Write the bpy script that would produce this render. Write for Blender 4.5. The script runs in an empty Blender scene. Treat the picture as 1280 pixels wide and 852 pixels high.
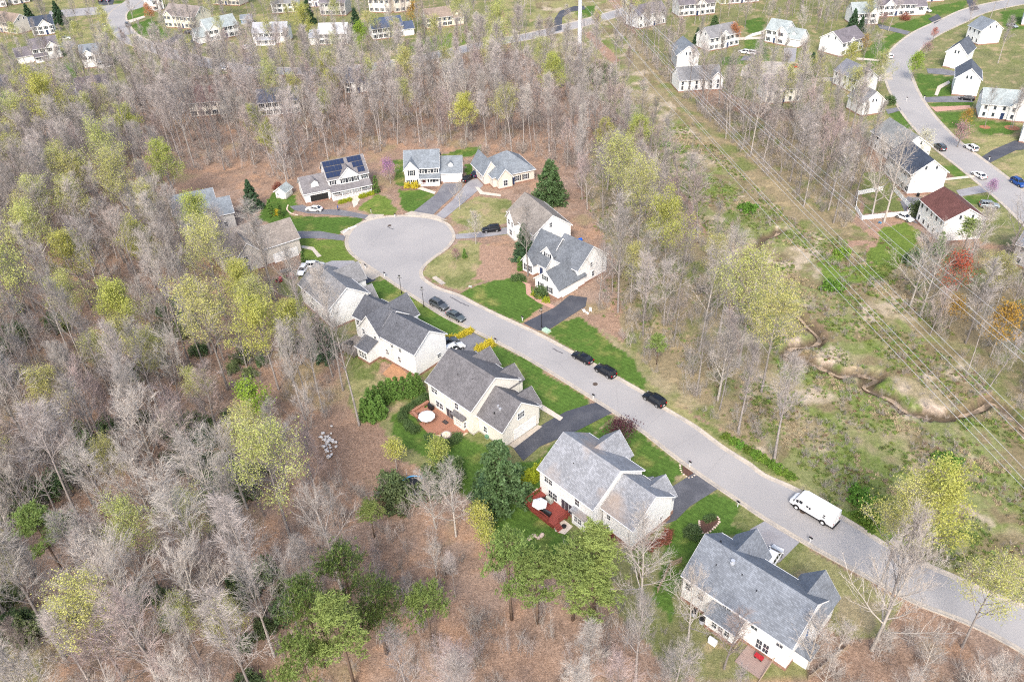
import bpy, bmesh, math, random
import numpy as np
from mathutils import Vector, Matrix
from mathutils.geometry import tessellate_polygon
S = bpy.context.scene; COL = S.collection
R = math.radians
# ---------------------------------------------------------------- camera, sky, sun, exposure
F_PX = 995.0; PITCH = R(36.0); ROLL = R(2.5); CAM_H = 98.0
cp, sp, cr, sr = math.cos(PITCH), math.sin(PITCH), math.cos(ROLL), math.sin(ROLL)
cam = bpy.data.cameras.new('camera'); cam.sensor_width = 36.0; cam.lens = 36.0 * F_PX / 1280.0
cam.clip_start = 1.0; cam.clip_end = 6000.0
camo = bpy.data.objects.new('camera', cam); COL.objects.link(camo)
up_ = Vector((0, sp, cp)); rt_ = Vector((1, 0, 0)); fw_ = Vector((0, cp, -sp))
Xc = rt_ * cr + up_ * (-sr); Yc = rt_ * sr + up_ * cr
M_ = Matrix((Xc, Yc, -fw_)).transposed().to_4x4(); M_.translation = Vector((0, 0, CAM_H))
camo.matrix_world = M_; S.camera = camo
SUN_EL, SUN_AZ = R(44), R(190)          # direction the light comes from, clockwise from +Y
w = bpy.data.worlds.new('World'); S.world = w; w.use_nodes = True
nt = w.node_tree; bg = nt.nodes['Background']; sky = nt.nodes.new('ShaderNodeTexSky')
sky.sky_type = 'NISHITA'; sky.sun_disc = False; sky.sun_elevation = SUN_EL; sky.sun_rotation = SUN_AZ
sky.air_density = 1.0; sky.dust_density = 3.5; sky.ozone_density = 0.6
nt.links.new(sky.outputs[0], bg.inputs[0]); bg.inputs[1].default_value = 0.15
sl = bpy.data.lights.new('sun', 'SUN'); sl.energy = 1.35; sl.angle = R(17); sl.color = (1.0, 0.955, 0.90)
so = bpy.data.objects.new('sun', sl); COL.objects.link(so)
so.rotation_euler = (math.pi / 2 - SUN_EL, 0, math.pi - SUN_AZ)
S.view_settings.view_transform = 'Standard'; S.view_settings.look = 'None'
S.view_settings.exposure = 1.13; S.view_settings.gamma = 1.0
S.cycles.max_bounces = 4; S.cycles.diffuse_bounces = 2; S.cycles.glossy_bounces = 2
S.cycles.transparent_max_bounces = 4
S.cycles.use_denoising = False; S.cycles.filter_width = 1.15
rnd = random.Random(7); nr = np.random.RandomState(11)

# photograph position (1280 px wide) -> point on the ground, or at height z
def G(px, py, z=0.0):
    x = (px - 640) / F_PX; y = -(py - 426) / F_PX
    xr = x * cr + y * sr; yr = -x * sr + y * cr
    r = (xr, cp + yr * sp, -sp + yr * cp); t = (z - CAM_H) / r[2]
    return Vector((r[0] * t, r[1] * t, z))
def GP(X, Y, Z=0.0):                     # the inverse, for arrays
    fwd = Y * cp + (CAM_H - Z) * sp; up = Y * sp - (CAM_H - Z) * cp
    xr = X / fwd; yr = up / fwd
    return 640 + (xr * cr - yr * sr) * F_PX, 426 - (xr * sr + yr * cr) * F_PX
def ang(a, b): d = b - a; return math.atan2(d.y, d.x)

# ---------------------------------------------------------------- materials
MATS = {}
def _new(name):
    m = bpy.data.materials.new(name); m.use_nodes = True; n = m.node_tree.nodes
    return m, n, m.node_tree.links, n['Principled BSDF']
def mat(name, col, rough=0.75, var=0.10, scale=3.0, metal=0.0, bump=0.0, rnd_v=0.0, rnd_h=0.0, spec=0.3, trans=0.0,
        col2=None, scale2=1.0, thr=(0.45, 0.62), stretch=None):
    """base colour with two scales of noise, optional second colour in patches, optional per-object variation"""
    if name in MATS: return MATS[name]
    m, n, l, b = _new(name)
    b.inputs['Roughness'].default_value = rough; b.inputs['Metallic'].default_value = metal
    b.inputs['Specular IOR Level'].default_value = spec
    tc = n.new('ShaderNodeTexCoord'); src = tc.outputs['Object']
    if stretch:
        mp = n.new('ShaderNodeMapping'); mp.inputs['Scale'].default_value = stretch; l.new(src, mp.inputs[0]); src = mp.outputs[0]
    rgb = n.new('ShaderNodeRGB'); rgb.outputs[0].default_value = (*col, 1); cur = rgb.outputs[0]
    if col2:
        ns = n.new('ShaderNodeTexNoise'); ns.inputs['Scale'].default_value = scale2; ns.inputs['Detail'].default_value = 4
        l.new(src, ns.inputs['Vector']); mr = n.new('ShaderNodeMapRange'); mr.inputs[1].default_value = thr[0]; mr.inputs[2].default_value = thr[1]
        l.new(ns.outputs[0], mr.inputs[0]); mx = n.new('ShaderNodeMix'); mx.data_type = 'RGBA'
        l.new(mr.outputs[0], mx.inputs[0]); l.new(cur, mx.inputs[6]); mx.inputs[7].default_value = (*col2, 1); cur = mx.outputs[2]
    if var:
        ns = n.new('ShaderNodeTexNoise'); ns.inputs['Scale'].default_value = scale; ns.inputs['Detail'].default_value = 3
        l.new(src, ns.inputs['Vector']); mr = n.new('ShaderNodeMapRange'); mr.inputs[1].default_value = .3; mr.inputs[2].default_value = .7
        mr.inputs[3].default_value = 1 - var; mr.inputs[4].default_value = 1 + var; l.new(ns.outputs[0], mr.inputs[0])
        mx = n.new('ShaderNodeMix'); mx.data_type = 'RGBA'; mx.blend_type = 'MULTIPLY'; mx.inputs[0].default_value = 1
        l.new(cur, mx.inputs[6]); l.new(mr.outputs[0], mx.inputs[7]); cur = mx.outputs[2]
        if bump:
            bp = n.new('ShaderNodeBump'); bp.inputs['Strength'].default_value = bump; bp.inputs['Distance'].default_value = .05
            l.new(ns.outputs[0], bp.inputs['Height']); l.new(bp.outputs[0], b.inputs['Normal'])
    if rnd_v or rnd_h:
        oi = n.new('ShaderNodeObjectInfo'); hs = n.new('ShaderNodeHueSaturation')
        mr = n.new('ShaderNodeMapRange'); mr.inputs[3].default_value = 1 - rnd_v; mr.inputs[4].default_value = 1 + rnd_v
        l.new(oi.outputs['Random'], mr.inputs[0]); l.new(mr.outputs[0], hs.inputs['Value'])
        ml = n.new('ShaderNodeMath'); ml.operation = 'MULTIPLY'; ml.inputs[1].default_value = 7.31; l.new(oi.outputs['Random'], ml.inputs[0])
        fr = n.new('ShaderNodeMath'); fr.operation = 'FRACT'; l.new(ml.outputs[0], fr.inputs[0])
        m2 = n.new('ShaderNodeMapRange'); m2.inputs[3].default_value = .5 - rnd_h; m2.inputs[4].default_value = .5 + rnd_h
        l.new(fr.outputs[0], m2.inputs[0]); l.new(m2.outputs[0], hs.inputs['Hue'])
        l.new(cur, hs.inputs['Color']); cur = hs.outputs[0]
    l.new(cur, b.inputs['Base Color'])
    if trans:                                   # leaves let some light through
        tr = n.new('ShaderNodeBsdfTranslucent'); l.new(cur, tr.inputs[0]); ms = n.new('ShaderNodeMixShader'); ms.inputs[0].default_value = trans
        l.new(b.outputs[0], ms.inputs[1]); l.new(tr.outputs[0], ms.inputs[2]); l.new(ms.outputs[0], n['Material Output'].inputs[0])
    MATS[name] = m; return m
def shingle(name, col, col2=None, patch=False):
    """roof shingles: courses with tab to tab colour change"""
    if name in MATS: return MATS[name]
    m, n, l, b = _new(name); b.inputs['Roughness'].default_value = .9; b.inputs['Specular IOR Level'].default_value = .2
    tc = n.new('ShaderNodeTexCoord'); br = n.new('ShaderNodeTexBrick'); br.offset = .5
    sx = n.new('ShaderNodeSeparateXYZ'); l.new(tc.outputs['Object'], sx.inputs[0])
    ad = n.new('ShaderNodeMath'); ad.operation = 'ADD'; l.new(sx.outputs[0], ad.inputs[0]); l.new(sx.outputs[1], ad.inputs[1])
    cb = n.new('ShaderNodeCombineXYZ'); l.new(ad.outputs[0], cb.inputs[0]); l.new(sx.outputs[2], cb.inputs[1])
    l.new(cb.outputs[0], br.inputs['Vector']); br.inputs['Scale'].default_value = 1; br.inputs['Brick Width'].default_value = .34
    br.inputs['Row Height'].default_value = .145; br.inputs['Mortar Size'].default_value = .012
    d = [max(0, c * .78) for c in col]; u = [c * 1.2 for c in col]
    br.inputs['Color1'].default_value = (*d, 1); br.inputs['Color2'].default_value = (*u, 1); br.inputs['Mortar'].default_value = (*[c * .6 for c in col], 1)
    ns = n.new('ShaderNodeTexNoise'); ns.inputs['Scale'].default_value = .45; ns.inputs['Detail'].default_value = 5; l.new(tc.outputs['Object'], ns.inputs['Vector'])
    mr = n.new('ShaderNodeMapRange'); mr.inputs[1].default_value = .3; mr.inputs[2].default_value = .7; mr.inputs[3].default_value = .86; mr.inputs[4].default_value = 1.14
    l.new(ns.outputs[0], mr.inputs[0]); mx = n.new('ShaderNodeMix'); mx.data_type = 'RGBA'; mx.blend_type = 'MULTIPLY'; mx.inputs[0].default_value = 1
    l.new(br.outputs[0], mx.inputs[6]); l.new(mr.outputs[0], mx.inputs[7]); cur = mx.outputs[2]
    if patch:
        n2 = n.new('ShaderNodeTexNoise'); n2.inputs['Scale'].default_value = .16; n2.inputs['Detail'].default_value = 6; l.new(tc.outputs['Object'], n2.inputs['Vector'])
        m2 = n.new('ShaderNodeMapRange'); m2.inputs[1].default_value = .5; m2.inputs[2].default_value = .66; l.new(n2.outputs[0], m2.inputs[0])
        mm = n.new('ShaderNodeMath'); mm.operation = 'MULTIPLY'; mm.inputs[1].default_value = .55; l.new(m2.outputs[0], mm.inputs[0])
        x2 = n.new('ShaderNodeMix'); x2.data_type = 'RGBA'; l.new(mm.outputs[0], x2.inputs[0]); l.new(cur, x2.inputs[6]); x2.inputs[7].default_value = (.36, .27, .20, 1); cur = x2.outputs[2]
    l.new(cur, b.inputs['Base Color']); MATS[name] = m; return m
def siding(name, col, step=.2):
    if name in MATS: return MATS[name]
    m, n, l, b = _new(name); b.inputs['Roughness'].default_value = .55
    tc = n.new('ShaderNodeTexCoord'); wv = n.new('ShaderNodeTexWave'); wv.bands_direction = 'Z'; wv.wave_profile = 'SAW'
    wv.inputs['Scale'].default_value = .314 / step / 1.0; l.new(tc.outputs['Object'], wv.inputs['Vector'])
    mr = n.new('ShaderNodeMapRange'); mr.inputs[3].default_value = .95; mr.inputs[4].default_value = 1.0; l.new(wv.outputs[1], mr.inputs[0])
    ns = n.new('ShaderNodeTexNoise'); ns.inputs['Scale'].default_value = .6; ns.inputs['Detail'].default_value = 5; l.new(tc.outputs['Object'], ns.inputs['Vector'])
    m2 = n.new('ShaderNodeMapRange'); m2.inputs[1].default_value = .3; m2.inputs[2].default_value = .7; m2.inputs[3].default_value = .93; m2.inputs[4].default_value = 1.03; l.new(ns.outputs[0], m2.inputs[0])
    mu = n.new('ShaderNodeMath'); mu.operation = 'MULTIPLY'; l.new(mr.outputs[0], mu.inputs[0]); l.new(m2.outputs[0], mu.inputs[1])
    mx = n.new('ShaderNodeMix'); mx.data_type = 'RGBA'; mx.blend_type = 'MULTIPLY'; mx.inputs[0].default_value = 1; mx.inputs[6].default_value = (*col, 1)
    l.new(mu.outputs[0], mx.inputs[7]); l.new(mx.outputs[2], b.inputs['Base Color'])
    bp = n.new('ShaderNodeBump'); bp.inputs['Strength'].default_value = .15; bp.inputs['Distance'].default_value = .02; l.new(wv.outputs[1], bp.inputs['Height']); l.new(bp.outputs[0], b.inputs['Normal'])
    MATS[name] = m; return m
WHITE = siding('white_siding', (.84, .84, .825)); CREAM = siding('cream_siding', (.82, .78, .69)); GREYS = siding('grey_siding', (.50, .49, .47))
TANS = siding('tan_siding', (.60, .555, .49)); YEL = siding('pale_yellow_siding', (.76, .72, .58))
TRIM = mat('white_trim', (.82, .82, .81), .5, .04); GLASS = mat('window_glass', (.045, .055, .07), .08, .2, 1.5, spec=.6)
DARKG = mat('vehicle_glass', (.02, .024, .03), .05, .1, 1, spec=.6)
SHUT = mat('dark_shutter', (.03, .035, .045), .6, .1); BRICK = mat('foundation_brick', (.27, .15, .11), .9, .22, 6, bump=.3, col2=(.33, .21, .16), scale2=2.5)
DECKW = mat('deck_boards', (.33, .165, .11), .7, .12, 4, stretch=(1, 8, 1)); REDD = mat('red_deck_stain', (.24, .055, .042), .65, .12, 4, stretch=(1, 8, 1))
GREYW = mat('weathered_wood', (.24, .21, .185), .85, .2, 3, stretch=(1, 7, 1)); WOODF = mat('fence_wood', (.30, .23, .165), .85, .2, 3)
GARD = mat('garage_door_paint', (.83, .82, .79), .5, .03); DOORB = mat('navy_door', (.03, .05, .12), .4, .05)
BLACKM = mat('black_metal', (.018, .018, .02), .45, .1); STEEL = mat('galvanised_steel', (.52, .54, .57), .45, .08, metal=.35)
TYRE = mat('tyre_rubber', (.016, .016, .017), .9, .1); RIM = mat('alloy_rim', (.45, .46, .48), .35, .05, metal=.7)
RLAMP = mat('red_lens', (.35, .01, .01), .2, 0); WLAMP = mat('clear_lens', (.75, .76, .78), .1, 0)
ASPH = mat('road_asphalt', (.345, .330, .318), .93, .09, 14, bump=.15, col2=(.295, .285, .28), scale2=.09, thr=(.4, .68))
def wear(m, sc=.16, amt=.35):
    n = m.node_tree.nodes; l = m.node_tree.links; b = n['Principled BSDF']; src = b.inputs['Base Color'].links[0].from_socket; tc = n.new('ShaderNodeTexCoord')
    ns = n.new('ShaderNodeTexNoise'); ns.inputs['Scale'].default_value = .5; ns.inputs['Detail'].default_value = 5; l.new(tc.outputs['Object'], ns.inputs['Vector'])
    ad = n.new('ShaderNodeMix'); ad.data_type = 'RGBA'; ad.inputs[0].default_value = .25; l.new(tc.outputs['Object'], ad.inputs[6]); l.new(ns.outputs[1], ad.inputs[7])
    vo = n.new('ShaderNodeTexVoronoi'); vo.feature = 'DISTANCE_TO_EDGE'; vo.inputs['Scale'].default_value = sc; l.new(ad.outputs[2], vo.inputs['Vector'])
    mr = n.new('ShaderNodeMapRange'); mr.inputs[1].default_value = .004; mr.inputs[2].default_value = .012; mr.inputs[3].default_value = 1 - amt; mr.inputs[4].default_value = 1; l.new(vo.outputs[0], mr.inputs[0])
    n3 = n.new('ShaderNodeTexNoise'); n3.inputs['Scale'].default_value = .9; n3.inputs['Detail'].default_value = 6; n3.inputs['Roughness'].default_value = .7; l.new(tc.outputs['Object'], n3.inputs['Vector'])
    m3 = n.new('ShaderNodeMapRange'); m3.inputs[1].default_value = .62; m3.inputs[2].default_value = .75; m3.inputs[3].default_value = 1; m3.inputs[4].default_value = .82; l.new(n3.outputs[0], m3.inputs[0])
    mu = n.new('ShaderNodeMath'); mu.operation = 'MULTIPLY'; l.new(mr.outputs[0], mu.inputs[0]); l.new(m3.outputs[0], mu.inputs[1])
    mx = n.new('ShaderNodeMix'); mx.data_type = 'RGBA'; mx.blend_type = 'MULTIPLY'; mx.inputs[0].default_value = 1; l.new(src, mx.inputs[6]); l.new(mu.outputs[0], mx.inputs[7]); l.new(mx.outputs[2], b.inputs['Base Color'])
wear(ASPH, .11, .07)
CONC = mat('kerb_concrete', (.45, .395, .325), .9, .12, 2.5, col2=(.36, .325, .285), scale2=.4)
WALKC = mat('walk_concrete', (.56, .49, .41), .9, .1, 2.5); BRKP = mat('brick_paving', (.45, .27, .21), .9, .2, 5)
BRICK_ = None
DRVD = mat('dark_driveway_asphalt', (.062, .066, .08), .85, .18, 5, col2=(.085, .088, .10), scale2=.25)
DRVK = mat('mid_dark_driveway_asphalt', (.085, .088, .10), .85, .15, 5, col2=(.12, .122, .135), scale2=.3)
DRVM = mat('worn_driveway_asphalt', (.15, .15, .165), .9, .15, 5, col2=(.19, .19, .2), scale2=.3)
DRVL = mat('pale_driveway_asphalt', (.29, .285, .295), .9, .1, 5, col2=(.25, .24, .25), scale2=.3)
wear(DRVD, .3, .12); wear(DRVM, .3, .15)
MULCH = mat('mulch', (.10, .055, .04), .95, .35, 5)

# ---------------------------------------------------------------- mesh helpers
class MB:
    def __init__(s): s.v = []; s.f = []
    def add(s, vs, fs):
        k = len(s.v); s.v += [tuple(p) for p in vs]; s.f += [tuple(i + k for i in f) for f in fs]; return s
    def box(s, x0, x1, y0, y1, z0, z1):
        return s.add([(x, y, z) for z in (z0, z1) for y in (y0, y1) for x in (x0, x1)],
                     [(0, 2, 3, 1), (4, 5, 7, 6), (0, 1, 5, 4), (2, 6, 7, 3), (0, 4, 6, 2), (1, 3, 7, 5)])
    def prism(s, poly, a, b, axis='x'):   # poly in (t,z); axis x: t=y ; axis y: t=x ; axis z: poly=(x,y)
        n = len(poly); f = {'x': lambda t, z, e: (e, t, z), 'y': lambda t, z, e: (t, e, z), 'z': lambda t, z, e: (t, z, e)}[axis]
        vs = [f(t, z, a) for t, z in poly] + [f(t, z, b) for t, z in poly]
        fs = [tuple(range(n)), tuple(range(2 * n - 1, n - 1, -1))] + [(i, i + n, (i + 1) % n + n, (i + 1) % n) for i in range(n)]
        return s.add(vs, fs)
    def tube(s, pts, rad, n=6, cap=True):
        pts = [Vector(p) for p in pts]; k0 = len(s.v); m = len(pts)
        for i, p in enumerate(pts):
            d = (pts[min(i + 1, m - 1)] - pts[max(i - 1, 0)]); d.normalize()
            a = d.orthogonal().normalized() if abs(d.z) < .95 else Vector((1, 0, 0)); a = (a - d * a.dot(d)).normalized(); c = d.cross(a)
            r = rad[i] if hasattr(rad, '__len__') else rad
            for j in range(n):
                t = 2 * math.pi * j / n; s.v.append(tuple(p + a * (math.cos(t) * r) + c * (math.sin(t) * r)))
        for i in range(m - 1):
            for j in range(n):
                A = k0 + i * n + j; B = k0 + i * n + (j + 1) % n; s.f.append((A, B, B + n, A + n))
        if cap: s.f.append(tuple(k0 + j for j in range(n))[::-1]); s.f.append(tuple(k0 + (m - 1) * n + j for j in range(n)))
        return s
    def cyl(s, x, y, z0, z1, r, n=12, r2=None): return s.tube([(x, y, z0), (x, y, z1)], [r, r if r2 is None else r2], n)
    def mesh(s, name, m=None, smooth=False, recalc=True):
        me = bpy.data.meshes.new(name); me.from_pydata(s.v, [], s.f)
        if recalc:
            bm = bmesh.new(); bm.from_mesh(me); bmesh.ops.recalc_face_normals(bm, faces=bm.faces); bm.to_mesh(me); bm.free()
        if smooth: me.polygons.foreach_set('use_smooth', [True] * len(me.polygons))
        if m: me.materials.append(m)
        return me
    def build(s, name, m, parent=None, loc=None, rz=0, smooth=False):
        return link(name, s.mesh(name, m, smooth), parent, loc, rz)
def link(name, me, parent=None, loc=None, rz=0):
    o = bpy.data.objects.new(name, me); COL.objects.link(o)
    if parent: o.parent = parent
    if loc is not None: o.location = loc
    if rz: o.rotation_euler.z = rz
    return o
def tag(o, label, cat=None, group=None, kind=None):
    if label: o['label'] = label
    if cat: o['category'] = cat
    if group: o['group'] = group
    if kind: o['kind'] = kind
    return o
def thing(name, label, cat, loc=(0, 0, 0), rz=0, group=None):
    return tag(link(name, None, None, loc, rz), label, cat, group)
def inst(src, loc, rz=0, sc=1, label=None, cat=None, group=None):    # copy a thing with parts and sub-parts
    r = src.copy(); COL.objects.link(r); r.location = loc; r.rotation_euler = (0, 0, rz); r.scale = (sc, sc, sc) if not hasattr(sc, '__len__') else sc
    tag(r, label, cat, group)
    for ch in src.children:
        c = ch.copy(); COL.objects.link(c); c.parent = r
        for g in ch.children: d = g.copy(); COL.objects.link(d); d.parent = c
    return r

# ---------------------------------------------------------------- numpy noise and polygons
_lat = nr.rand(256, 256)
def vnoise(x, y):
    xi = np.floor(x).astype(int); yi = np.floor(y).astype(int); fx = x - xi; fy = y - yi
    fx = fx * fx * (3 - 2 * fx); fy = fy * fy * (3 - 2 * fy); g = lambda a, b: _lat[a % 256, b % 256]
    return (g(xi, yi) * (1 - fx) + g(xi + 1, yi) * fx) * (1 - fy) + (g(xi, yi + 1) * (1 - fx) + g(xi + 1, yi + 1) * fx) * fy
def fbm(x, y, s, o=4):
    r = 0; a = 1; t = 0
    for k in range(o): r = r + a * vnoise(x / s + 17.3 * k, y / s + 9.1 * k); t += a; a *= .55; s *= .48
    return r / t
def pip(px, py, poly):
    m = np.zeros(px.shape, bool); q = np.array(poly, float); bb = (px >= q[:, 0].min()) & (px <= q[:, 0].max()) & (py >= q[:, 1].min()) & (py <= q[:, 1].max())
    X = px[bb]; Y = py[bb]; c = np.zeros(X.shape, bool); j = len(q) - 1
    for i in range(len(q)):
        xi, yi = q[i]; xj, yj = q[j]
        if yi != yj: c ^= ((yi > Y) != (yj > Y)) & (X < (xj - xi) * (Y - yi) / (yj - yi) + xi)
        j = i
    m[bb] = c; return m
def smooth_line(pts, step=1.5, closed=False):      # Catmull-Rom through world points
    P = [Vector(p) for p in pts]; n = len(P); out = []
    for i in range(n if closed else n - 1):
        p0, p1, p2, p3 = (P[(i + k) % n] if closed else P[min(max(i + k, 0), n - 1)] for k in (-1, 0, 1, 2))
        m = max(1, int((p2 - p1).length / step))
        for k in range(m):
            t = k / m; out.append(.5 * ((2 * p1) + (p2 - p0) * t + (2 * p0 - 5 * p1 + 4 * p2 - p3) * t * t + (3 * p1 - p0 - 3 * p2 + p3) * t ** 3))
    if not closed: out.append(P[-1])
    return out
# ---------------------------------------------------------------- layout polygons (photograph positions of things on the ground)
LOW = [(1330, 846), (1267, 811), (1213, 783), (1142, 755), (1080, 722), (1018, 688), (957, 652), (920, 627), (850, 579), (796, 537), (740, 500), (660, 450.6),
       (616, 427), (579, 409), (551, 395), (520, 375), (481, 349), (462, 336), (449, 327), (437, 317), (431, 306), (433, 294), (442, 283), (458, 275), (480, 270.5), (510, 269),
       (540, 272), (560, 279), (568, 289), (569, 299), (560, 311), (542, 324), (530, 336), (530, 346), (540, 354), (551, 360), (575, 368), (600, 381), (627, 394),
       (653, 406), (682, 420), (719, 440), (742, 453), (772, 470), (805, 489), (830, 507), (870, 531), (905, 557), (940, 579), (957, 592), (997, 610), (1050, 642),
       (1080, 660), (1111, 680), (1149, 699), (1189, 716), (1220, 730), (1267, 750), (1330, 776)]
road_out = smooth_line([G(*p) for p in LOW], 1.2, True)
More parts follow.
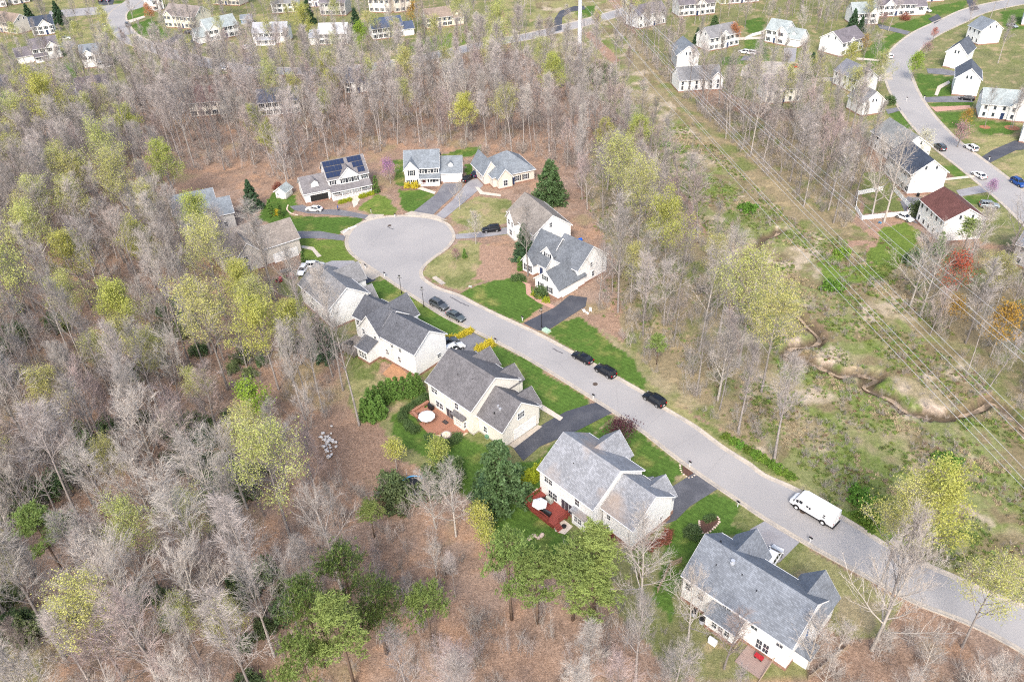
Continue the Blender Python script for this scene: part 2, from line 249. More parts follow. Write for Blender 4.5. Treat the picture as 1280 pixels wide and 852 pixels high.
# vertex tint: (albedo, smooth?) painted in order
LITTER = (.262, .175, .118); PINK = (.26, .205, .165); LAWN = (.075, .135, .026); LAWNB = (.125, .180, .036); OLIVE = (.27, .255, .115); MEAD = (.175, .20, .075)
TAN = (.31, .25, .165); MUD = (.17, .115, .08); SAND = (.50, .385, .27); DGRASS = (.10, .145, .035); REDEARTH = (.30, .195, .135); SCRUB = (.245, .185, .125); SOILG = (.165, .172, .075)
PAINT = [
 # the power line clearing and meadow
 (MEAD, [(650, -40), (735, -40), (790, 60), (850, 140), (935, 225), (1010, 290), (1110, 300), (1180, 400), (1340, 640), (1340, 800), (1189, 714), (1080, 655), (990, 603), (940, 560), (925, 500), (925, 420), (905, 330), (860, 250), (800, 170), (735, 110), (690, 60)]),
 (OLIVE, [(620, -30), (760, -30), (760, 60), (790, 110), (740, 120), (690, 90), (640, 60)]),
 (OLIVE, [(640, 60), (760, 40), (775, 85), (740, 90), (700, 84)]),
 (DGRASS, [(830, 150), (870, 190), (905, 235), (940, 270), (925, 290), (880, 250), (850, 200)]),
 (DGRASS, [(1010, 300), (1070, 300), (1090, 340), (1060, 380), (1020, 360)]),
 (LAWNB, [(1085, 285), (1150, 290), (1140, 320), (1100, 350), (1040, 360), (1020, 330)]),
 (DGRASS, [(1080, 555), (1160, 560), (1160, 600), (1060, 610), (1000, 560), (1040, 520)]),
 (DGRASS, [(1000, 440), (1060, 445), (1120, 480), (1080, 500), (1010, 480)]),
 (TAN, [(960, 300), (1005, 310), (1000, 350), (960, 345)]), (TAN, [(1060, 400), (1110, 400), (1130, 440), (1090, 450)]),
 (TAN, [(1030, 500), (1080, 490), (1120, 520), (1180, 560), (1230, 600), (1200, 615), (1120, 585), (1060, 550)]),
 (REDEARTH, [(1060, 300), (1105, 275), (1120, 280), (1090, 310), (1060, 330)]), (TAN, [(1055, 310), (1085, 305), (1080, 330), (1050, 335)]),
 (REDEARTH, [(738, 40), (760, 60), (775, 75), (768, 82), (745, 60), (730, 42)]), (SCRUB, [(900, 175), (960, 255), (950, 262), (890, 185)]),
 ((.175, .14, .08), [(1100, 380), (1180, 470), (1240, 520), (1225, 530), (1150, 480), (1080, 400)]),
 # soil of the far neighbourhoods
 (SOILG, [(-60, -60), (640, -60), (620, 50), (480, 78), (300, 90), (200, 100), (90, 140), (-60, 140)]), (SOILG, [(775, -40), (1400, -60), (1400, 330), (1215, 300), (1060, 150), (950, 130), (860, 100), (800, 60)]),
 (SOILG, [(430, 300), (560, 395), (860, 575), (1010, 675), (1005, 850), (850, 850), (700, 690), (480, 560), (430, 440), (350, 350)]), (SOILG, [(430, 440), (500, 440), (560, 480), (560, 560), (500, 560), (440, 520)]), (SOILG, [(340, 350), (390, 330), (450, 350), (470, 420), (430, 430), (380, 400)]), (SOILG, [(640, 560), (700, 640), (840, 640), (860, 760), (960, 850), (840, 850), (800, 760), (720, 700), (620, 690)]),
 (SCRUB, [(760, 0), (800, 60), (870, 140), (960, 210), (1080, 290), (1100, 300), (1010, 300), (935, 240), (850, 160), (780, 70), (740, 20)]), (SCRUB, [(780, 30), (880, 130), (960, 150), (1060, 150), (1090, 215), (1060, 290), (1000, 270), (860, 150), (800, 80)]),
 (SCRUB, [(1130, 300), (1330, 320), (1330, 600), (1240, 520), (1180, 460), (1110, 380)]), (SCRUB, [(720, 220), (760, 150), (800, 175), (850, 250), (900, 320), (915, 420), (960, 560), (990, 600), (900, 540), (820, 470), (780, 432), (770, 330)]),
 # verge right of the main road
 (OLIVE, [(742, 450), (800, 468), (870, 520), (940, 568), (1000, 600), (1080, 648), (1180, 700), (1300, 745), (1300, 765), (1189, 722), (1080, 666), (990, 612), (905, 562), (830, 512), (805, 492)]),
 (LAWNB, [(1030, 632), (1080, 640), (1140, 680), (1130, 690), (1060, 652)]),
 (LAWN, [(683, 418), (700, 402), (726, 396), (745, 412), (770, 432), (800, 455), (812, 470), (806, 488), (770, 468), (719, 440)]),
 (DGRASS, [(860, 516), (905, 545), (960, 580), (990, 590), (985, 600), (940, 580), (880, 536)]),
 (TAN, [(745, 408), (775, 425), (830, 470), (880, 505), (870, 518), (815, 482), (790, 450)]),
 # lawns around the cul de sac
 (LAWN, [(455, 357), (481, 349), (511, 368), (540, 385), (590, 411), (570, 420), (545, 422), (520, 400), (497, 376), (470, 372)]),
 (LAWNB, [(505, 369), (530, 378), (545, 395), (530, 398), (510, 385)]),
 (LAWN, [(612, 430), (660, 450), (742, 502), (728, 514), (700, 522), (660, 500), (620, 470)]),
 (LAWN, [(735, 545), (765, 528), (800, 540), (862, 590), (850, 598), (832, 612), (800, 620), (760, 600)]),
 (LAWN, [(700, 545), (760, 515), (770, 522), (735, 545), (700, 560), (680, 570)]),
 (LAWN, [(840, 650), (893, 615), (925, 632), (955, 655), (935, 668), (900, 672), (855, 705), (842, 745), (845, 780), (815, 750), (825, 700)]),
 (OLIVE, [(925, 632), (957, 652), (948, 662), (935, 668), (915, 655)]),
 (OLIVE, [(975, 700), (1010, 680), (1060, 712), (1130, 750), (1110, 790), (1060, 800), (1020, 780), (1000, 740)]),
 (TAN, [(1040, 745), (1110, 755), (1090, 790), (1050, 795)]),
 (LAWN, [(488, 515), (520, 495), (560, 540), (610, 560), (650, 600), (690, 640), (720, 680), (690, 700), (640, 690), (600, 650), (560, 590), (510, 560), (492, 545)]),
 (LAWN, [(600, 590), (690, 570), (700, 660), (700, 700), (620, 660)]), (DGRASS, [(440, 440), (500, 450), (540, 480), (520, 500), (470, 530), (445, 500)]),
 (OLIVE, [(440, 470), (480, 480), (460, 520), (440, 515)]),
 (MUD, [(405, 535), (470, 525), (498, 560), (500, 590), (470, 600), (400, 598), (395, 570)]),
 (REDEARTH, [(470, 450), (510, 455), (520, 475), (500, 480), (475, 465)]),
 (OLIVE, [(528, 345), (536, 325), (560, 312), (575, 300), (610, 305), (640, 330), (640, 350), (600, 352), (574, 364), (550, 356)]),
 (REDEARTH, [(600, 305), (650, 310), (660, 345), (635, 352), (590, 350), (600, 330)]),
 (LAWN, [(574, 366), (600, 355), (640, 346), (662, 352), (690, 372), (652, 404), (620, 392)]),
 (LAWN, [(318, 270), (345, 268), (395, 270), (455, 272), (450, 282), (430, 292), (390, 292), (345, 285)]),
 (LAWNB, [(372, 298), (430, 300), (431, 310), (442, 325), (400, 330), (378, 326)]), (LAWNB, [(390, 310), (428, 305), (436, 320), (405, 328)]),
 (LAWN, [(340, 240), (370, 245), (372, 262), (345, 275), (325, 270)]),
 (LAWNB, [(446, 262), (470, 242), (484, 246), (497, 262), (494, 269), (470, 270)]),
 (LAWN, [(498, 236), (510, 232), (535, 236), (545, 245), (518, 266), (504, 262), (500, 245)]), (LAWN, [(490, 200), (508, 198), (506, 235), (495, 230)]),
 (LAWN, [(580, 205), (595, 205), (600, 218), (582, 220)]), (LAWN, [(550, 193), (600, 182), (600, 192), (560, 200)]),
 (OLIVE, [(562, 262), (600, 245), (640, 250), (640, 275), (600, 290), (565, 276)]), (OLIVE, [(572, 290), (600, 283), (640, 285), (640, 292), (575, 298)]),
 (LAWNB, [(640, 520), (650, 510), (660, 530), (640, 540)]),
 # upper left
 (LAWN, [(153, 14), (180, 8), (190, 18), (160, 25)]), (LAWN, [(163, 32), (190, 22), (212, 45), (195, 52), (175, 45)]), (OLIVE, [(95, 20), (115, 22), (140, 62), (100, 62), (90, 40)]),
 (LAWN, [(68, 80), (95, 78), (98, 105), (72, 110)]), (LAWN, [(140, 2), (185, 0), (185, 3), (145, 5)]), (OLIVE, [(30, 0), (120, 0), (120, 8), (40, 10)]),
 (OLIVE, [(215, 60), (310, 55), (420, 65), (500, 65), (480, 76), (400, 82), (310, 83), (240, 66)]), (OLIVE, [(300, 20), (400, 15), (400, 28), (330, 30)]),
 (LAWNB, [(500, 60), (560, 40), (600, 45), (560, 65), (500, 72)]), (OLIVE, [(20, 100), (70, 105), (70, 125), (10, 125)]), (LAWN, [(-10, 110), (10, 118), (8, 130), (-10, 130)]),
 (LAWN, [(735, 8), (745, 8), (742, 20), (724, 24), (720, 16)]),
 # upper right
 (LAWN, [(930, 25), (955, 22), (955, 42), (935, 42)]), (LAWN, [(932, 48), (955, 47), (962, 75), (940, 78), (930, 60)]), (LAWN, [(900, 72), (930, 70), (930, 80), (900, 82)]),
 (LAWN, [(1090, 55), (1125, 38), (1129, 46), (1110, 62), (1104, 78), (1085, 88), (1080, 70)]), (LAWN, [(1112, 33), (1160, 18), (1170, 28), (1140, 40)]), (LAWN, [(1150, 12), (1210, 0), (1205, 14), (1175, 20)]),
 (LAWN, [(1143, 92), (1190, 96), (1190, 120), (1150, 122)]), (LAWN, [(1158, 128), (1215, 127), (1215, 132), (1160, 134)]), (LAWN, [(1170, 141), (1215, 138), (1225, 160), (1185, 160)]),
 (LAWN, [(1110, 140), (1128, 138), (1142, 158), (1125, 165)]), (LAWN, [(1218, 152), (1265, 152), (1270, 168), (1225, 168)]), (OLIVE, [(1215, 172), (1270, 168), (1275, 178), (1228, 198)]), (OLIVE, [(1240, 205), (1290, 190), (1290, 225), (1262, 222)]),
 (LAWN, [(1165, 208), (1195, 205), (1215, 222), (1175, 224)]), (OLIVE, [(1175, 226), (1225, 225), (1245, 245), (1215, 240)]), (LAWN, [(1205, 245), (1245, 245), (1248, 256), (1210, 255)]), (OLIVE, [(1215, 262), (1255, 265), (1280, 290), (1230, 300), (1210, 285)]),
 (LAWN, [(1250, 15), (1290, 10), (1290, 35), (1255, 40)]), (LAWNB, [(1100, 285), (1130, 278), (1150, 290), (1130, 330), (1100, 320)]),
 (DGRASS, [(1078, 215), (1110, 215), (1130, 262), (1080, 268)]), (LAWN, [(1140, 60), (1120, 100), (1115, 85)]), (MULCH_ := (.11, .06, .045), [(1175, 214), (1190, 214), (1195, 222), (1180, 224)]),
 (MULCH_, [(688, 375), (655, 352), (668, 350), (700, 378)]), (MULCH_, [(500, 232), (545, 232), (545, 237), (500, 238)]),
]
POL_LEFT = [(-20, 600), (10, 620), (30, 760), (60, 852), (70, 900), (-40, 900)]
PAINT.append((OLIVE, POL_LEFT)); PAINT.append(((.33, .27, .11), [(-30, 740), (20, 760), (50, 852), (50, 900), (-40, 900)]))
CREEK = [(975, 286), (967, 292), (953, 297), (949, 308), (935, 315), (918, 319), (926, 340), (935, 359), (927, 374), (960, 380), (993, 388), (1010, 404), (1025, 419), (1015, 428), (989, 432), (985, 446), (1007, 448), (1036, 459), (1051, 466), (1076, 465),
         (1095, 470), (1080, 479), (1102, 490), (1120, 497), (1131, 508), (1156, 517), (1182, 517), (1207, 514), (1233, 505), (1240, 499), (1262, 515), (1290, 540)]
def axis(a, b, fa, fb, fine, coarse, far):
    L = list(np.arange(fa, fb, fine)); x = fa
    while x > a: x -= coarse; L.insert(0, x)
    x = L[-1]
    while x < b: x += coarse; L.append(x)
    st = coarse
    for _ in range(14): st *= 1.5; L.insert(0, L[0] - st); L.append(L[-1] + st)
    return np.array(L)
gx = axis(-290, 300, -75, 104, .62, 1.5, 0); gy = axis(48, 500, 58, 232, .62, 1.5, 0)
X, Y = np.meshgrid(gx, gy); X = X.ravel(); Y = Y.ravel(); NX, NY = len(gx), len(gy)
wx = (fbm(X, Y, 3.0, 2) - .5) * 1.6; wy = (fbm(X + 90, Y + 40, 3.0, 2) - .5) * 1.6
U, V = GP(X + wx, np.maximum(Y + wy, 5)); U[Y < 20] = -999
n1 = fbm(X, Y, 14); n2 = fbm(X + 300, Y, 5); n3 = fbm(X, Y + 500, 1.7, 2)
def lerp(c, d, t): return c + (np.array(d) - c) * np.clip(t, 0, 1)[:, None]
C = np.tile(np.array(LITTER), (len(X), 1))
C = lerp(C, PINK, (n1 - .42) * 5); C = lerp(C, (.35, .215, .13), (fbm(X + 37, Y + 61, 4.5, 3) - .56) * 7); C = lerp(C, (.15, .11, .08), (fbm(X + 137, Y + 261, 3.2, 3) - .56) * 7); C = lerp(C, (.21, .15, .11), (n2 - .52) * 5); C = lerp(C, (.21, .19, .09), (fbm(X + 70, Y + 9, 9) - .60) * 7)
kindv = np.zeros(len(X))               # 0 leaf litter, 1 mown lawn, .5 rough grass
for c, pl in PAINT:
    m = pip(U, V, pl); C[m] = c; kindv[m] = 1.0 if c in (LAWN, LAWNB) else (.0 if c in (MUD, SAND, REDEARTH, MULCH_) else .55)
mead = pip(U, V, PAINT[0][1])
t = mead & (kindv == .55)
Cm = lerp(C, (.13, .185, .04), (n1 - .5) * 6); Cm = lerp(Cm, TAN, (fbm(X + 400, Y + 5, 9, 4) - .52) * 8); Cm = lerp(Cm, (.16, .12, .075), (fbm(X + 40, Y + 505, 7, 4) - .56) * 8); Cm = lerp(Cm, (.19, .14, .09), (fbm(X + 11, Y + 77, 4) - .58) * 7); Cm = lerp(Cm, (.47, .38, .30), (fbm(X + 211, Y + 7, 6, 5) - .60) * 9); C[t] = Cm[t]
lw = kindv == 1.0; C[lw] *= (0.82 + .36 * n2[lw])[:, None]; C[lw] = lerp(C[lw], (.22, .22, .07), (fbm(X, Y, 3.5)[lw] - .60) * 4)
ol = (kindv == .55) & ~mead; C[ol] = lerp(C[ol], (.12, .15, .045), (n2[ol] - .5) * 5); C[ol] = lerp(C[ol], (.36, .27, .17), (fbm(X + 3, Y, 2.6)[ol] - .58) * 6)
cw = np.array([tuple(p)[:2] for p in smooth_line([G(*p) for p in CREEK], .8)]); D = np.full(len(X), 99.0)
sel = np.where((X > cw[:, 0].min() - 6) & (X < cw[:, 0].max() + 6) & (Y > cw[:, 1].min() - 6) & (Y < cw[:, 1].max() + 6))[0]
for a in range(0, len(sel), 4000):
    q = sel[a:a + 4000]; D[q] = np.sqrt(((X[q, None] - cw[:, 0]) ** 2 + (Y[q, None] - cw[:, 1]) ** 2).min(1))
D = D + (fbm(X, Y, 2.5, 2) - .5) * 2.0
Z = (n2 - .5) * .5 * (kindv < .3); Z = Z * np.clip((30 - 0) / 30, 0, 1)
cz = np.clip((1.5 - D) / .7, 0, 1); Z -= cz * 1.3; C = lerp(C, (.115, .088, .058), cz * 1.1 * (.5 + n3))
kindv[D < 2.0] = 1.0
# level pads: no relief under roads, lawns or houses
flat = pip(U, V, [(290, 340), (380, 250), (340, 180), (620, 160), (760, 190), (780, 400), (1330, 700), (1330, 860), (1130, 800), (1040, 860), (850, 780), (660, 700), (480, 560), (430, 430), (360, 370)]) & (cz < .02)
Z[flat & (D > 3)] = 0; Z[V < 175] = 0
Z[pip(U, V, [(1040, 120), (1400, 100), (1400, 420), (1130, 300)])] = 0
bedv = []; _c = [Vector((a_, b_, 0)) for a_, b_ in cw]
me = bpy.data.meshes.new('ground'); ii = np.arange(NX * NY).reshape(NY, NX)
q = np.stack([ii[:-1, :-1], ii[:-1, 1:], ii[1:, 1:], ii[1:, :-1]], -1).reshape(-1, 4)
me.vertices.add(len(X)); me.vertices.foreach_set('co', np.stack([X, Y, Z], 1).ravel()); me.loops.add(q.size); me.loops.foreach_set('vertex_index', q.ravel())
me.polygons.add(len(q)); me.polygons.foreach_set('loop_start', np.arange(0, q.size, 4)); me.polygons.foreach_set('loop_total', np.full(len(q), 4)); me.update()
at = me.color_attributes.new('soil', 'FLOAT_COLOR', 'POINT'); at.data.foreach_set('color', np.concatenate([C, kindv[:, None]], 1).ravel())
m, n, l, b = _new('ground_cover'); b.inputs['Roughness'].default_value = .95; b.inputs['Specular IOR Level'].default_value = .1
va = n.new('ShaderNodeVertexColor'); va.layer_name = 'soil'; tc = n.new('ShaderNodeTexCoord')
def noise(sc, det=3, vec=None): k = n.new('ShaderNodeTexNoise'); k.inputs['Scale'].default_value = sc; k.inputs['Detail'].default_value = det; l.new(vec or tc.outputs['Object'], k.inputs['Vector']); return k.outputs[0]
def rng(s, a, b_, c, d): k = n.new('ShaderNodeMapRange'); k.inputs[1].default_value = a; k.inputs[2].default_value = b_; k.inputs[3].default_value = c; k.inputs[4].default_value = d; l.new(s, k.inputs[0]); return k.outputs[0]
def mixc(f, a, b_, mode='MIX'):
    k = n.new('ShaderNodeMix'); k.data_type = 'RGBA'; k.blend_type = mode
    for s, i in ((f, 0), (a, 6), (b_, 7)):
        if isinstance(s, (int, float)): k.inputs[i].default_value = s
        elif isinstance(s, tuple): k.inputs[i].default_value = (*s, 1)
        else: l.new(s, k.inputs[i])
    return k.outputs[2]
def mth(op, a, b_):
    k = n.new('ShaderNodeMath'); k.operation = op
    for s, i in ((a, 0), (b_, 1)):
        if isinstance(s, (int, float)): k.inputs[i].default_value = s
        else: l.new(s, k.inputs[i])
    return k.outputs[0]
base = mixc(1.0, va.outputs[0], rng(noise(1.1, 5), .3, .7, .78, 1.22), 'MULTIPLY')
vo = n.new('ShaderNodeTexVoronoi'); vo.inputs['Scale'].default_value = 4.2; l.new(tc.outputs['Object'], vo.inputs['Vector'])
leafc = mixc(rng(vo.outputs['Color'], 0, 1, 0, 1), (.15, .09, .065), (.52, .36, .27))
lit = rng(va.outputs['Alpha'], .1, .5, 1, 0)
base = mixc(mth('MULTIPLY', lit, .42), base, leafc)
vg = n.new('ShaderNodeTexVoronoi'); vg.inputs['Scale'].default_value = 2.4; l.new(tc.outputs['Object'], vg.inputs['Vector'])
gr = mixc(rng(vg.outputs['Color'], 0, 1, 0, 1), (.10, .11, .03), (.36, .33, .17))
rough_g = mth('MULTIPLY', rng(va.outputs['Alpha'], .1, .5, 0, 1), rng(va.outputs['Alpha'], .6, .9, 1, 0))
base = mixc(mth('MULTIPLY', rough_g, .30), base, gr)
wv = n.new('ShaderNodeTexWave'); wv.inputs['Scale'].default_value = .36; wv.inputs['Distortion'].default_value = 2; wv.inputs['Detail Scale'].default_value = .3; mp = n.new('ShaderNodeMapping'); mp.inputs['Rotation'].default_value = (0, 0, R(-48)); l.new(tc.outputs['Object'], mp.inputs[0]); l.new(mp.outputs[0], wv.inputs['Vector'])
base = mixc(rng(va.outputs['Alpha'], .7, 1, 0, .5), base, mixc(1.0, base, rng(wv.outputs[1], 0, 1, .86, 1.16), 'MULTIPLY'))
base = mixc(1.0, base, rng(noise(7, 3), .3, .7, .80, 1.2), 'MULTIPLY')
l.new(base, b.inputs['Base Color']); bp = n.new('ShaderNodeBump'); bp.inputs['Strength'].default_value = .7; bp.inputs['Distance'].default_value = .15; l.new(noise(5, 5), bp.inputs['Height']); l.new(bp.outputs[0], b.inputs['Normal'])
me.materials.append(m); ground = link('ground', me); tag(ground, 'flat ground of leaf litter, lawns and rough meadow', kind='structure')

# creek bed: a ragged ribbon of wet sand in the cut
_t = np.arange(len(_c)); gap_ = np.clip((vnoise(_t * .12, _t * 0 + 5.1) - .26) * 6, 0, 1); wl_ = (.1 + .75 * vnoise(_t * .35, _t * 0 + 3.3)) * gap_ + .01; wr_ = (.1 + .75 * vnoise(_t * .35, _t * 0 + 8.7)) * gap_ + .01; vs = []
for i, p in enumerate(_c):
    t = (_c[min(i + 1, len(_c) - 1)] - _c[max(i - 1, 0)]).normalized(); s_ = Vector((-t.y, t.x, 0)); vs += [tuple(p + s_ * wl_[i] + Vector((0, 0, -1.0))), tuple(p - s_ * wr_[i] + Vector((0, 0, -1.0)))]
bpy_ = MB().add(vs, [(2 * i, 2 * i + 1, 2 * i + 3, 2 * i + 2) for i in range(len(_c) - 1)]).build('creek_bed', mat('wet_creek_sand', (.36, .27, .185), .8, .25, 2, col2=(.13, .10, .07), scale2=.45, thr=(.42, .56))); bpy_['kind'] = 'structure'
# ---------------------------------------------------------------- roads, kerbs, driveways, paths
OCC = []                                  # occupied ground polygons, world xy, where no tree may stand
def fan(name, pts, z, m, kind='structure', thick=.0):
    tri = tessellate_polygon([[Vector((p[0], p[1], 0)) for p in pts]]); k = len(pts); vs = [(p[0], p[1], z) for p in pts]; fs = [tuple(t) for t in tri]
    if thick: vs += [(p[0], p[1], z - thick) for p in pts]; fs += [(i, (i + 1) % k, (i + 1) % k + k, i + k) for i in range(k)]
    o = MB().add(vs, fs).build(name, m); o['kind'] = kind; OCC.append([(p[0], p[1]) for p in pts]); return o
def offset(pts, d, closed):
    n = len(pts); out = []
    for i in range(n):
        a = pts[(i - 1) % n] if closed else pts[max(i - 1, 0)]; c = pts[(i + 1) % n] if closed else pts[min(i + 1, n - 1)]
        t = (c - a); t.z = 0; t.normalize(); out.append(pts[i] + Vector((-t.y, t.x, 0)) * d)
    return out
def kerb(pts, side, closed=False, cutm=(), lab=None):      # rolled kerb and gutter: pts outer edge, side=+1 road on the left
    o0 = offset(pts, 0, closed); prof = [(0, .0), (.02, .13), (.22, .135), (.42, .06), (.95, .035), (1.0, .0)]
    rows = [[p + Vector((0, 0, z)) for p in offset(pts, side * d, closed)] for d, z in prof]; n = len(pts); k = len(prof)
    vs = [v for i in range(n) for v in (rows[j][i] for j in range(k))]; fs = [(i * k + j, i * k + j + 1, ((i + 1) % n) * k + j + 1, ((i + 1) % n) * k + j) for i in range(n if closed else n - 1) for j in range(k - 1)]
    # contraction joints every second section stay open 2 cm
    o = MB().add(vs, fs).build('kerb', CONC); o['kind'] = 'structure'; return o
area = sum(road_out[i - 1].x * road_out[i].y - road_out[i].x * road_out[i - 1].y for i in range(len(road_out)))
sd = 1 if area > 0 else -1
kerb(road_out, sd, True); fan('road', offset(road_out, sd * .93, True), .028, ASPH); OCC.append([(p.x, p.y) for p in road_out])
def street(pts, wd, kerbs=True):
    c = smooth_line([G(*p) for p in pts], 4); a = offset(c, wd / 2, False); b_ = offset(c, -wd / 2, False)
    if kerbs: kerb(a, -1); kerb(b_, 1)
    fan('road', offset(c, wd / 2 - .93, False) + offset(c, -wd / 2 + .93, False)[::-1], .028, ASPH); OCC.append([(p.x, p.y) for p in a + b_[::-1]])
street([(186, -14), (168, 1), (147, 18), (150, 34), (166, 50), (200, 62), (235, 73), (275, 82), (315, 88), (361, 89), (420, 88), (482, 81), (560, 66), (620, 53), (669, 44), (744, 25), (800, 8)], 10.0)
street([(1340, -10), (1233, 10), (1190, 27), (1150, 47), (1122, 76), (1126, 105), (1142, 135), (1162, 160), (1187, 184), (1216, 206), (1249, 232), (1276, 254), (1305, 282), (1340, 320)], 10.5)
def flatp(name, px, z, m, thick=0): return fan(name, [G(*p) for p in px], z, m, thick=thick)
flatp('road', [(60, 24), (62, 14), (120, 9), (172, 2), (190, 0), (200, 2), (170, 12), (140, 18), (100, 20)], .045, ASPH)
flatp('road', [(925, 95), (928, 84), (940, 78), (965, 77), (1000, 79), (1010, 84), (1005, 90), (1010, 97), (1085, 97), (1115, 90), (1116, 100), (1075, 104), (1000, 100), (960, 102)], .05, CONC)
for px, m in [
 ([(640, 558), (676, 532), (682, 528), (708, 514), (737, 505), (748, 502.5), (765, 516), (722, 538), (675, 558), (654, 576)], DRVD),       # under the cream house's garage
 ([(829, 615), (869, 590), (897, 611), (862, 633), (845, 650), (832, 655)], DRVK),
 ([(938, 661), (958, 650), (1000, 677), (975, 702), (960, 708), (930, 690)], DRVL),
 ([(573, 425), (592, 416), (614, 429), (606, 437), (600, 470), (570, 470), (556, 440), (548, 432)], DRVM),
 ([(446, 346), (463, 342), (470, 350), (450, 358)], DRVD), ([(415, 326), (442, 326), (449, 332), (428, 340), (400, 345), (398, 332)], DRVL),
 ([(368, 289), (400, 289), (432, 295), (430, 301), (400, 298), (372, 298)], DRVM),
 ([(362, 258), (378, 256), (392, 262), (425, 262), (450, 267), (470, 271), (462, 275), (440, 271), (405, 268), (385, 267), (368, 263)], DRVM),
 ([(515, 266), (545, 243), (555, 229), (578, 229), (577, 236), (552, 258), (541, 269)], DRVM), ([(543, 271), (566, 250), (586, 226), (600, 222), (604, 232), (590, 245), (556, 273)], DRVL),
 ([(569, 293), (600, 290), (635, 284), (640, 292), (600, 297), (570, 299)], DRVL), ([(654, 404), (694, 384), (712, 369), (734, 372), (732, 383), (710, 397), (683, 414), (672, 413)], DRVD),
 ([(200, 55), (222, 43), (228, 45), (214, 58)], DRVD), ([(230, 66), (240, 48), (258, 44), (262, 50), (244, 62)], DRVD), ([(303, 82), (305, 66), (314, 65), (316, 80)], DRVM),
 ([(1208, 1), (1213, 14), (1224, 12), (1214, -2)], DRVD), ([(1096, 30), (1105, 32), (1138, 40), (1134, 44), (1100, 36)], DRVM), ([(1160, 24), (1172, 18), (1178, 24), (1168, 30)], DRVD),
 ([(1158, 86), (1178, 86), (1196, 90), (1195, 95), (1160, 92)], DRVM), ([(1153, 122), (1200, 120), (1218, 122), (1216, 128), (1158, 128)], DRVM), ([(1107, 137), (1124, 134), (1127, 138), (1110, 143)], DRVM),
 ([(1226, 197), (1240, 188), (1268, 176), (1300, 176), (1300, 186), (1270, 188), (1237, 204)], DRVD), ([(1195, 238), (1225, 232), (1240, 236), (1236, 240), (1200, 246)], DRVL),
 ([(1125, 252), (1135, 246), (1154, 248), (1152, 262), (1147, 280), (1136, 276)], DRVM), ([(925, 76), (930, 70), (942, 70), (945, 76)], DRVM), ([(980, 60), (996, 60), (994, 78), (980, 78)], DRVL),
 ([(72, 58), (82, 50), (95, 54), (88, 62)], DRVM), ([(72, 112), (88, 108), (98, 112), (98, 124), (75, 122)], DRVL), ([(122, 0), (143, 0), (141, 6), (124, 7)], DRVD), ([(-10, 92), (10, 94), (8, 108), (-10, 108)], DRVD),
 ([(693, 40), (693, 24), (700, 14), (718, 8), (730, 8), (732, 12), (714, 15), (703, 22), (702, 38)], DRVD), ([(400, 110), (408, 92), (413, 92), (410, 116)], DRVM), ([(462, 112), (466, 90), (480, 88), (478, 110)], DRVM)]:
    flatp('driveway', px, .062, m)
for px, m in [
 ([(636, 556), (672, 531), (678, 533), (643, 560)], CONC),
 ([(443, 330), (452, 329), (475, 345), (466, 350), (456, 345)], CONC), ([(431, 296), (425, 290), (432, 286), (438, 290)], CONC), ([(455, 275), (462, 268), (480, 268), (478, 272)], CONC),
 ([(505, 268), (514, 264), (545, 269), (560, 276), (545, 274)], CONC), ([(652, 352), (657, 356), (658, 368), (672, 378), (690, 386), (694, 383), (676, 373), (664, 364), (663, 355)], BRKP),
 ([(668, 507), (674, 503), (704, 522), (700, 526)], WALKC), ([(521, 236), (527, 234), (545, 240), (543, 243)], WALKC), ([(594, 234), (600, 243), (626, 246), (626, 243), (604, 240), (598, 234)], WALKC),
 ([(440, 252), (446, 248), (450, 246), (447, 256), (442, 260)], WALKC), ([(377, 307), (392, 309), (398, 316), (402, 320), (397, 322), (390, 313), (377, 310)], WALKC), ([(1168, 237), (1200, 221), (1218, 221), (1200, 226), (1170, 241)], WALKC) if False else ([(1171, 224), (1218, 219), (1218, 222), (1172, 227)], WALKC),
 ([(1168, 119), (1172, 108), (1186, 101), (1188, 104), (1176, 111), (1172, 120)], WALKC), ([(1163, 134), (1212, 132), (1214, 136), (1170, 140)], BRKP), ([(1070, 72), (1102, 75), (1102, 77), (1070, 75)], WALKC), ([(905, 48), (955, 46), (955, 49), (910, 51)], WALKC),
 ([(160, 26), (180, 20), (182, 22), (163, 29)], WALKC), ([(690, 650), (706, 650), (716, 658), (706, 668), (694, 664)], WALKC), ([(540, 532), (562, 532), (566, 544), (550, 552), (538, 546)], WALKC)]:
    flatp('path', px, .075, m)
# storm drain lids and manholes
for i, (a, b_) in enumerate([((541, 347), (553, 356)), ((1112, 676), (1124, 683))]):
    p, q_ = G(*a), G(*b_); d = q_ - p; o = MB().box(0, d.length, -.2, .9, 0, .17).box(.3, d.length - .3, -.26, -.2, .02, .13).build('storm_drain', CONC, None, p, ang(p, q_)); tag(o, ['concrete storm drain inlet on the kerb below the cul-de-sac', 'concrete storm drain inlet on the kerb beyond the white truck'][i], 'storm drain')
for i, (a, tx) in enumerate([((1003.5, 639), 'round iron manhole cover in the road beside the white truck'), ((744, 480), 'round iron manhole cover in the road below the parked black cars'), ((487, 282), 'dark manhole cover in the middle of the cul-de-sac')]):
    o = MB().cyl(0, 0, 0, .03, .5, 20).cyl(0, 0, .03, .04, .36, 20).build('manhole_cover', mat('cast_iron', (.10, .075, .06), .7, .2, 6), None, G(*a) + Vector((0, 0, .028))); tag(o, tx, 'manhole cover')
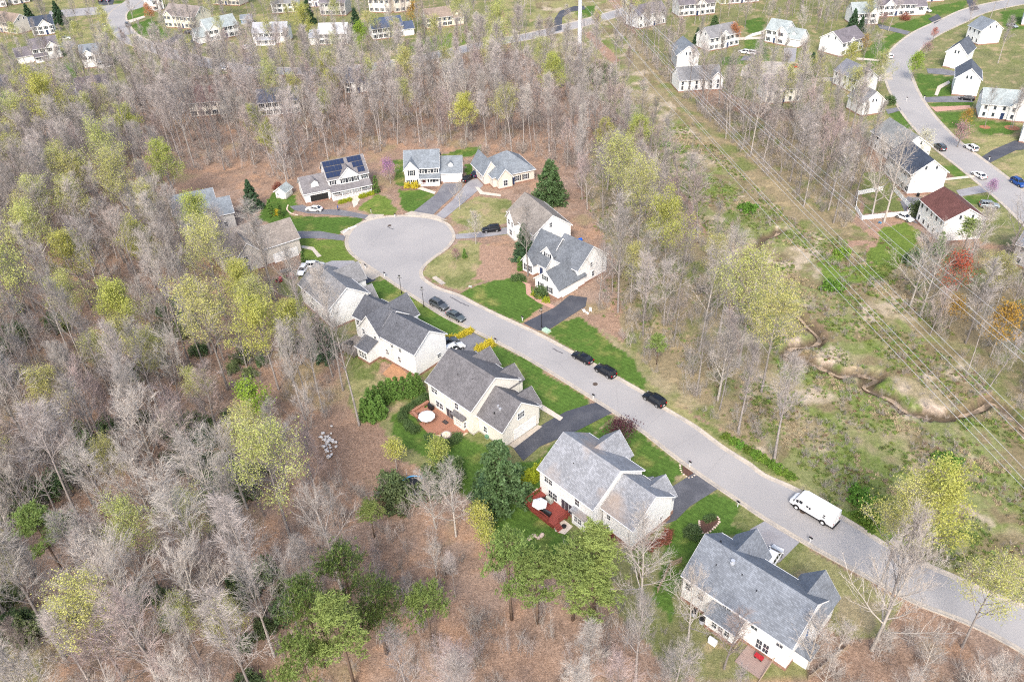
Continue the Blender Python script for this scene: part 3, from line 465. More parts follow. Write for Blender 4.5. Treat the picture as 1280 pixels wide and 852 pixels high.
# darker asphalt seams and patches: crack sealing on the road
for pts in [[(563, 371), (574, 377), (586, 383)], [(690, 435), (704, 442)], [(484, 283), (492, 287)]]:
    c = smooth_line([G(*p) for p in pts], .6); c = [p + Vector((rnd.uniform(-.12, .12), rnd.uniform(-.12, .12), 0)) for p in c]; a_ = offset(c, .16, False); b2 = offset(c, -.13, False)
    k = len(c); o = MB().add([(p.x, p.y, .034) for p in a_ + b2], [(i, i + 1, i + 1 + k, i + k) for i in range(k - 1)]).build('road_patch', mat('crack_seal', (.12, .115, .12), .8, .3, 9)); o['kind'] = 'structure'
# ---------------------------------------------------------------- houses
WC = {}
def win_mesh(w_, h, n=1):                 # frame (trim ring, sill, head), panes, muntins; front is -y
    k = (w_, h, n)
    if k not in WC:
        f = MB(); t = .09; f.box(-w_ / 2 - t, w_ / 2 + t, -.07, .02, h / 2, h / 2 + t).box(-w_ / 2 - t, w_ / 2 + t, -.11, .02, -h / 2 - t, -h / 2).box(-w_ / 2 - t, -w_ / 2, -.068, .02, -h / 2, h / 2).box(w_ / 2, w_ / 2 + t, -.068, .02, -h / 2, h / 2)
        for i in range(1, n): x = -w_ / 2 + w_ * i / n; f.box(x - .06, x + .06, -.066, .02, -h / 2, h / 2)
        g = MB().box(-w_ / 2, w_ / 2, -.03, .015, -h / 2, h / 2)
        u = MB().box(-w_ / 2, w_ / 2, -.05, -.028, -.03, .03)
        for i in range(n):
            c = -w_ / 2 + w_ * (i + .5) / n; u.box(c - .018, c + .018, -.045, -.029, -h / 2, -.031).box(c - .018, c + .018, -.045, -.029, .031, h / 2)
        s = MB().box(-.2, .2, -.06, .0, -h / 2 - .04, h / 2 + .04)
        for j in range(6): z = -h / 2 + (j + .5) * h / 6; s.box(-.15, .15, -.075, -.06, z - h / 14, z + h / 14)
        WC[k] = (f.mesh('window', TRIM), g.mesh('pane', GLASS), u.mesh('muntin', TRIM), s.mesh('shutter', SHUT))
    return WC[k]
ROT = {'S': 0, 'E': math.pi / 2, 'N': math.pi, 'W': -math.pi / 2}
def face_xy(face, c, t): return (t, c) if face in 'SN' else (c, t)
def window(h_, face, c, t, z, w_=.95, h=1.45, sh=False, n=1, far=False):
    f, g, u, s = win_mesh(w_, h, n); x, y = face_xy(face, c, t)
    o = link('window', f, h_, (x, y, z), ROT[face]); link('pane', g, o)
    if not far: link('muntin', u, o)
    if sh:
        for k in (-1, 1): link('shutter', s, o, (k * (w_ / 2 + .31), 0, 0))
def door(h_, face, c, t, z0, w_=1.0, h=2.1, m=None):
    x, y = face_xy(face, c, t); o = MB().box(-w_ / 2 - .1, w_ / 2 + .1, -.06, .01, 0, h + .1).build('door_frame', TRIM, h_, (x, y, z0), ROT[face])
    d = MB().box(-w_ / 2, w_ / 2, -.09, -.05, .02, h); d.box(-w_ / 2 + .12, w_ / 2 - .12, -.1, -.09, .2, .9).box(-w_ / 2 + .12, w_ / 2 - .12, -.1, -.09, 1.1, 1.9); d.build('door', m or DOORB, o)
def garage_door(h_, face, c, t, z0=.1, w_=4.9, h=2.15, opened=False):
    x, y = face_xy(face, c, t); f = MB().box(-w_ / 2 - .15, -w_ / 2, -.07, .02, 0, h + .15).box(w_ / 2, w_ / 2 + .15, -.07, .02, 0, h + .15).box(-w_ / 2, w_ / 2, -.07, .02, h, h + .15)
    f.build('garage_frame', TRIM, h_, (x, y, z0), ROT[face]); g = MB()
    if opened: MB().box(-w_ / 2, w_ / 2, -.03, .01, 0, h).build('garage_shade_sheet', mat('painted_garage_shade', (.02, .02, .02), .9, .3, 2), h_, (x, y, z0), ROT[face]); return  # flat near-black sheet fills the doorway, painted as the shade inside
    o = link('garage_door', None, h_, (x, y, z0), ROT[face])
    k = 4
    for j in range(k):
        key = ('gd', w_, j); 
        if key not in WC:
            p = MB().box(-w_ / 2, w_ / 2, -.05, .0, h * j / k + .015, h * (j + 1) / k - .015); nn = max(3, int(w_ / .6))
            for i in range(nn): a = -w_ / 2 + w_ * i / nn; p.box(a + .06, a + w_ / nn - .06, -.062, -.05, h * j / k + .1, h * (j + 1) / k - .1)
            WC[key] = p.mesh('door_panel', GARD)
        link('door_panel', WC[key], o)
def block(h_, wm, rm, tm, b, wall, trim, found):
    x0, x1, y0, y1, e, r, ax, kind = b
    fx0, fx1, fy0, fy1 = x0, x1, y0, y1
    if ax == 'y': tr = lambda v: (v[1], v[0], v[2]); x0, x1, y0, y1 = y0, y1, x0, x1
    else: tr = lambda v: v
    ends = {'-': (1, 0), '+': (0, 1)}.get(kind[-1], (1, 1)); kind = kind.rstrip('+-')
    m = (y0 + y1) / 2; hw = (y1 - y0) / 2; ov = .38; og = .28; th = .17
    W_ = MB(); T_ = MB(); RF = MB(); s = (r - e) / hw
    if kind == 'gable':
        W_.prism([(y0, -.6), (y1, -.6), (y1, e), (m, r - .03), (y0, e)], x0, x1)
        lift = .13; RF.prism([(y0 - ov, e - ov * s + lift), (m, r + lift), (y1 + ov, e - ov * s + lift), (y1 + ov, e - ov * s + lift - th), (m, r + lift - th), (y0 - ov, e - ov * s + lift - th)], x0 - og, x1 + og)
        for a, c, on_ in ((x0 - og - .035, x0 - og, ends[0]), (x1 + og, x1 + og + .035, ends[1])):
            if not on_: continue
            T_.prism([(y0 - ov, e - ov * s + lift - .02), (m, r + lift - .02), (y1 + ov, e - ov * s + lift - .02), (y1 + ov, e - ov * s + lift - .26), (m, r + lift - .28), (y0 - ov, e - ov * s + lift - .26)], a, c)
        for sgn, yy in ((-1, y0), (1, y1)) if all(ends) else ():
            a = yy + sgn * (ov + .001); c = a + sgn * .1; z = e - ov * s + lift; T_.box(x0 - og, x1 + og, min(a, c), max(a, c), z - .16, z - .03)
    elif kind == 'hip':
        W_.box(x0, x1, y0, y1, -.6, e); lift = .02; q = min(hw, (x1 - x0) / 2 - .01)
        z0 = e + lift; zz = r + lift; X0, X1, Y0, Y1 = x0 - ov, x1 + ov, y0 - ov, y1 + ov
        RF.add([(X0, Y0, z0), (X1, Y0, z0), (X1, Y1, z0), (X0, Y1, z0), (x0 + q, m, zz), (x1 - q, m, zz), (X0, Y0, z0 - .12), (X1, Y0, z0 - .12), (X1, Y1, z0 - .12), (X0, Y1, z0 - .12)],
               [(0, 1, 5, 4), (1, 2, 5), (2, 3, 4, 5), (3, 0, 4), (0, 6, 7, 1), (1, 7, 8, 2), (2, 8, 9, 3), (3, 9, 6, 0), (6, 9, 8, 7)])
        T_.box(X0 - .1, X1 + .1, Y0 - .1, Y0 - .002, z0 - .14, z0 - .02).box(X0 - .1, X1 + .1, Y1 + .002, Y1 + .1, z0 - .14, z0 - .02).box(X0 - .1, X0 - .002, Y0, Y1, z0 - .14, z0 - .02).box(X1 + .002, X1 + .1, Y0, Y1, z0 - .14, z0 - .02)
    elif kind in ('shed', 'shedn', 'porch'):    # low eave at y0 (shed, porch) or y1 (shedn), e = low height, r = high height
        lo, hi = (y0, y1) if kind != 'shedn' else (y1, y0); sg = 1 if hi > lo else -1; sl_ = (r - e) / abs(hi - lo)
        if kind != 'porch': W_.prism([(lo, -.6), (hi, -.6), (hi, r), (lo, e)], x0, x1)
        else:
            nn = max(2, int((x1 - x0) / 2.4) + 1)
            for i in range(nn): a = x0 + .12 + (x1 - x0 - .24) * i / (nn - 1); T_.box(a - .09, a + .09, lo + .1, lo + .28, -.2, e)
            W_.box(x0, x1, lo, hi, -.6, .35); T_.box(x0 + .1, x1 - .1, lo + .15, lo + .2, 1.0, 1.06)
            a = x0 + .3
            while a < x1 - .25: T_.box(a - .025, a + .025, lo + .15, lo + .2, .36, 1.0); a += .24
        o_ = lo - sg * .35; RF.prism([(o_, e - .35 * sl_ + .1), (hi, r + .1), (hi, r - .04), (o_, e - .35 * sl_ - .04)], x0 - .22, x1 + .22)
        c = o_ - sg * .1; T_.box(x0 - .22, x1 + .22, min(o_, c) , max(o_, c), e - .35 * sl_ - .06, e - .35 * sl_ + .07)
    W_.v = [tr(v) for v in W_.v]; T_.v = [tr(v) for v in T_.v]; RF.v = [tr(v) for v in RF.v]
    wall.add(W_.v, W_.f); trim.add(T_.v, T_.f)
    if found and kind != 'porch': found.box(fx0 - .04, fx1 + .04, fy0 - .04, fy1 + .04, -.65, found_h)
    RF.build('roof', rm, h_)
found_h = .45
def dormer(h_, wm, rm, x, y, z, w_=1.5, h=1.3, depth=2.2, face='S'):
    o = MB().prism([(-w_ / 2, -.6), (w_ / 2, -.6), (w_ / 2, h * .72), (0, h * 1.25), (-w_ / 2, h * .72)], 0, depth, 'y').build('dormer', wm, h_, (x, y, z), ROT[face])
    MB().prism([(-w_ / 2 - .15, h * .72 - .02), (0, h * 1.25 + .12), (w_ / 2 + .15, h * .72 - .02), (w_ / 2 + .15, h * .72 - .14), (0, h * 1.25), (-w_ / 2 - .15, h * .72 - .14)], -.15, depth + .1, 'y').build('dormer_roof', rm, o)
    f, g, u, s = win_mesh(.7, .9, 1); wo = link('window', f, o, (0, 0, h * .3)); 
HOUSES = []
def house(label, p0, p1, z, blocks, wm, rm, wins=(), doors=(), garages=(), dormers=(), vents=(), chim=(), brick=False, L=None, far=False, fh=.45, group=None, cat='house', name='house', rotd=0.0, awin=True):
    """p0,p1: photograph positions of the two ends of the long side nearest the camera, at height z. Local x runs p0->p1, y away from it."""
    global found_h
    found_h = fh; a = G(*p0, z); b_ = G(*p1, z); a.z = b_.z = 0; L0 = (b_ - a).length; rz = ang(a, b_) + R(rotd)
    o = thing(name, label, cat, a, rz, group); wall, trim, fo = MB(), MB(), MB()
    for b in blocks:
        b = [L0 if v == 'L' else v for v in b]; block(o, wm, rm, TRIM, b, wall, trim, fo)
    wall.build('wall', wm, o); trim.build('trim', TRIM, o)
    if fo.v: fo.build('foundation', BRICK if brick else mat('block_foundation', (.45, .42, .38), .9, .1), o)
    for w_ in wins: window(o, *w_[:4], *(w_[4:6] if len(w_) > 4 else ()), sh=(w_[6] if len(w_) > 6 else False), n=(w_[7] if len(w_) > 7 else 1), far=far)
    for d in doors: door(o, *d)
    for g in garages: garage_door(o, *g)
    for d in dormers: dormer(o, wm, rm, *d)
    for v in vents: MB().cyl(0, 0, -.3, .35, .07, 8).cyl(0, 0, -.02, .03, .17, 8).build('vent_pipe', BLACKM, o, v)
    for c in chim: MB().box(-.5, .5, -.4, .4, 0, c[3]).box(-.58, .58, -.48, .48, c[3], c[3] + .15).build('chimney', BRICK, o, c[:3])
    ca, sa = math.cos(rz), math.sin(rz); 
    for b in blocks:
        b = [L0 if v == 'L' else v for v in b]; mg = 1.2
        q = [(b[0] - mg, b[2] - mg), (b[1] + mg, b[2] - mg), (b[1] + mg, b[3] + mg), (b[0] - mg, b[3] + mg)]
        OCC.append([(a.x + x * ca - y * sa, a.y + x * sa + y * ca) for x, y in q])
    HOUSES.append(o); return o
RS_C = shingle('brown_grey_shingles', (.150, .145, .150)); RS_D = shingle('light_grey_shingles', (.27, .28, .30), patch=True); RS_E = shingle('blue_grey_shingles', (.185, .205, .235))
RS_B = shingle('charcoal_grey_shingles', (.125, .13, .145)); RS_A = shingle('worn_grey_shingles', (.22, .22, .225)); RS_F = shingle('taupe_shingles', (.27, .235, .205)); RS_J = shingle('slate_blue_shingles', (.20, .225, .25))
RS_N = shingle('navy_shingles', (.055, .07, .10)); RS_M = shingle('maroon_shingles', (.135, .062, .055)); RS_T = shingle('tan_brown_shingles', (.27, .215, .175)); RS_P = shingle('pale_green_grey_shingles', (.32, .36, .36)); RS_V = shingle('violet_grey_shingles', (.17, .155, .17))
RS_L = shingle('white_grey_shingles', (.55, .56, .58))
# --- C: cream house with the deck
hC = house('cream siding house with smooth brown-grey roof, three small street gables and a brick-red patio deck', (534, 475), (589, 512), 6.0,
    [(0, 'L', 0, 11.8, 6.0, 9.9, 'x', 'gable'), (12.25, 18.6, 1.4, 10.4, 4.2, 7.9, 'x', 'gable'), (.4, 5.6, 6, 13.0, 5.6, 8.1, 'y', 'gable+'), (7.3, 11.9, 7, 13.0, 5.4, 7.5, 'y', 'gable+'),
     (13.2, 17.6, 6.5, 11.6, 3.9, 6.1, 'y', 'gable+')], CREAM, RS_C,
    wins=[('S', 0, 1.9, 4.6, 1.7, 1.3, False, 2), ('S', 0, 8.1, 4.5, .9, 1.4), ('S', 0, 3.0, 1.7, 1.9, 1.4, False, 2), ('S', -.62, 8.9, 1.5, 1.5, 1.3, False, 2), ('S', 1.4, 14.0, 1.6, .8, 1.3),
          ('E', 18.6, 5.9, 4.9, 1.5, 1.3, False, 2), ('E', 12.25, 1.1, 1.5, .01, .01) if False else ('E', 10.35, -.32, 1.5, .45, 1.3)], doors=[],
    garages=[('E', 18.6, 6.8, .1, 5.2, 2.2)], vents=[(5.2, 3.2, 8.05), (8.5, 3.8, 8.5), (15.3, 2.6, 5.4)], fh=.3)
MB().box(7.6, 10.35, -.65, .1, -.5, 2.9).build('bay_wall', CREAM, hC); MB().prism([(-1.0, 2.9), (0, 3.3), (0, 2.75), (-1.0, 2.75)], 7.3, 10.6).build('bay_roof', RS_C, hC)
sd_ = MB().box(-1.0, 1.0, -.05, .0, 0, 2.15).build('sliding_door_frame', TRIM, hC, (5.9, 0, .35)); MB().box(-.9, -.04, -.07, -.05, .08, 2.05).build('pane', GLASS, sd_); MB().box(.04, .9, -.07, -.05, .08, 2.05).build('pane', GLASS, sd_)
MB().box(-.18, .18, -.18, .18, -.3, .28).build('roof_vent', STEEL, hC, (15.9, 3.5, 6.1)); MB().box(-.14, .14, -.14, .14, -.3, .22).build('roof_vent', STEEL, hC, (15.2, 3.7, 6.3))
# --- D: white house, light roof, red deck
hD = house('white house with light grey tan-stained roof and a raised red deck with white umbrella', (674.6, 584.4), (741.7, 634), 6.0,
    [(0, 'L', 0, 11.4, 6.0, 9.9, 'x', 'gable'), (12.2, 18.2, 1.8, 11.0, 5.2, 8.7, 'x', 'gable'), (2.0, 7.9, 5.5, 13.2, 5.7, 8.8, 'y', 'gable+'), (13.2, 17.8, 7, 12.2, 4.4, 6.9, 'y', 'gable+'), (11.6, 14.2, 9, 12.6, 3.1, 4.2, 'y', 'gable+')],
    WHITE, RS_D,
    wins=[('S', 0, 2.0, 4.6, 1.7, 1.35, False, 2), ('S', 0, 8.4, 4.5, .9, 1.4), ('S', 0, 3.0, 1.9, 1.9, 1.5, False, 2), ('S', -.62, 9.2, 1.5, 1.5, 1.2, False, 2), ('S', 1.8, 13.4, 3.7, .7, 1.0), ('S', 1.8, 13.4, 1.3, .7, 1.0), ('E', 18.2, 4.4, 4.6, 1.2, 1.3), ('E', 18.2, 8.6, 2.2, .6, .8)],
    vents=[(4.6, 3.0, 7.95)], fh=.9, brick=True)
sd_ = MB().box(-1.3, 1.3, -.05, .0, 0, 2.15).build('sliding_door_frame', TRIM, hD, (6.2, 0, .75))
for k in range(3): MB().box(-1.2 + k * .82, -.46 + k * .82, -.07, -.05, .08, 2.05).build('pane', GLASS, sd_)
MB().box(7.9, 10.6, -.65, .1, -.5, 2.9).build('bay_wall', WHITE, hD); MB().prism([(-1.0, 2.9), (0, 3.3), (0, 2.75), (-1.0, 2.75)], 7.6, 10.9).build('bay_roof', RS_D, hD)
MB().box(-.25, 3.2, -.05, 0, 0, .0).v and None
# --- E: white house near corner
hE = house('largest white house, blue-grey roof with two street gables, nearest the camera at lower right', (855.2, 717), (990, 807), 5.6,
    [(0, 'L', 0, 9.6, 5.6, 9.5, 'x', 'gable'), (1.6, 6.8, 5.0, 11.2, 5.3, 8.5, 'y', 'gable+'), (12.0, 17.1, 5.0, 11.2, 5.3, 8.3, 'y', 'gable+'), (5.0, 9.6, -1.6, 0, 3.2, 4.3, 'x', 'shed'), (6.2, 13.0, 6.0, 10.9, 2.9, 4.6, 'x', 'shedn')],
    WHITE, RS_E,
    wins=[('S', 0, .9, 3.6, .8, 1.4), ('S', 0, 3.0, 3.3, .8, 1.4), ('S', 0, 4.6, 3.0, .6, .7), ('S', 0, 7.0, 4.7, 1.3, 1.0, False, 2), ('S', -1.6, 6.4, 1.9, .7, 1.3), ('S', -1.6, 7.4, 1.9, .7, 1.3), ('S', -1.6, 8.4, 1.9, .7, 1.3),
          ('S', 0, 11.2, 4.6, .9, 1.3), ('S', 0, 14.9, 4.5, .9, 1.3), ('S', 0, 12.3, 1.8, .8, 1.9), ('S', 0, 13.3, 1.8, .8, 1.9), ('E', 'L', 4.6, 4.2, .5, 1.1)] if False else
         [('S', 0, .9, 3.6, .8, 1.4), ('S', 0, 3.0, 3.3, .8, 1.4), ('S', 0, 4.6, 3.0, .6, .7), ('S', 0, 7.0, 4.7, 1.3, 1.0, False, 2), ('S', -1.6, 6.4, 1.9, .7, 1.3), ('S', -1.6, 7.4, 1.9, .7, 1.3), ('S', -1.6, 8.4, 1.9, .7, 1.3),
          ('S', 0, 11.2, 4.6, .9, 1.3), ('S', 0, 14.9, 4.5, .9, 1.3), ('S', 0, 12.3, 1.8, .8, 1.9), ('S', 0, 13.3, 1.8, .8, 1.9)],
    vents=[(3.2, 2.6, 7.7), (1.9, 5.5, 9.1), (6.8, 3.2, 8.2), (9.4, 2.6, 7.7)], brick=True, fh=.6)
LE = (G(990, 807, 5.6) - G(855.2, 717, 5.6)).length
window(hE, 'E', LE, 5.2, 4.3, .45, 1.1); MB().box(0, 1.9, 2.0, 4.4, -.6, 2.4).build('side_porch', WHITE, hE, (LE, 0, 0)); MB().prism([(1.75, 2.42), (4.65, 2.42), (4.65, 2.55), (1.75, 2.55)], -.01, 2.15).build('side_porch_roof', RS_E, hE, (LE, 0, 0))
MB().cyl(0, 0, -.3, .9, .16, 10).cyl(0, 0, .9, 1.0, .3, 10).cyl(0, 0, .35, .5, .34, 10).build('flue_pipe', STEEL, hE, (5.0, 3.6, 8.5))
garage_door(hE, 'N', 10.95, 9.0, .1, 4.9)
# --- B: white house, three roofs
hB = house('white two-storey house with charcoal roofs crossing at right angles, beside the yellow bushes', (434.9, 397.3), (517, 442), 6.0,
    [(0, 9.4, 1.6, 9.0, 6.0, 8.9, 'x', 'gable'), (3.9, 10.0, -.15, 10.4, 6.0, 9.6, 'y', 'gable'), (9.6, 'L', .2, 8.6, 6.0, 9.0, 'x', 'gable'), (5.6, 9.2, -3.0, 0, 3.3, 4.4, 'x', 'shed'), (8, 14.4, 8.3, 11.2, 2.9, 4.3, 'x', 'shedn')],
    WHITE, RS_B,
    wins=[('S', 1.6, 1.0, 4.4, .8, 1.2), ('S', 1.6, 2.9, 4.7, .7, 1.2), ('S', 1.6, 2.4, 2.0, .7, 1.3), ('S', -.15, 5.0, 4.9, .7, 1.2), ('S', -.15, 8.6, 4.6, .7, 1.3), ('S', -3.0, 6.6, 1.7, .6, 1.4), ('S', -3.0, 7.4, 1.7, .6, 1.4), ('S', -3.0, 8.2, 1.7, .6, 1.4),
          ('S', .2, 13.2, 4.9, .7, 1.2), ('S', .2, 15.6, 4.9, .7, 1.2), ('S', .2, 11.4, 2.4, .7, 1.2), ('S', .2, 15.0, 2.2, .7, 1.3)], brick=True, fh=.5, vents=[(12.0, 3.0, 7.9)])
LB = (G(517, 442, 6) - G(434.9, 397.3, 6)).length
window(hB, 'E', LB, 6.4, 1.8, .9, .9)
# --- A
hA = house('white house with worn grey roof, partly behind bare trees above the charcoal-roofed house', (373.9, 352.7), (410.6, 385), 5.6,
    [(0, 'L', 0, 9.6, 5.4, 8.8, 'x', 'gable'), (1, 6.5, 5.5, 13.0, 4.6, 7.4, 'y', 'gable+'), (9, 12.8, 6.0, 12.0, 3.0, 5.2, 'y', 'gable+')], WHITE, RS_A,
    wins=[('S', 0, 2.2, 4.2, .8, 1.3), ('S', 0, 6.0, 4.2, .8, 1.3), ('S', 0, 10.4, 4.3, .8, 1.3), ('S', 0, 5, 1.7, 1.7, 1.4, False, 2), ('S', 0, 10, 1.7, .8, 1.4)], brick=True)
# --- F: taupe
hF = house(
    'beige house with taupe roofs left of the cul-de-sac, red equipment beside it', (333, 333), (378, 318), 0,
    [(0, 'L', 0, 9, 5.0, 8.4, 'x', 'gable'), (-9.5, .2, 2.5, 12.5, 5.0, 8.8, 'x', 'gable'), (-6.5, -.4, -.6, 8, 4.9, 8.0, 'y', 'gable-')], TANS, RS_F,
    wins=[('S', -.6, -4.4, 3.9, .9, 1.4), ('S', -.6, -4.4, 1.5, .9, 1.4), ('S', 2.5, -8, 3.8, .9, 1.3), ('S', 2.5, -8, 1.5, .9, 1.3)], garages=[('S', 0, 5.4, .1, 6.0, 2.3)], brick=True)
# --- G: blue-grey roof by the trees
hG = house('grey-sided house with blue-grey roof among the trees at the left end of the cul-de-sac', (232, 303), (292, 290), 0,
    [(0, 9, 0, 9, 5.2, 8.6, 'y', 'gable'), (7, 13.5, 2, 10, 4.8, 7.6, 'x', 'gable'), (-1, 10, 6, 15, 5.2, 8.8, 'x', 'gable')], GREYS, RS_J,
    wins=[('S', 0, 2.2, 4.2, .9, 1.4), ('S', 0, 6.2, 4.2, .9, 1.4), ('S', 0, 2.2, 1.6, .9, 1.4), ('S', 0, 6.2, 1.6, .9, 1.4), ('S', 2, 11, 1.7, .9, 1.3)])
# --- H: solar panels, porch, open garage
hH = house('white house with dark blue solar panels, full-width porch and an open garage', (415.5, 250.5), (465, 240), 0,
    [(0, 'L', 1.6, 10.4, 5.6, 9.2, 'x', 'gable'), (-7.2, 0, 1.0, 9.2, 3.3, 6.4, 'x', 'gable'), (3.2, 8.6, 1.3, 6, 5.6, 8.2, 'y', 'gable-'), (0.1, 'L', -.5, 1.6, 2.7, 3.6, 'x', 'porch')], WHITE, shingle('warm_grey_shingles', (.20, .19, .195)),
    wins=[('S', 1.6, 1.3, 4.6, .8, 1.4, True), ('S', 1.3, 4.3, 4.6, .8, 1.4, True), ('S', 1.3, 6.0, 4.6, .8, 1.4, True), ('S', 1.3, 7.7, 4.6, .8, 1.4, True), ('S', 1.6, 10.4, 4.6, .8, 1.4, True), ('S', 1.6, 1.8, 1.7, 1.0, 1.5, True), ('S', 1.6, 9.6, 1.7, 1.0, 1.5, True)],
    doors=[('S', 1.6, 6.0, .35)], dormers=[(-3.7, 2.0, 4.3, 2.0, 1.5, 2.8)], brick=True)
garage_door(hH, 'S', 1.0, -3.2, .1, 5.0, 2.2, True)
sol = mat('solar_cell_blue', (.012, .022, .06), .12, .1, 1, spec=.7); sol_f = mat('panel_frame', (.06, .065, .07), .4, 0)
LH = (G(465, 240) - G(415.5, 250.5)).length; sl = (9.2 - 5.6) / 4.4; pm_f = MB().box(0, .98, 0, 1.62, 0, .05).mesh('solar_panel', sol_f); pm_c = MB().box(.03, .95, .03, 1.59, .05, .056).mesh('cell_sheet', sol)
for i in range(int((LH + .4) / 1.0)):
    for j in range(3):
        x = -.1 + i * 1.0; y = 1.6 + .15 + j * 1.38
        if 4.7 + j * .35 < x + .5 < 9.0 - j * .95: continue
        p = link('solar_panel', pm_f, hH, (x, y, 5.6 + .22 + (y - 1.6) * sl)); p.rotation_euler.x = math.atan(sl); link('cell_sheet', pm_c, p)
MB().box(-1.1, 1.1, -3.2, 0, -.3, .12).box(-1.0, 1.0, -.9, 0, .12, .3).build('front_steps', WALKC, hH, (6.0, -.5, 0))
# --- I
hI = house('white house with arched-window gable bay, small porch, shutters and a side garage with one dormer', (508, 232), (578, 229), 0,
    [(0, 9.8, 0, 8.6, 5.4, 8.9, 'x', 'gable'), (.0, 4.0, -.9, 5, 5.3, 7.6, 'y', 'gable-'), (10.0, 'L', .8, 8.2, 3.2, 6.6, 'x', 'gable'), (4.1, 9.8, -1.0, 0, 2.6, 3.3, 'x', 'porch')], WHITE, RS_J,
    wins=[('S', -.9, 2.0, 4.2, 1.1, 1.6, True), ('S', -.9, 1.1, 1.4, .6, 1.4, True), ('S', -.9, 2.9, 1.4, .6, 1.4, True), ('S', 0, 5.2, 4.3, .75, 1.3, True), ('S', 0, 6.9, 4.3, .75, 1.3, True), ('S', 0, 8.7, 4.3, .75, 1.3, True), ('S', 0, 7.2, 1.5, .8, 1.4, True), ('S', 0, 8.9, 1.5, .8, 1.4, True)],
    doors=[('S', 0, 5.2, .35, 1.0, 2.1, mat('maroon_door', (.10, .03, .03), .4, .05))], garages=[('S', .8, 13.2, .1, 4.8)], dormers=[(13.1, 2.0, 4.2, 1.4, 1.3, 2.6)], brick=True)
# --- J: hipped
hJ = house('low beige brick house with hipped slate-blue roof right of the dormered side garage', (617, 236), (668, 225), 0,
    [(0, 'L', 0, 11.5, 3.4, 8.0, 'x', 'hip'), (1.0, 5.2, -1.6, 5, 3.6, 6.0, 'y', 'gable-'), (-1.6, 3, 3, 12.5, 3.6, 7.0, 'y', 'gable')], siding('beige_siding', (.66, .61, .53)), RS_J,
    wins=[('S', -1.6, 3.1, 1.8, 1.2, 1.6), ('S', 0, 7.5, 1.7, 1.0, 1.5, True), ('S', 0, 10, 1.7, 1.0, 1.5, True), ('W', -1.6, 5.4, 1.8, .9, 1.3), ('W', -1.6, 9.5, 1.8, .9, 1.3)], doors=[('S', 0, 6.0, .1)], brick=True)
# --- K
hK = house('white house with tan-grey hipped roof beside the large dark evergreen', (636, 288), (668, 318), 0,
    [(0, 'L', 0, 10.2, 5.6, 9.4, 'x', 'gable'), (1.8, 6.2, -1.3, 4, 5.4, 7.8, 'y', 'gable-')], WHITE, shingle('tan_grey_shingles', (.25, .225, .20)),
    wins=[('S', -1.3, 3.2, 4.3, 1.0, 1.4), ('S', -1.3, 5.0, 4.3, .8, 1.4), ('S', 0, 9.0, 4.3, .8, 1.3), ('S', 0, 11.5, 4.3, .8, 1.3), ('S', 0, 9.0, 1.7, .8, 1.3), ('S', -1.3, 4, 1.7, 1.4, 1.5)])
LK = (G(668, 318) - G(636, 288)).length
for t, z in ((4.6, 6.9), (4.6, 4.2), (7.0, 2.0)): window(hK, 'E', LK, t, z, .7, 1.2)
# --- L
hL = house('white house with dark slate gables, black shutters and a curved brick front walk', (653, 339), (710, 368), 0,
    [(0, 6.5, 1.5, 12, 3.3, 8.6, 'x', 'gable'), (.2, 3.6, .0, 7, 3.5, 5.6, 'y', 'gable-'), (3.8, 7.2, 3.0, 9.5, 5.8, 7.6, 'y', 'gable-'), (7.6, 'L', -3.2, 5.6, 2.9, 6.0, 'y', 'gable-'), (6, 14.6, 3.5, 13.4, 4.9, 8.9, 'x', 'gable')], WHITE, RS_B if False else shingle('dark_slate_shingles', (.15, .165, .185)),
    wins=[('S', 0, 1.9, 1.8, 1.6, 1.6, True, 2), ('S', 3.0, 5.5, 5.0, 1.3, 1.6, True, 2), ('S', -3.2, 9.4, 1.6, .8, 1.4, True), ('S', -3.2, 12.2, 1.6, .8, 1.4, True), ('S', -3.2, 10.8, 4.1, .7, 1.1, True), ('E', 14.6, 8.0, 4.3, .7, 1.2), ('E', 14.6, 8.6, 1.7, .8, 1.3)],
    doors=[('S', 1.5, 4.9, .2)], brick=True)
LL = (G(710, 368) - G(653, 339)).length; garage_door(hL, 'E', LL, .6, .1, 5.0)
MB().box(-.4, .4, 0, .9, 0, 0).v and None

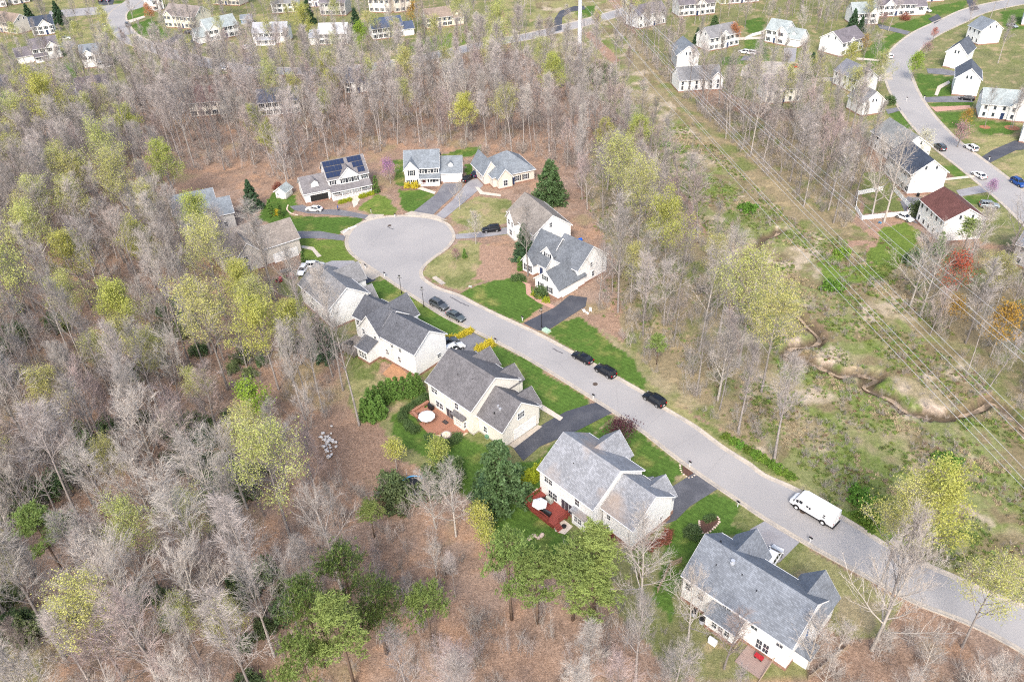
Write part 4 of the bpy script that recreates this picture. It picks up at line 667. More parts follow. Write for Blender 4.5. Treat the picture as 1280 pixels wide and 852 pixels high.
# --- generic far colonial: wall/roof/porch/gable/wing from a few numbers
def colonial(label, p0, p1, z, W=8.5, e=5.4, r=8.6, wm=WHITE, rm=RS_A, wing=None, gable=None, porch=None, sh=True, dorm=None, chim=None, back=False, group=None, brick=True, axis='x', garage=None):
    a = G(*p0, z); b_ = G(*p1, z); L = (b_ - a).length; bl = []; wn = []; dm = []; dr = []; gd = []
    bl.append((0, L, 0, W, e, r, axis, 'gable')); yw = 0
    if gable: x, gw, pr = gable; bl.append((x, x + gw, -pr, W * .5, e - .1, e + gw * .42, 'y', 'gable-'))
    def yy(x): return -gable[2] if gable and gable[0] < x < gable[0] + gable[1] else 0
    n = max(2, int(L / 2.3))
    if axis == 'x':
        for i in range(n):
            x = L * (i + .5) / n; wn.append(('S', yy(x), x, e - 1.15, .8, 1.3, sh))
            if not porch: wn.append(('S', yy(x), x, 1.6, .8, 1.35, sh)) if i != n // 2 or back else dr.append(('S', yy(x), x, .3))
        if porch: bl.append((porch[0], porch[1], -1.9, 0, 2.5, 3.3, 'x', 'porch')); dr.append(('S', 0, (porch[0] + porch[1]) / 2, .3)); wn += [('S', yy(porch[0] + .9), porch[0] + .9, 1.6, .8, 1.35, sh), ('S', yy(porch[1] - .9), porch[1] - .9, 1.6, .8, 1.35, sh)]
        for f, c in (('W', 0), ('E', L)):
            wn += [(f, c, W * .35, r - 2.2 if r - e > 2.5 else e - 1.2, .6, 1.0), (f, c, W * .65, r - 2.2 if r - e > 2.5 else e - 1.2, .6, 1.0)]
    else: wn += [('S', 0, L * .42, e + .3, .6, 1.1), ('S', 0, L * .58, e + .3, .6, 1.1)]
    if garage: gd.append(garage)
    if wing:
        s, wl, wd, off, we, wr, gdo = wing; x0, x1 = (L + .02, L + wl) if s > 0 else (-wl, -.02); bl.append((x0, x1, off, off + wd, we, wr, 'x', 'gable'))
        if gdo: gd.append(('S', off, (x0 + x1) / 2, .1, min(4.9, wl - 1)))
        else: wn.append(('S', off, (x0 + x1) / 2, we - 1.1, .8, 1.2, sh))
        if dorm: dm.append(((x0 + x1) / 2, off + 1.1, we + .7, 1.5, 1.3, 2.4))
    elif dorm: dm += [(L * k, W * .12, e + .6, 1.4, 1.2, 2.2) for k in (.28, .72)]
    return house(label, p0, p1, z, bl, wm, rm, wn, dr, gd, dm, chim=[(L * .98, W * .5, 0, r + 1.0)] if chim else (), brick=brick, far=True, group=group)
colonial('house with tan-brown roof at the left edge, below the top left corner', (-12, 38), (22, 44), 0, 9, rm=RS_T, wm=TANS, gable=(7, 5, .5))
colonial('small white house at the very top left corner of the picture', (-14, 12), (9, 9), 0, 8, rm=RS_A)
colonial('white house behind tall dark trees near the top left corner', (18, 7), (38, 3), 0, 8, rm=RS_A)
colonial('house with navy roof and white front gable, second from the left edge', (43, 46), (71, 42), 0, 8, e=4.6, r=8, rm=RS_N, gable=(3, 6, 1.0))
colonial('white house with violet-grey roof, left garage wing and black shutters, upper left', (45, 78), (79, 72), 0, 8.5, rm=RS_V, gable=(5.5, 5, .5), wing=(-1, 6.5, 7.5, .6, 3.2, 6, True), porch=(0, 5))
colonial('white house with slate-blue roof and porch, right of the violet-roofed one at upper left', (106, 86), (139, 82), 0, 8.5, rm=RS_J, gable=(0.5, 5, .6), porch=(5.6, 11))
colonial('brown-roofed house with white gable end half hidden in trees, left side', (101, 128), (140, 122), 0, 10, e=3.6, r=7.6, rm=RS_V, sh=False)
colonial('grey-roofed house behind the salmon-coloured tree, top left', (192, 15), (206, 12), 0, 9, rm=RS_J, gable=(0.3, 4, .5))
colonial('cream house with three brown roof gables facing the curve of the street, upper left', (208, 34), (247, 38), 0, 11, e=5.8, r=9.6, wm=YEL, rm=shingle('rose_brown_shingles', (.26, .225, .205)), gable=(1, 5, .6), wing=None)
colonial('white and stone house with pale green roof and garage gable, upper left', (262, 53), (300, 45), 0, 9, e=5.4, r=9, rm=RS_P, gable=(.5, 5.5, 1.2), wing=(-1, 5, 7, 0, 3.2, 6.2, True))
colonial('white colonial with light grey roof and centre gable behind blossoming trees, upper left', (318, 56), (360, 55), 0, 8.5, e=5.2, r=8.4, rm=shingle('lilac_grey_shingles', (.36, .37, .40)), gable=(6, 3, .4), porch=(1.5, 10))
colonial('white colonial with nearly white roof and left garage wing, upper left', (400, 57), (435, 56), 0, 8.5, e=5.0, r=8.3, rm=RS_L, wing=(-1, 4.5, 7, .8, 3.3, 5.6, True))
colonial('white house with bright navy roof between two green trees, top', (467, 51), (505, 46), 0, 8.5, e=5.0, r=8.2, rm=shingle('bright_navy_shingles', (.075, .10, .16)), wing=(1, 5, 6, .5, 3.2, 5.5, True))
colonial('tan-roofed cream house with side wing at top centre', (534, 37), (566, 33), 0, 8.5, e=4.8, r=8.0, rm=RS_T, wm=YEL, wing=(1, 5.5, 6.5, .4, 3.6, 6, False), dorm=True)
colonial('grey house seen from the back at the top, right of the dark tree', (401, 20), (433, 20), 0, 9, e=6.2, r=9, rm=RS_V, wm=GREYS, back=True)
colonial('cream house seen from the back at the top behind the navy roof', (462, 16), (488, 17), 0, 9, e=6.4, r=9.2, rm=RS_V, wm=CREAM, back=True)
colonial('cream and brown house seen from the back beside the orange maple', (494, 17), (515, 14), 0, 9, e=6.4, r=9.2, rm=RS_V, wm=TANS, back=True)
colonial('white house with one round window behind bare trees at the top edge', (341, 18), (374, 16), 0, 8, e=5, r=8, rm=RS_A, back=True)
colonial('pale house at the top edge between the dark trees and the grey house', (384, 10), (400, 9), 0, 8, e=5, r=8, rm=RS_A)
colonial('tan house at the top edge above the small blue shed', (262, 6), (300, 8), 0, 8, e=5, r=7.6, rm=RS_V, wm=TANS)
colonial('brown-roofed house with narrow white gable seen from the back in the upper woods', (240, 148), (284, 144), 0, 9, e=5.6, r=9.6, rm=shingle('reddish_brown_shingles', (.16, .10, .09)), wm=CREAM, back=True, chim=True)
colonial('white house with blue-slate roof deep in the upper woods', (326, 147), (376, 142), 0, 9, e=5.2, r=8.4, rm=shingle('deep_slate_shingles', (.12, .13, .17)), back=True)
colonial('white house with dark slate roof below the far street, behind bare trees', (432, 118), (455, 117), 0, 8, e=4.6, r=8.2, rm=shingle('deep_slate_shingles', (.12, .13, .17)), wing=(1, 6.2, 7, .8, 3.4, 6.2, False), dorm=True)
hS = colonial('grey-white house glimpsed in the trees right of the two white dormers', (556, 105), (580, 103), 0, 8, e=5, r=8, rm=RS_A, back=True)
# upper right neighbourhood
colonial('white house seen through bare trees at the top, left of the power line woods', (797, 37), (832, 30), 0, 9, e=5.8, r=9, rm=RS_V, gable=(1, 4, .5), sh=False)
colonial('white house with two gables at the top edge, above the shuttered row', (848, 22), (893, 18), 0, 9, e=5.4, r=8.6, rm=RS_V, gable=(8, 5, .6))
colonial('long white house on the very top edge, right of centre', (900, 7), (948, 3), 0, 8, e=5, r=8, rm=RS_A)
colonial('white shuttered house with grey roof beside an orange-leafed tree', (886, 65), (923, 57), 0, 8.5, e=5.4, r=8.6, rm=RS_A, gable=(4.5, 5, .5))
colonial('tall narrow white house showing its gable, left of the orange-leafed tree', (845, 88), (872, 87), 0, 13, e=5.8, r=9.0, rm=RS_J, axis='y', wm=siding('shade_white_siding', (.66, .66, .66)))
colonial('white house with pale roof, shuttered front gable, brick base and garage with one dormer', (955.5, 53), (979, 57), 0, 8.5, e=5.4, r=8.6, rm=RS_P, gable=(4.6, 4.8, .5), wing=(1, 6.6, 7.5, .2, 3.4, 6.4, True), dorm=True)
colonial('white house with violet-grey roof and stone entry, right of the dormered garage', (1050, 72), (1077, 64), 0, 10.5, e=5.6, r=8.8, rm=RS_V, gable=(3.6, 3.2, .3))
colonial('grey-roofed white house half hidden in trees at the edge of the power line clearing', (848, 116), (900, 112), 0, 9, e=4.4, r=7.6, rm=RS_A, gable=(11, 5, .6), sh=False)
colonial('brown-roofed white house half hidden in trees below the small cul-de-sac', (956, 130), (1000, 128), 0, 10, e=5.2, r=8.4, rm=shingle('mauve_brown_shingles', (.21, .18, .18)), wm=CREAM, sh=False, gable=(1, 4.5, .5))
colonial('slate-roofed house with white gable below the violet-roofed one', (1040, 105), (1068, 119), 0, 8.5, e=5.2, r=8.4, rm=shingle('dusty_slate_shingles', (.20, .205, .23)), sh=False, back=True)
colonial('house with small white pediment in front of the long grey roof, right neighbourhood', (1076, 146), (1102, 142), 0, 8, e=4.6, r=7.8, rm=RS_A, axis='y', sh=False)
colonial('long grey-roofed house with white gable end left of the blossoming white tree', (1085, 184), (1118, 208), 0, 10, e=5.2, r=8.6, rm=shingle('moss_grey_shingles', (.23, .24, .24)), sh=False, back=True)
colonial('tall white house with navy roof and two white garage doors', (1104, 217), (1133, 244), 0, 9.6, e=6.2, r=9.8, rm=RS_N, sh=True, back=True)
hM = colonial('white house with maroon roof above the rough clearing', (1152, 249), (1181.7, 276), 6.0, 10.0, e=6.0, r=8.9, rm=RS_M, sh=False, back=True)
colonial('white house with grey roof at the far end of the right street, top right', (1206, 50), (1222, 57), 0, 9, e=5.8, r=9, rm=RS_J, sh=False, back=True)
colonial('white house with dark slate roof showing its gable to the street, right side', (1178, 84), (1203, 88), 0, 11, e=5.8, r=9.2, rm=shingle('ink_slate_shingles', (.11, .125, .15)), axis='y', garage=('S', 0, 5, .1, 4.6))
colonial('plain tall white gable house with slate roof and dark car at its side', (1189, 119), (1220, 122), 0, 11, e=6.2, r=9.4, rm=shingle('ink_slate_shingles', (.11, .125, .15)), axis='y')
colonial('white house with silver-grey roofs above two red-ringed trees, right edge', (1222, 148), (1268, 152), 0, 9.5, e=5.0, r=8.4, rm=RS_P, gable=(8.0, 7.0, .6), sh=False, brick=True)
colonial('white house corner cut by the right edge beside the dark driveway', (1273, 178), (1300, 182), 0, 9, rm=RS_A, sh=False)
colonial('grey-roofed house cut by the right edge below the maroon-roofed house', (1262, 330), (1330, 352), 0, 12, e=5.4, r=9.2, rm=RS_D, wm=GREYS, sh=False)
colonial('white house with pale green-grey roof behind the pair of spruces, top right', (1064, 32), (1092, 31), 0, 9, e=5, r=8.4, rm=RS_P, gable=(6.5, 4.6, .5))
colonial('white house with two dormer gables beside the dark round bush, top right', (1096, 22), (1142, 20), 0, 9, e=5.2, r=8.6, rm=RS_V, gable=(2, 5, .5), wing=(1, 5, 7, 0, 4, 6.4, False))
colonial('pale house on the top edge at right, above the street curve', (1148, 4), (1180, 2), 0, 8, e=4.6, r=7.6, rm=RS_A, sh=False)
colonial('white house corner at the top right edge beyond the blue parked car', (1276, 32), (1300, 34), 0, 9, rm=RS_A, sh=False)
house('small grey garden shed with white walls beside the garage with solar-panelled house', (345.5, 247.5), (358, 249), 0, [(0, 'L', 0, 3.6, 2.2, 3.4, 'y', 'gable')], WHITE, RS_P, wins=[('S', 0, .8, 1.3, .5, .6)], doors=[('S', 0, 2.0, .0, .9, 1.9, TRIM)], cat='shed', name='garden_shed')
house('small blue shed with two white-framed windows behind the upper left houses', (302, 31), (316, 30), 0, [(0, 'L', 0, 4.2, 2.6, 4.0, 'x', 'gable')], siding('blue_siding', (.22, .30, .40)), RS_J, wins=[('S', 0, 1.2, 1.5, .7, .8), ('S', 0, 3.2, 1.5, .7, .8)], cat='shed', name='garden_shed')
# ---------------------------------------------------------------- vehicles
def paint(name, col, metal=.3): return mat(name, col, .28, .03, 2, metal=metal, spec=.6)
P_BLK = paint('black_paint', (.012, .014, .02)); P_GRY = paint('dark_grey_paint', (.10, .11, .12)); P_SIL = paint('silver_paint', (.30, .34, .36)); P_WHT = paint('white_paint', (.78, .78, .78), 0)
P_BLU = paint('blue_paint', (.02, .08, .30)); P_RED = paint('red_paint', (.38, .02, .03), .1); P_CHR = paint('bright_trim', (.5, .52, .55), .8)
def loft(secs):       # secs: list of (x, [(y,z)...]) half sections mirrored
    v = []; f = []; n = None
    for x, hs in secs:
        ring = [(x, -y, z) for y, z in hs] + [(x, y, z) for y, z in hs[::-1]]; n = len(ring); v += ring
    for i in range(len(secs) - 1):
        for j in range(n): a = i * n + j; b_ = i * n + (j + 1) % n; f.append((a, b_, b_ + n, a + n))
    f.append(tuple(range(n))[::-1]); f.append(tuple((len(secs) - 1) * n + j for j in range(n))); return MB().add(v, f)
CARS = {}
SHAPE = {  # length, width, wheel radius, wheelbase, hood height, belt, roof, cabin x: (windscreen base, roof front, roof rear, rear base), tail height
 'suv': (4.75, 1.90, .37, 2.8, 1.02, 1.08, 1.72, (.95, .25, -1.95, -2.28), 1.05), 'sedan': (4.8, 1.82, .33, 2.8, .88, .94, 1.44, (1.0, .2, -1.15, -1.85), 1.0),
 'minivan': (5.0, 1.95, .34, 2.95, 1.0, 1.08, 1.74, (1.45, .5, -2.1, -2.42), 1.05), 'wagon': (4.6, 1.82, .34, 2.7, .95, 1.0, 1.58, (1.0, .3, -1.7, -2.18), 1.0)}
def car_meshes(kind):
    if kind in CARS: return CARS[kind]
    L, W, wr, wb, hz, bz, rz_, cx, tz = SHAPE[kind]; h = L / 2; w2 = W / 2; gz = .2; R_ = {}
    def sec(x, top, k, kt=.90): return (x, [(w2 * k * .9, gz), (w2 * k, gz + .16), (w2 * k, .62), (w2 * k * .98, top - .10), (w2 * k * kt, top)])
    b = loft([sec(-h, .72, .80), sec(-h + .06, tz - .1, .9), sec(-h + .25, tz, .97), sec(-wb / 2, bz, 1.0), sec(0, bz, 1.0), sec(cx[0], bz, 1.0), sec(wb / 2, hz, .99), sec(h - .32, hz - .1, .95), sec(h - .08, hz - .24, .86), sec(h, .60, .76)])
    R_['body'] = b.mesh('body', None, True)
    def cab(k, zt, ins=0): return None
    yb, yt = w2 * .90, w2 * .72; g = MB(); zt = rz_ - .05
    X0, X1, X2, X3 = cx
    g.add([(X0, -yb, bz - .02), (X0, yb, bz - .02), (X1, yt, zt), (X1, -yt, zt), (X3, -yb, tz - .02), (X3, yb, tz - .02), (X2, yt, zt), (X2, -yt, zt)], [(0, 1, 2, 3), (5, 4, 7, 6), (4, 0, 3, 7), (1, 5, 6, 2), (3, 2, 6, 7)]); R_['glasshouse'] = g.mesh('glasshouse', DARKG)
    r = loft([(X2 - .04, [(yt * .96, zt - .02), (yt * .9, zt + .02)]), (X2 + .15, [(yt * 1.02, zt - .02), (yt * .92, rz_ - .005)]), ((X1 + X2) / 2, [(yt * 1.03, zt - .01), (yt * .9, rz_ + .02)]), (X1 - .1, [(yt * 1.02, zt - .02), (yt * .9, rz_)]), (X1 + .06, [(yt * .98, zt - .03), (yt * .9, zt + .01)])])
    p = MB()
    for s in (-1, 1):
        for a, c, w_ in ((X0, X1, .055), (X3, X2, .09)): p.tube([(a, s * (yb + .0), (bz if a == X0 else tz) - .02), (c, s * yt, zt)], w_, 4)
        for q in ((.12, .42, .72) if kind != 'sedan' else (.40,)):
            q = X1 + (X2 - X1) * q; p.tube([(q - .03, s * (yb + .005), bz - .02), (q, s * (yt + .005), zt)], .045, 4) if q < X1 - .3 or kind == 'sedan' else None
    r.add(p.v, p.f); R_['roof_panel'] = r.mesh('roof_panel', None, True)
    R_['wheel'] = MB().tube([(0, -.11, 0), (0, .11, 0)], wr, 16).mesh('wheel', TYRE); rim = MB().tube([(0, -.122, 0), (0, -.10, 0)], wr * .66, 14).tube([(0, .10, 0), (0, .122, 0)], wr * .66, 14); R_['rim'] = rim.mesh('rim', RIM)
    R_['arch'] = MB().tube([(0, -.05, 0), (0, .05, 0)], wr + .09, 16).mesh('wheel_arch', mat('arch_plastic', (.02, .02, .02), .8, .1))
    R_['headlight'] = MB().box(-.14, .02, -.19, .19, -.07, .07).mesh('headlight', WLAMP); R_['tail_light'] = MB().box(-.02, .12, -.13, .13, -.13, .13).mesh('tail_light', RLAMP); R_['mirror'] = MB().box(-.09, .07, -.09, .09, -.06, .07).mesh('wing_mirror', None)
    R_['plate'] = MB().box(-.015, .0, -.26, .26, -.08, .08).mesh('number_plate', TRIM); R_['bumper'] = MB().box(-.05, .08, -w2 * .8, w2 * .8, -.09, .09).mesh('bumper', BLACKM); R_['rack'] = MB().tube([(X2 + .2, 0, 0), (X1 - .2, 0, 0)], .03, 5).mesh('roof_rail', BLACKM)
    CARS[kind] = R_; return R_
def car(kind, pm, a, b_, label, cat='car', name='parked_car', group=None, z=.03):
    """a: photograph position of the middle on the ground, b_: a point it faces"""
    L, W, wr, wb, hz, bz, rz_, cx, tz = SHAPE[kind]; m = car_meshes(kind); o = thing(name, label, cat, G(*a) + Vector((0, 0, z)), ang(G(*a), G(*b_)), group)
    def P(k, me, loc=(0, 0, 0), mt=None, par=None, rz=0):
        q = link(k, me, par or o, loc, rz)
        if mt:
            if not me.materials: me.materials.append(mt)
            q.material_slots[0].link = 'OBJECT'; q.material_slots[0].material = mt
        return q
    P('body', m['body'], mt=pm); P('glasshouse', m['glasshouse']); P('roof_panel', m['roof_panel'], mt=pm)
    for sx in (-1, 1):
        for sy in (-1, 1):
            P('wheel_arch', m['arch'], (sx * wb / 2, sy * (W / 2 - .042), wr + .02)); q = P('wheel', m['wheel'], (sx * wb / 2, sy * (W / 2 - .09), wr)); P('rim', m['rim'], par=q)
    for sy in (-1, 1): P('headlight', m['headlight'], (L / 2 - .12, sy * W * .33, hz - .27)); P('tail_light', m['tail_light'], (-L / 2 + .0, sy * W * .38, tz - .2)); P('wing_mirror', m['mirror'], (cx[0] - .1, sy * (W / 2 + .06), bz + .02), pm)
    P('number_plate', m['plate'], (-L / 2 - .005, 0, .62)); P('bumper', m['bumper'], (-L / 2 - .01, 0, .40)); P('bumper', m['bumper'], (L / 2 - .05, 0, .36))
    if kind == 'suv':
        for sy in (-1, 1): P('roof_rail', m['rack'], (0, sy * W * .34, rz_ + .05))
    return o
car('sedan', P_BLK, (728, 449.5), (716, 443), 'black sedan, upper left of the two parked close together at the far kerb')
car('suv', P_BLK, (756.5, 466.5), (744, 459), 'black crossover parked right behind the black sedan at the far kerb')
car('suv', P_BLK, (817.5, 502), (805, 494), 'black crossover parked alone farther down the far kerb')
car('suv', P_GRY, (549, 383.5), (560, 389), 'dark grey boxy SUV with roof rails parked at the near kerb')
car('sedan', paint('slate_paint', (.11, .13, .135)), (570, 397.5), (582, 403.5), 'slate-grey sedan parked just below the dark grey SUV at the near kerb')
car('suv', P_GRY, (560, 431), (572, 426), 'dark SUV in the driveway by the yellow bushes')
car('suv', P_WHT, (568, 438), (580, 433), 'white SUV next to the dark one in the driveway by the yellow bushes')
car('sedan', P_WHT, (393, 263.5), (384, 263), 'white sedan parked before the open garage of the solar-panelled house')
car('suv', P_BLK, (614, 289), (604, 290), 'black SUV on the short driveway right of the cul-de-sac')
car('suv', P_WHT, (394, 334.5), (404, 334), 'white SUV parked beside the taupe-roofed house, nearest the street')
car('wagon', P_WHT, (379, 340), (375, 346), 'small white car parked left of the white SUV by the taupe-roofed house')
car('sedan', P_BLK, (585, 225), (592, 220), 'dark sedan at the end of the driveway behind the side garage'); car('suv', paint('dark_blue_paint', (.015, .03, .09)), (597, 219), (605, 213), 'dark pickup-like SUV deepest behind the side garage by the hipped house')
car('minivan', P_WHT, (964, 700), (970, 691), 'white minivan on the pale driveway of the corner house')
car('suv', P_WHT, (1213, 187), (1204, 182), 'white SUV parked at the far kerb of the right street'); car('sedan', P_WHT, (1223, 221), (1213, 215), 'white sedan parked at the near kerb of the right street'); car('suv', P_BLU, (1272, 231), (1282, 237), 'bright blue car parked at the right edge of the picture')
car('suv', P_SIL, (1236, 259), (1248, 260), 'silver-white SUV parked on the grass side below the driveway, right edge'); car('sedan', P_WHT, (1130, 274), (1137, 277), 'dirty white car parked beside the maroon-roofed house, left one'); car('wagon', P_WHT, (1145, 267), (1153, 268), 'small white car right beside the maroon-roofed house')
car('sedan', P_BLK, (1208, 125), (1198, 124), 'dark blue-black sedan before the plain tall white gable'); car('suv', P_WHT, (1157, 15), (1167, 17), 'white pickup-like SUV beside the street near the top right houses', z=.06); car('sedan', P_SIL, (1265, 34), (1272, 36), 'silver-blue sedan behind the houses in the top right corner')
car('suv', P_GRY, (1174, 186), (1165, 179), 'grey car parked behind the cream-blossomed tree'); car('suv', P_WHT, (1111, 72), (1107, 68), 'white car at the near kerb of the right street curve'); car('sedan', P_RED, (996, 85), (1006, 85), 'red car parked at the small cul-de-sac, upper right')
car('suv', P_WHT, (930, 67), (924, 66), 'left of two white SUVs by the shuttered grey-roofed house'); car('suv', P_WHT, (938, 68), (932, 67), 'right of two white SUVs by the shuttered grey-roofed house'); car('sedan', P_BLK, (846, 96), (850, 98), 'dark car at the wood edge by the tall narrow white house')
car('sedan', P_WHT, (134, 39), (131, 34), 'white car, lower of the two parked on the upper left street'); car('sedan', P_SIL, (131, 33), (129, 29), 'silver car, upper of the two parked on the upper left street'); car('suv', P_GRY, (160, 33), (163, 38), 'dark grey SUV parked alone at the right kerb of the upper left street')
car('suv', P_WHT, (82, 50), (90, 49), 'white SUV on the driveway between the navy and violet roofs'); car('sedan', P_BLK, (237, 42), (247, 41), 'dark sedan on the driveway by the cream three-gabled house'); car('sedan', P_BLK, (245, 44), (251, 43), 'second dark car beside the garage of the pale green roof')
car('suv', P_BLK, (126, 2), (127, -2), 'dark car at the top edge, left of a pair'); car('suv', paint('navy_paint', (.02, .05, .14)), (135, 2), (136, -2), 'navy car at the top edge, right of a pair'); car('suv', P_GRY, (83, 112), (92, 111), 'dark grey SUV by the white gable end of the brown roof')
car('sedan', P_RED, (42, 98), (37, 96), 'red car parked among trees at the left, below the violet-grey roof'); car('sedan', P_WHT, (284, 88), (276, 88), 'white car on the far street seen through bare trees'); car('suv', P_WHT, (309, 61), (315, 58), 'white SUV in the driveway of the light grey roofed colonial'); car('sedan', P_SIL, (277, 77), (270, 76), 'silver car at the far kerb seen through thin trees, upper left')
# step van
sv = thing('delivery_van', 'white walk-in delivery truck parked at the far kerb, lower right', 'truck', G(1016, 641.5) + Vector((0, 0, .03)), ang(G(1026, 647.6), G(993.5, 628.5)))
PV = paint('van_white', (.84, .84, .84), 0)
b = loft([(-3.75, [(1.05, .55), (1.12, .7), (1.12, 2.75), (1.0, 2.95)]), (1.9, [(1.05, .55), (1.12, .7), (1.12, 2.8), (1.0, 2.98)]), (2.5, [(1.03, .55), (1.1, .7), (1.05, 2.55), (.9, 2.72)]), (2.95, [(1.0, .5), (1.05, .7), (1.0, 1.75), (.9, 1.85)]), (3.5, [(.95, .5), (1.0, .7), (.95, 1.35), (.8, 1.5)]), (3.72, [(.85, .5), (.95, .65), (.85, 1.1), (.75, 1.2)])]); b.build('body', PV, sv)
MB().add([(2.95 + .03, -.85, 1.9), (2.98, .85, 1.9), (2.53, .8, 2.6), (2.53, -.8, 2.6), (2.9, -.85, 1.9), (2.9, .85, 1.9), (2.4, .8, 2.6), (2.4, -.8, 2.6)], [(0, 1, 2, 3), (4, 7, 6, 5), (0, 3, 7, 4), (1, 5, 6, 2), (3, 2, 6, 7), (0, 4, 5, 1)]).build('windscreen', DARKG, sv)
for s in (-1, 1):
    for a, c, z0, z1 in ((1.55, 2.1, 1.75, 2.35), (2.2, 2.6, 1.6, 2.2), (.1, .42, 1.55, 2.0), (.5, .9, 1.7, 2.05), (-2.35, -2.0, 1.9, 2.2), (-2.3, -1.95, 1.5, 1.75)): MB().box(a, c, s * 1.125 - .012, s * 1.125 + .012, z0, z1).build('side_window', DARKG, sv)
    MB().box(-3.7, 3.3, s * 1.1 - .05, s * 1.1 + .05, .42, .56).build('side_skirt', BLACKM, sv); MB().box(-3.6, 1.3, s * 1.122 - .008, s * 1.122 + .008, 1.05, 1.12).build('rub_rail', STEEL, sv); MB().box(1.32, 1.36, s * 1.124 - .01, s * 1.124 + .01, .8, 2.5).build('door_seam', STEEL, sv)
    MB().box(3.5, 3.72, s * .7 - .14, s * .7 + .14, .85, 1.08).build('headlight', WLAMP, sv); MB().box(-3.78, -3.72, s * .95 - .07, s * .95 + .07, 1.0, 1.35).build('tail_light', RLAMP, sv); MB().tube([(2.7, s * 1.0, 2.0), (2.9, s * 1.35, 2.0)], .02, 5).box(2.82, 2.92, s * 1.38 - .1, s * 1.38 + .1, 1.75, 2.15).build('wing_mirror', BLACKM, sv)
    for x in (2.35, -2.15):
        MB().tube([(0, -.05, 0), (0, .05, 0)], .55, 18).build('wheel_arch', BLACKM, sv, (x, s * 1.08, .5)); q = MB().tube([(0, -.14, 0), (0, .14, 0)], .43, 18).build('wheel', TYRE, sv, (x, s * 1.02, .43)); MB().tube([(0, -.152, 0), (0, .152, 0)], .25, 14).build('rim', P_WHT, q)
MB().box(-3.95, -3.75, -1.1, 1.1, .35, .55).build('rear_bumper', BLACKM, sv); MB().box(-3.79, -3.755, -.75, .75, .75, 2.6).box(-3.81, -3.79, -.015, .015, .75, 2.6).build('rear_door', GARD, sv); MB().box(-.4, .4, -.3, .3, 0, .1).build('roof_hatch', P_WHT, sv, (1.2, 0, 2.97))
for k in range(14): MB().box(0, .15, -.008, .008, 0, rnd.uniform(.14, .22)).build('side_decal', mat('faded_grey_print', (.50, .50, .52), .6, .1), sv, (1.0 - k * .21, 1.128, 1.22))
# red garden machines beside the taupe-roofed house
def tractor(a, rz, lab, g=None):
    o = thing('garden_tractor', lab, 'tractor', G(*a), rz, g); MB().box(.1, 1.0, -.32, .32, .45, .85).prism([(-.32, .85), (.32, .85), (.26, .95), (-.26, .95)], .15, .95).build('hood', P_RED, o); MB().box(-.8, .1, -.45, .45, .38, .55).build('fender', P_RED, o); MB().box(-.65, -.25, -.22, .22, .55, .68).box(-.72, -.62, -.22, .22, .6, 1.0).build('seat', BLACKM, o)
    MB().box(-.5, .6, -.62, .62, .12, .28).build('mower_deck', P_RED, o); MB().tube([(.15, 0, .8), (-.1, 0, 1.05)], .03, 6).tube([(-.1, -.2, 1.05), (-.1, .2, 1.05)], .03, 6).build('steering_wheel', BLACKM, o)
    for x, r_, y in ((.75, .2, .38), (-.55, .3, .5)):
        for s in (-1, 1): MB().tube([(x, s * y - .1, r_), (x, s * y + .1, r_)], r_, 12).build('wheel', TYRE, o)
tractor((362, 346), .3, 'red garden machine, right one beside the taupe-roofed house'); tractor((367, 348), 2.2, 'red garden machine farthest right beside the taupe-roofed house, turned away'); tractor((349, 352), 1.0, 'red garden machine standing apart at the lower left of the group')
def trailer(a, rz, lab):
    o = thing('utility_trailer', lab, 'trailer', G(*a), rz); MB().box(-1.3, 1.3, -.75, .75, .5, .56).build('bed', GREYW, o); f = MB()
    for x in (-1.3, -.65, 0, .65, 1.3): f.box(x - .03, x + .03, -.78, -.72, .5, .9).box(x - .03, x + .03, .72, .78, .5, .9)
    f.box(-1.33, 1.33, -.78, -.72, .9, .95).box(-1.33, 1.33, .72, .78, .9, .95).tube([(1.3, 0, .5), (2.4, 0, .45)], .05, 5); f.build('frame', BLACKM, o)
    for s in (-1, 1): MB().tube([(0, s * .85 - .1, .3), (0, s * .85 + .1, .3)], .3, 12).build('wheel', TYRE, o)
trailer((357, 340), .5, 'dark utility trailer with junk before the wide white garage door')
# ---------------------------------------------------------------- street furniture
def lamp(a, lab, hgt=4.6):
    o = thing('street_lamp', lab, 'street lamp', G(*a)); MB().cyl(0, 0, -.2, hgt, .075, 10, .05).cyl(0, 0, 0, .5, .13, 10, .1).build('pole', BLACKM, o); l1 = MB().cyl(0, 0, hgt, hgt + .45, .13, 8, .24).build('lantern', mat('lantern_glass', (.45, .45, .42), .3, .05), o); MB().cyl(0, 0, hgt + .45, hgt + .6, .29, 8, .05).build('lantern_cap', BLACKM, o); MB().box(-.5, .5, -.03, .03, hgt - .15, hgt - .08).build('ladder_bar', BLACKM, o)
lamp((502, 367), 'black street lamp on the lawn below the cul-de-sac', 4.4); lamp((530, 384), 'thin black street lamp beside the parked dark grey SUV', 4.8); lamp((677, 409), 'black lamp post at the driveway of the slate gabled house', 4.4)
def mailbox(a, lab, m=None):
    o = thing('mailbox', lab, 'mailbox', G(*a), R(40)); MB().box(-.05, .05, -.05, .05, -.2, 1.05).box(-.04, .04, -.3, .3, .85, .92).build('post', m or TRIM, o); bx = MB().box(-.11, .11, -.28, .28, 1.05, 1.18).tube([(0, -.28, 1.18), (0, .28, 1.18)], .11, 10); bx.build('box', BLACKM, o); MB().box(.115, .13, .05, .1, 1.15, 1.35).build('flag', P_RED, o)
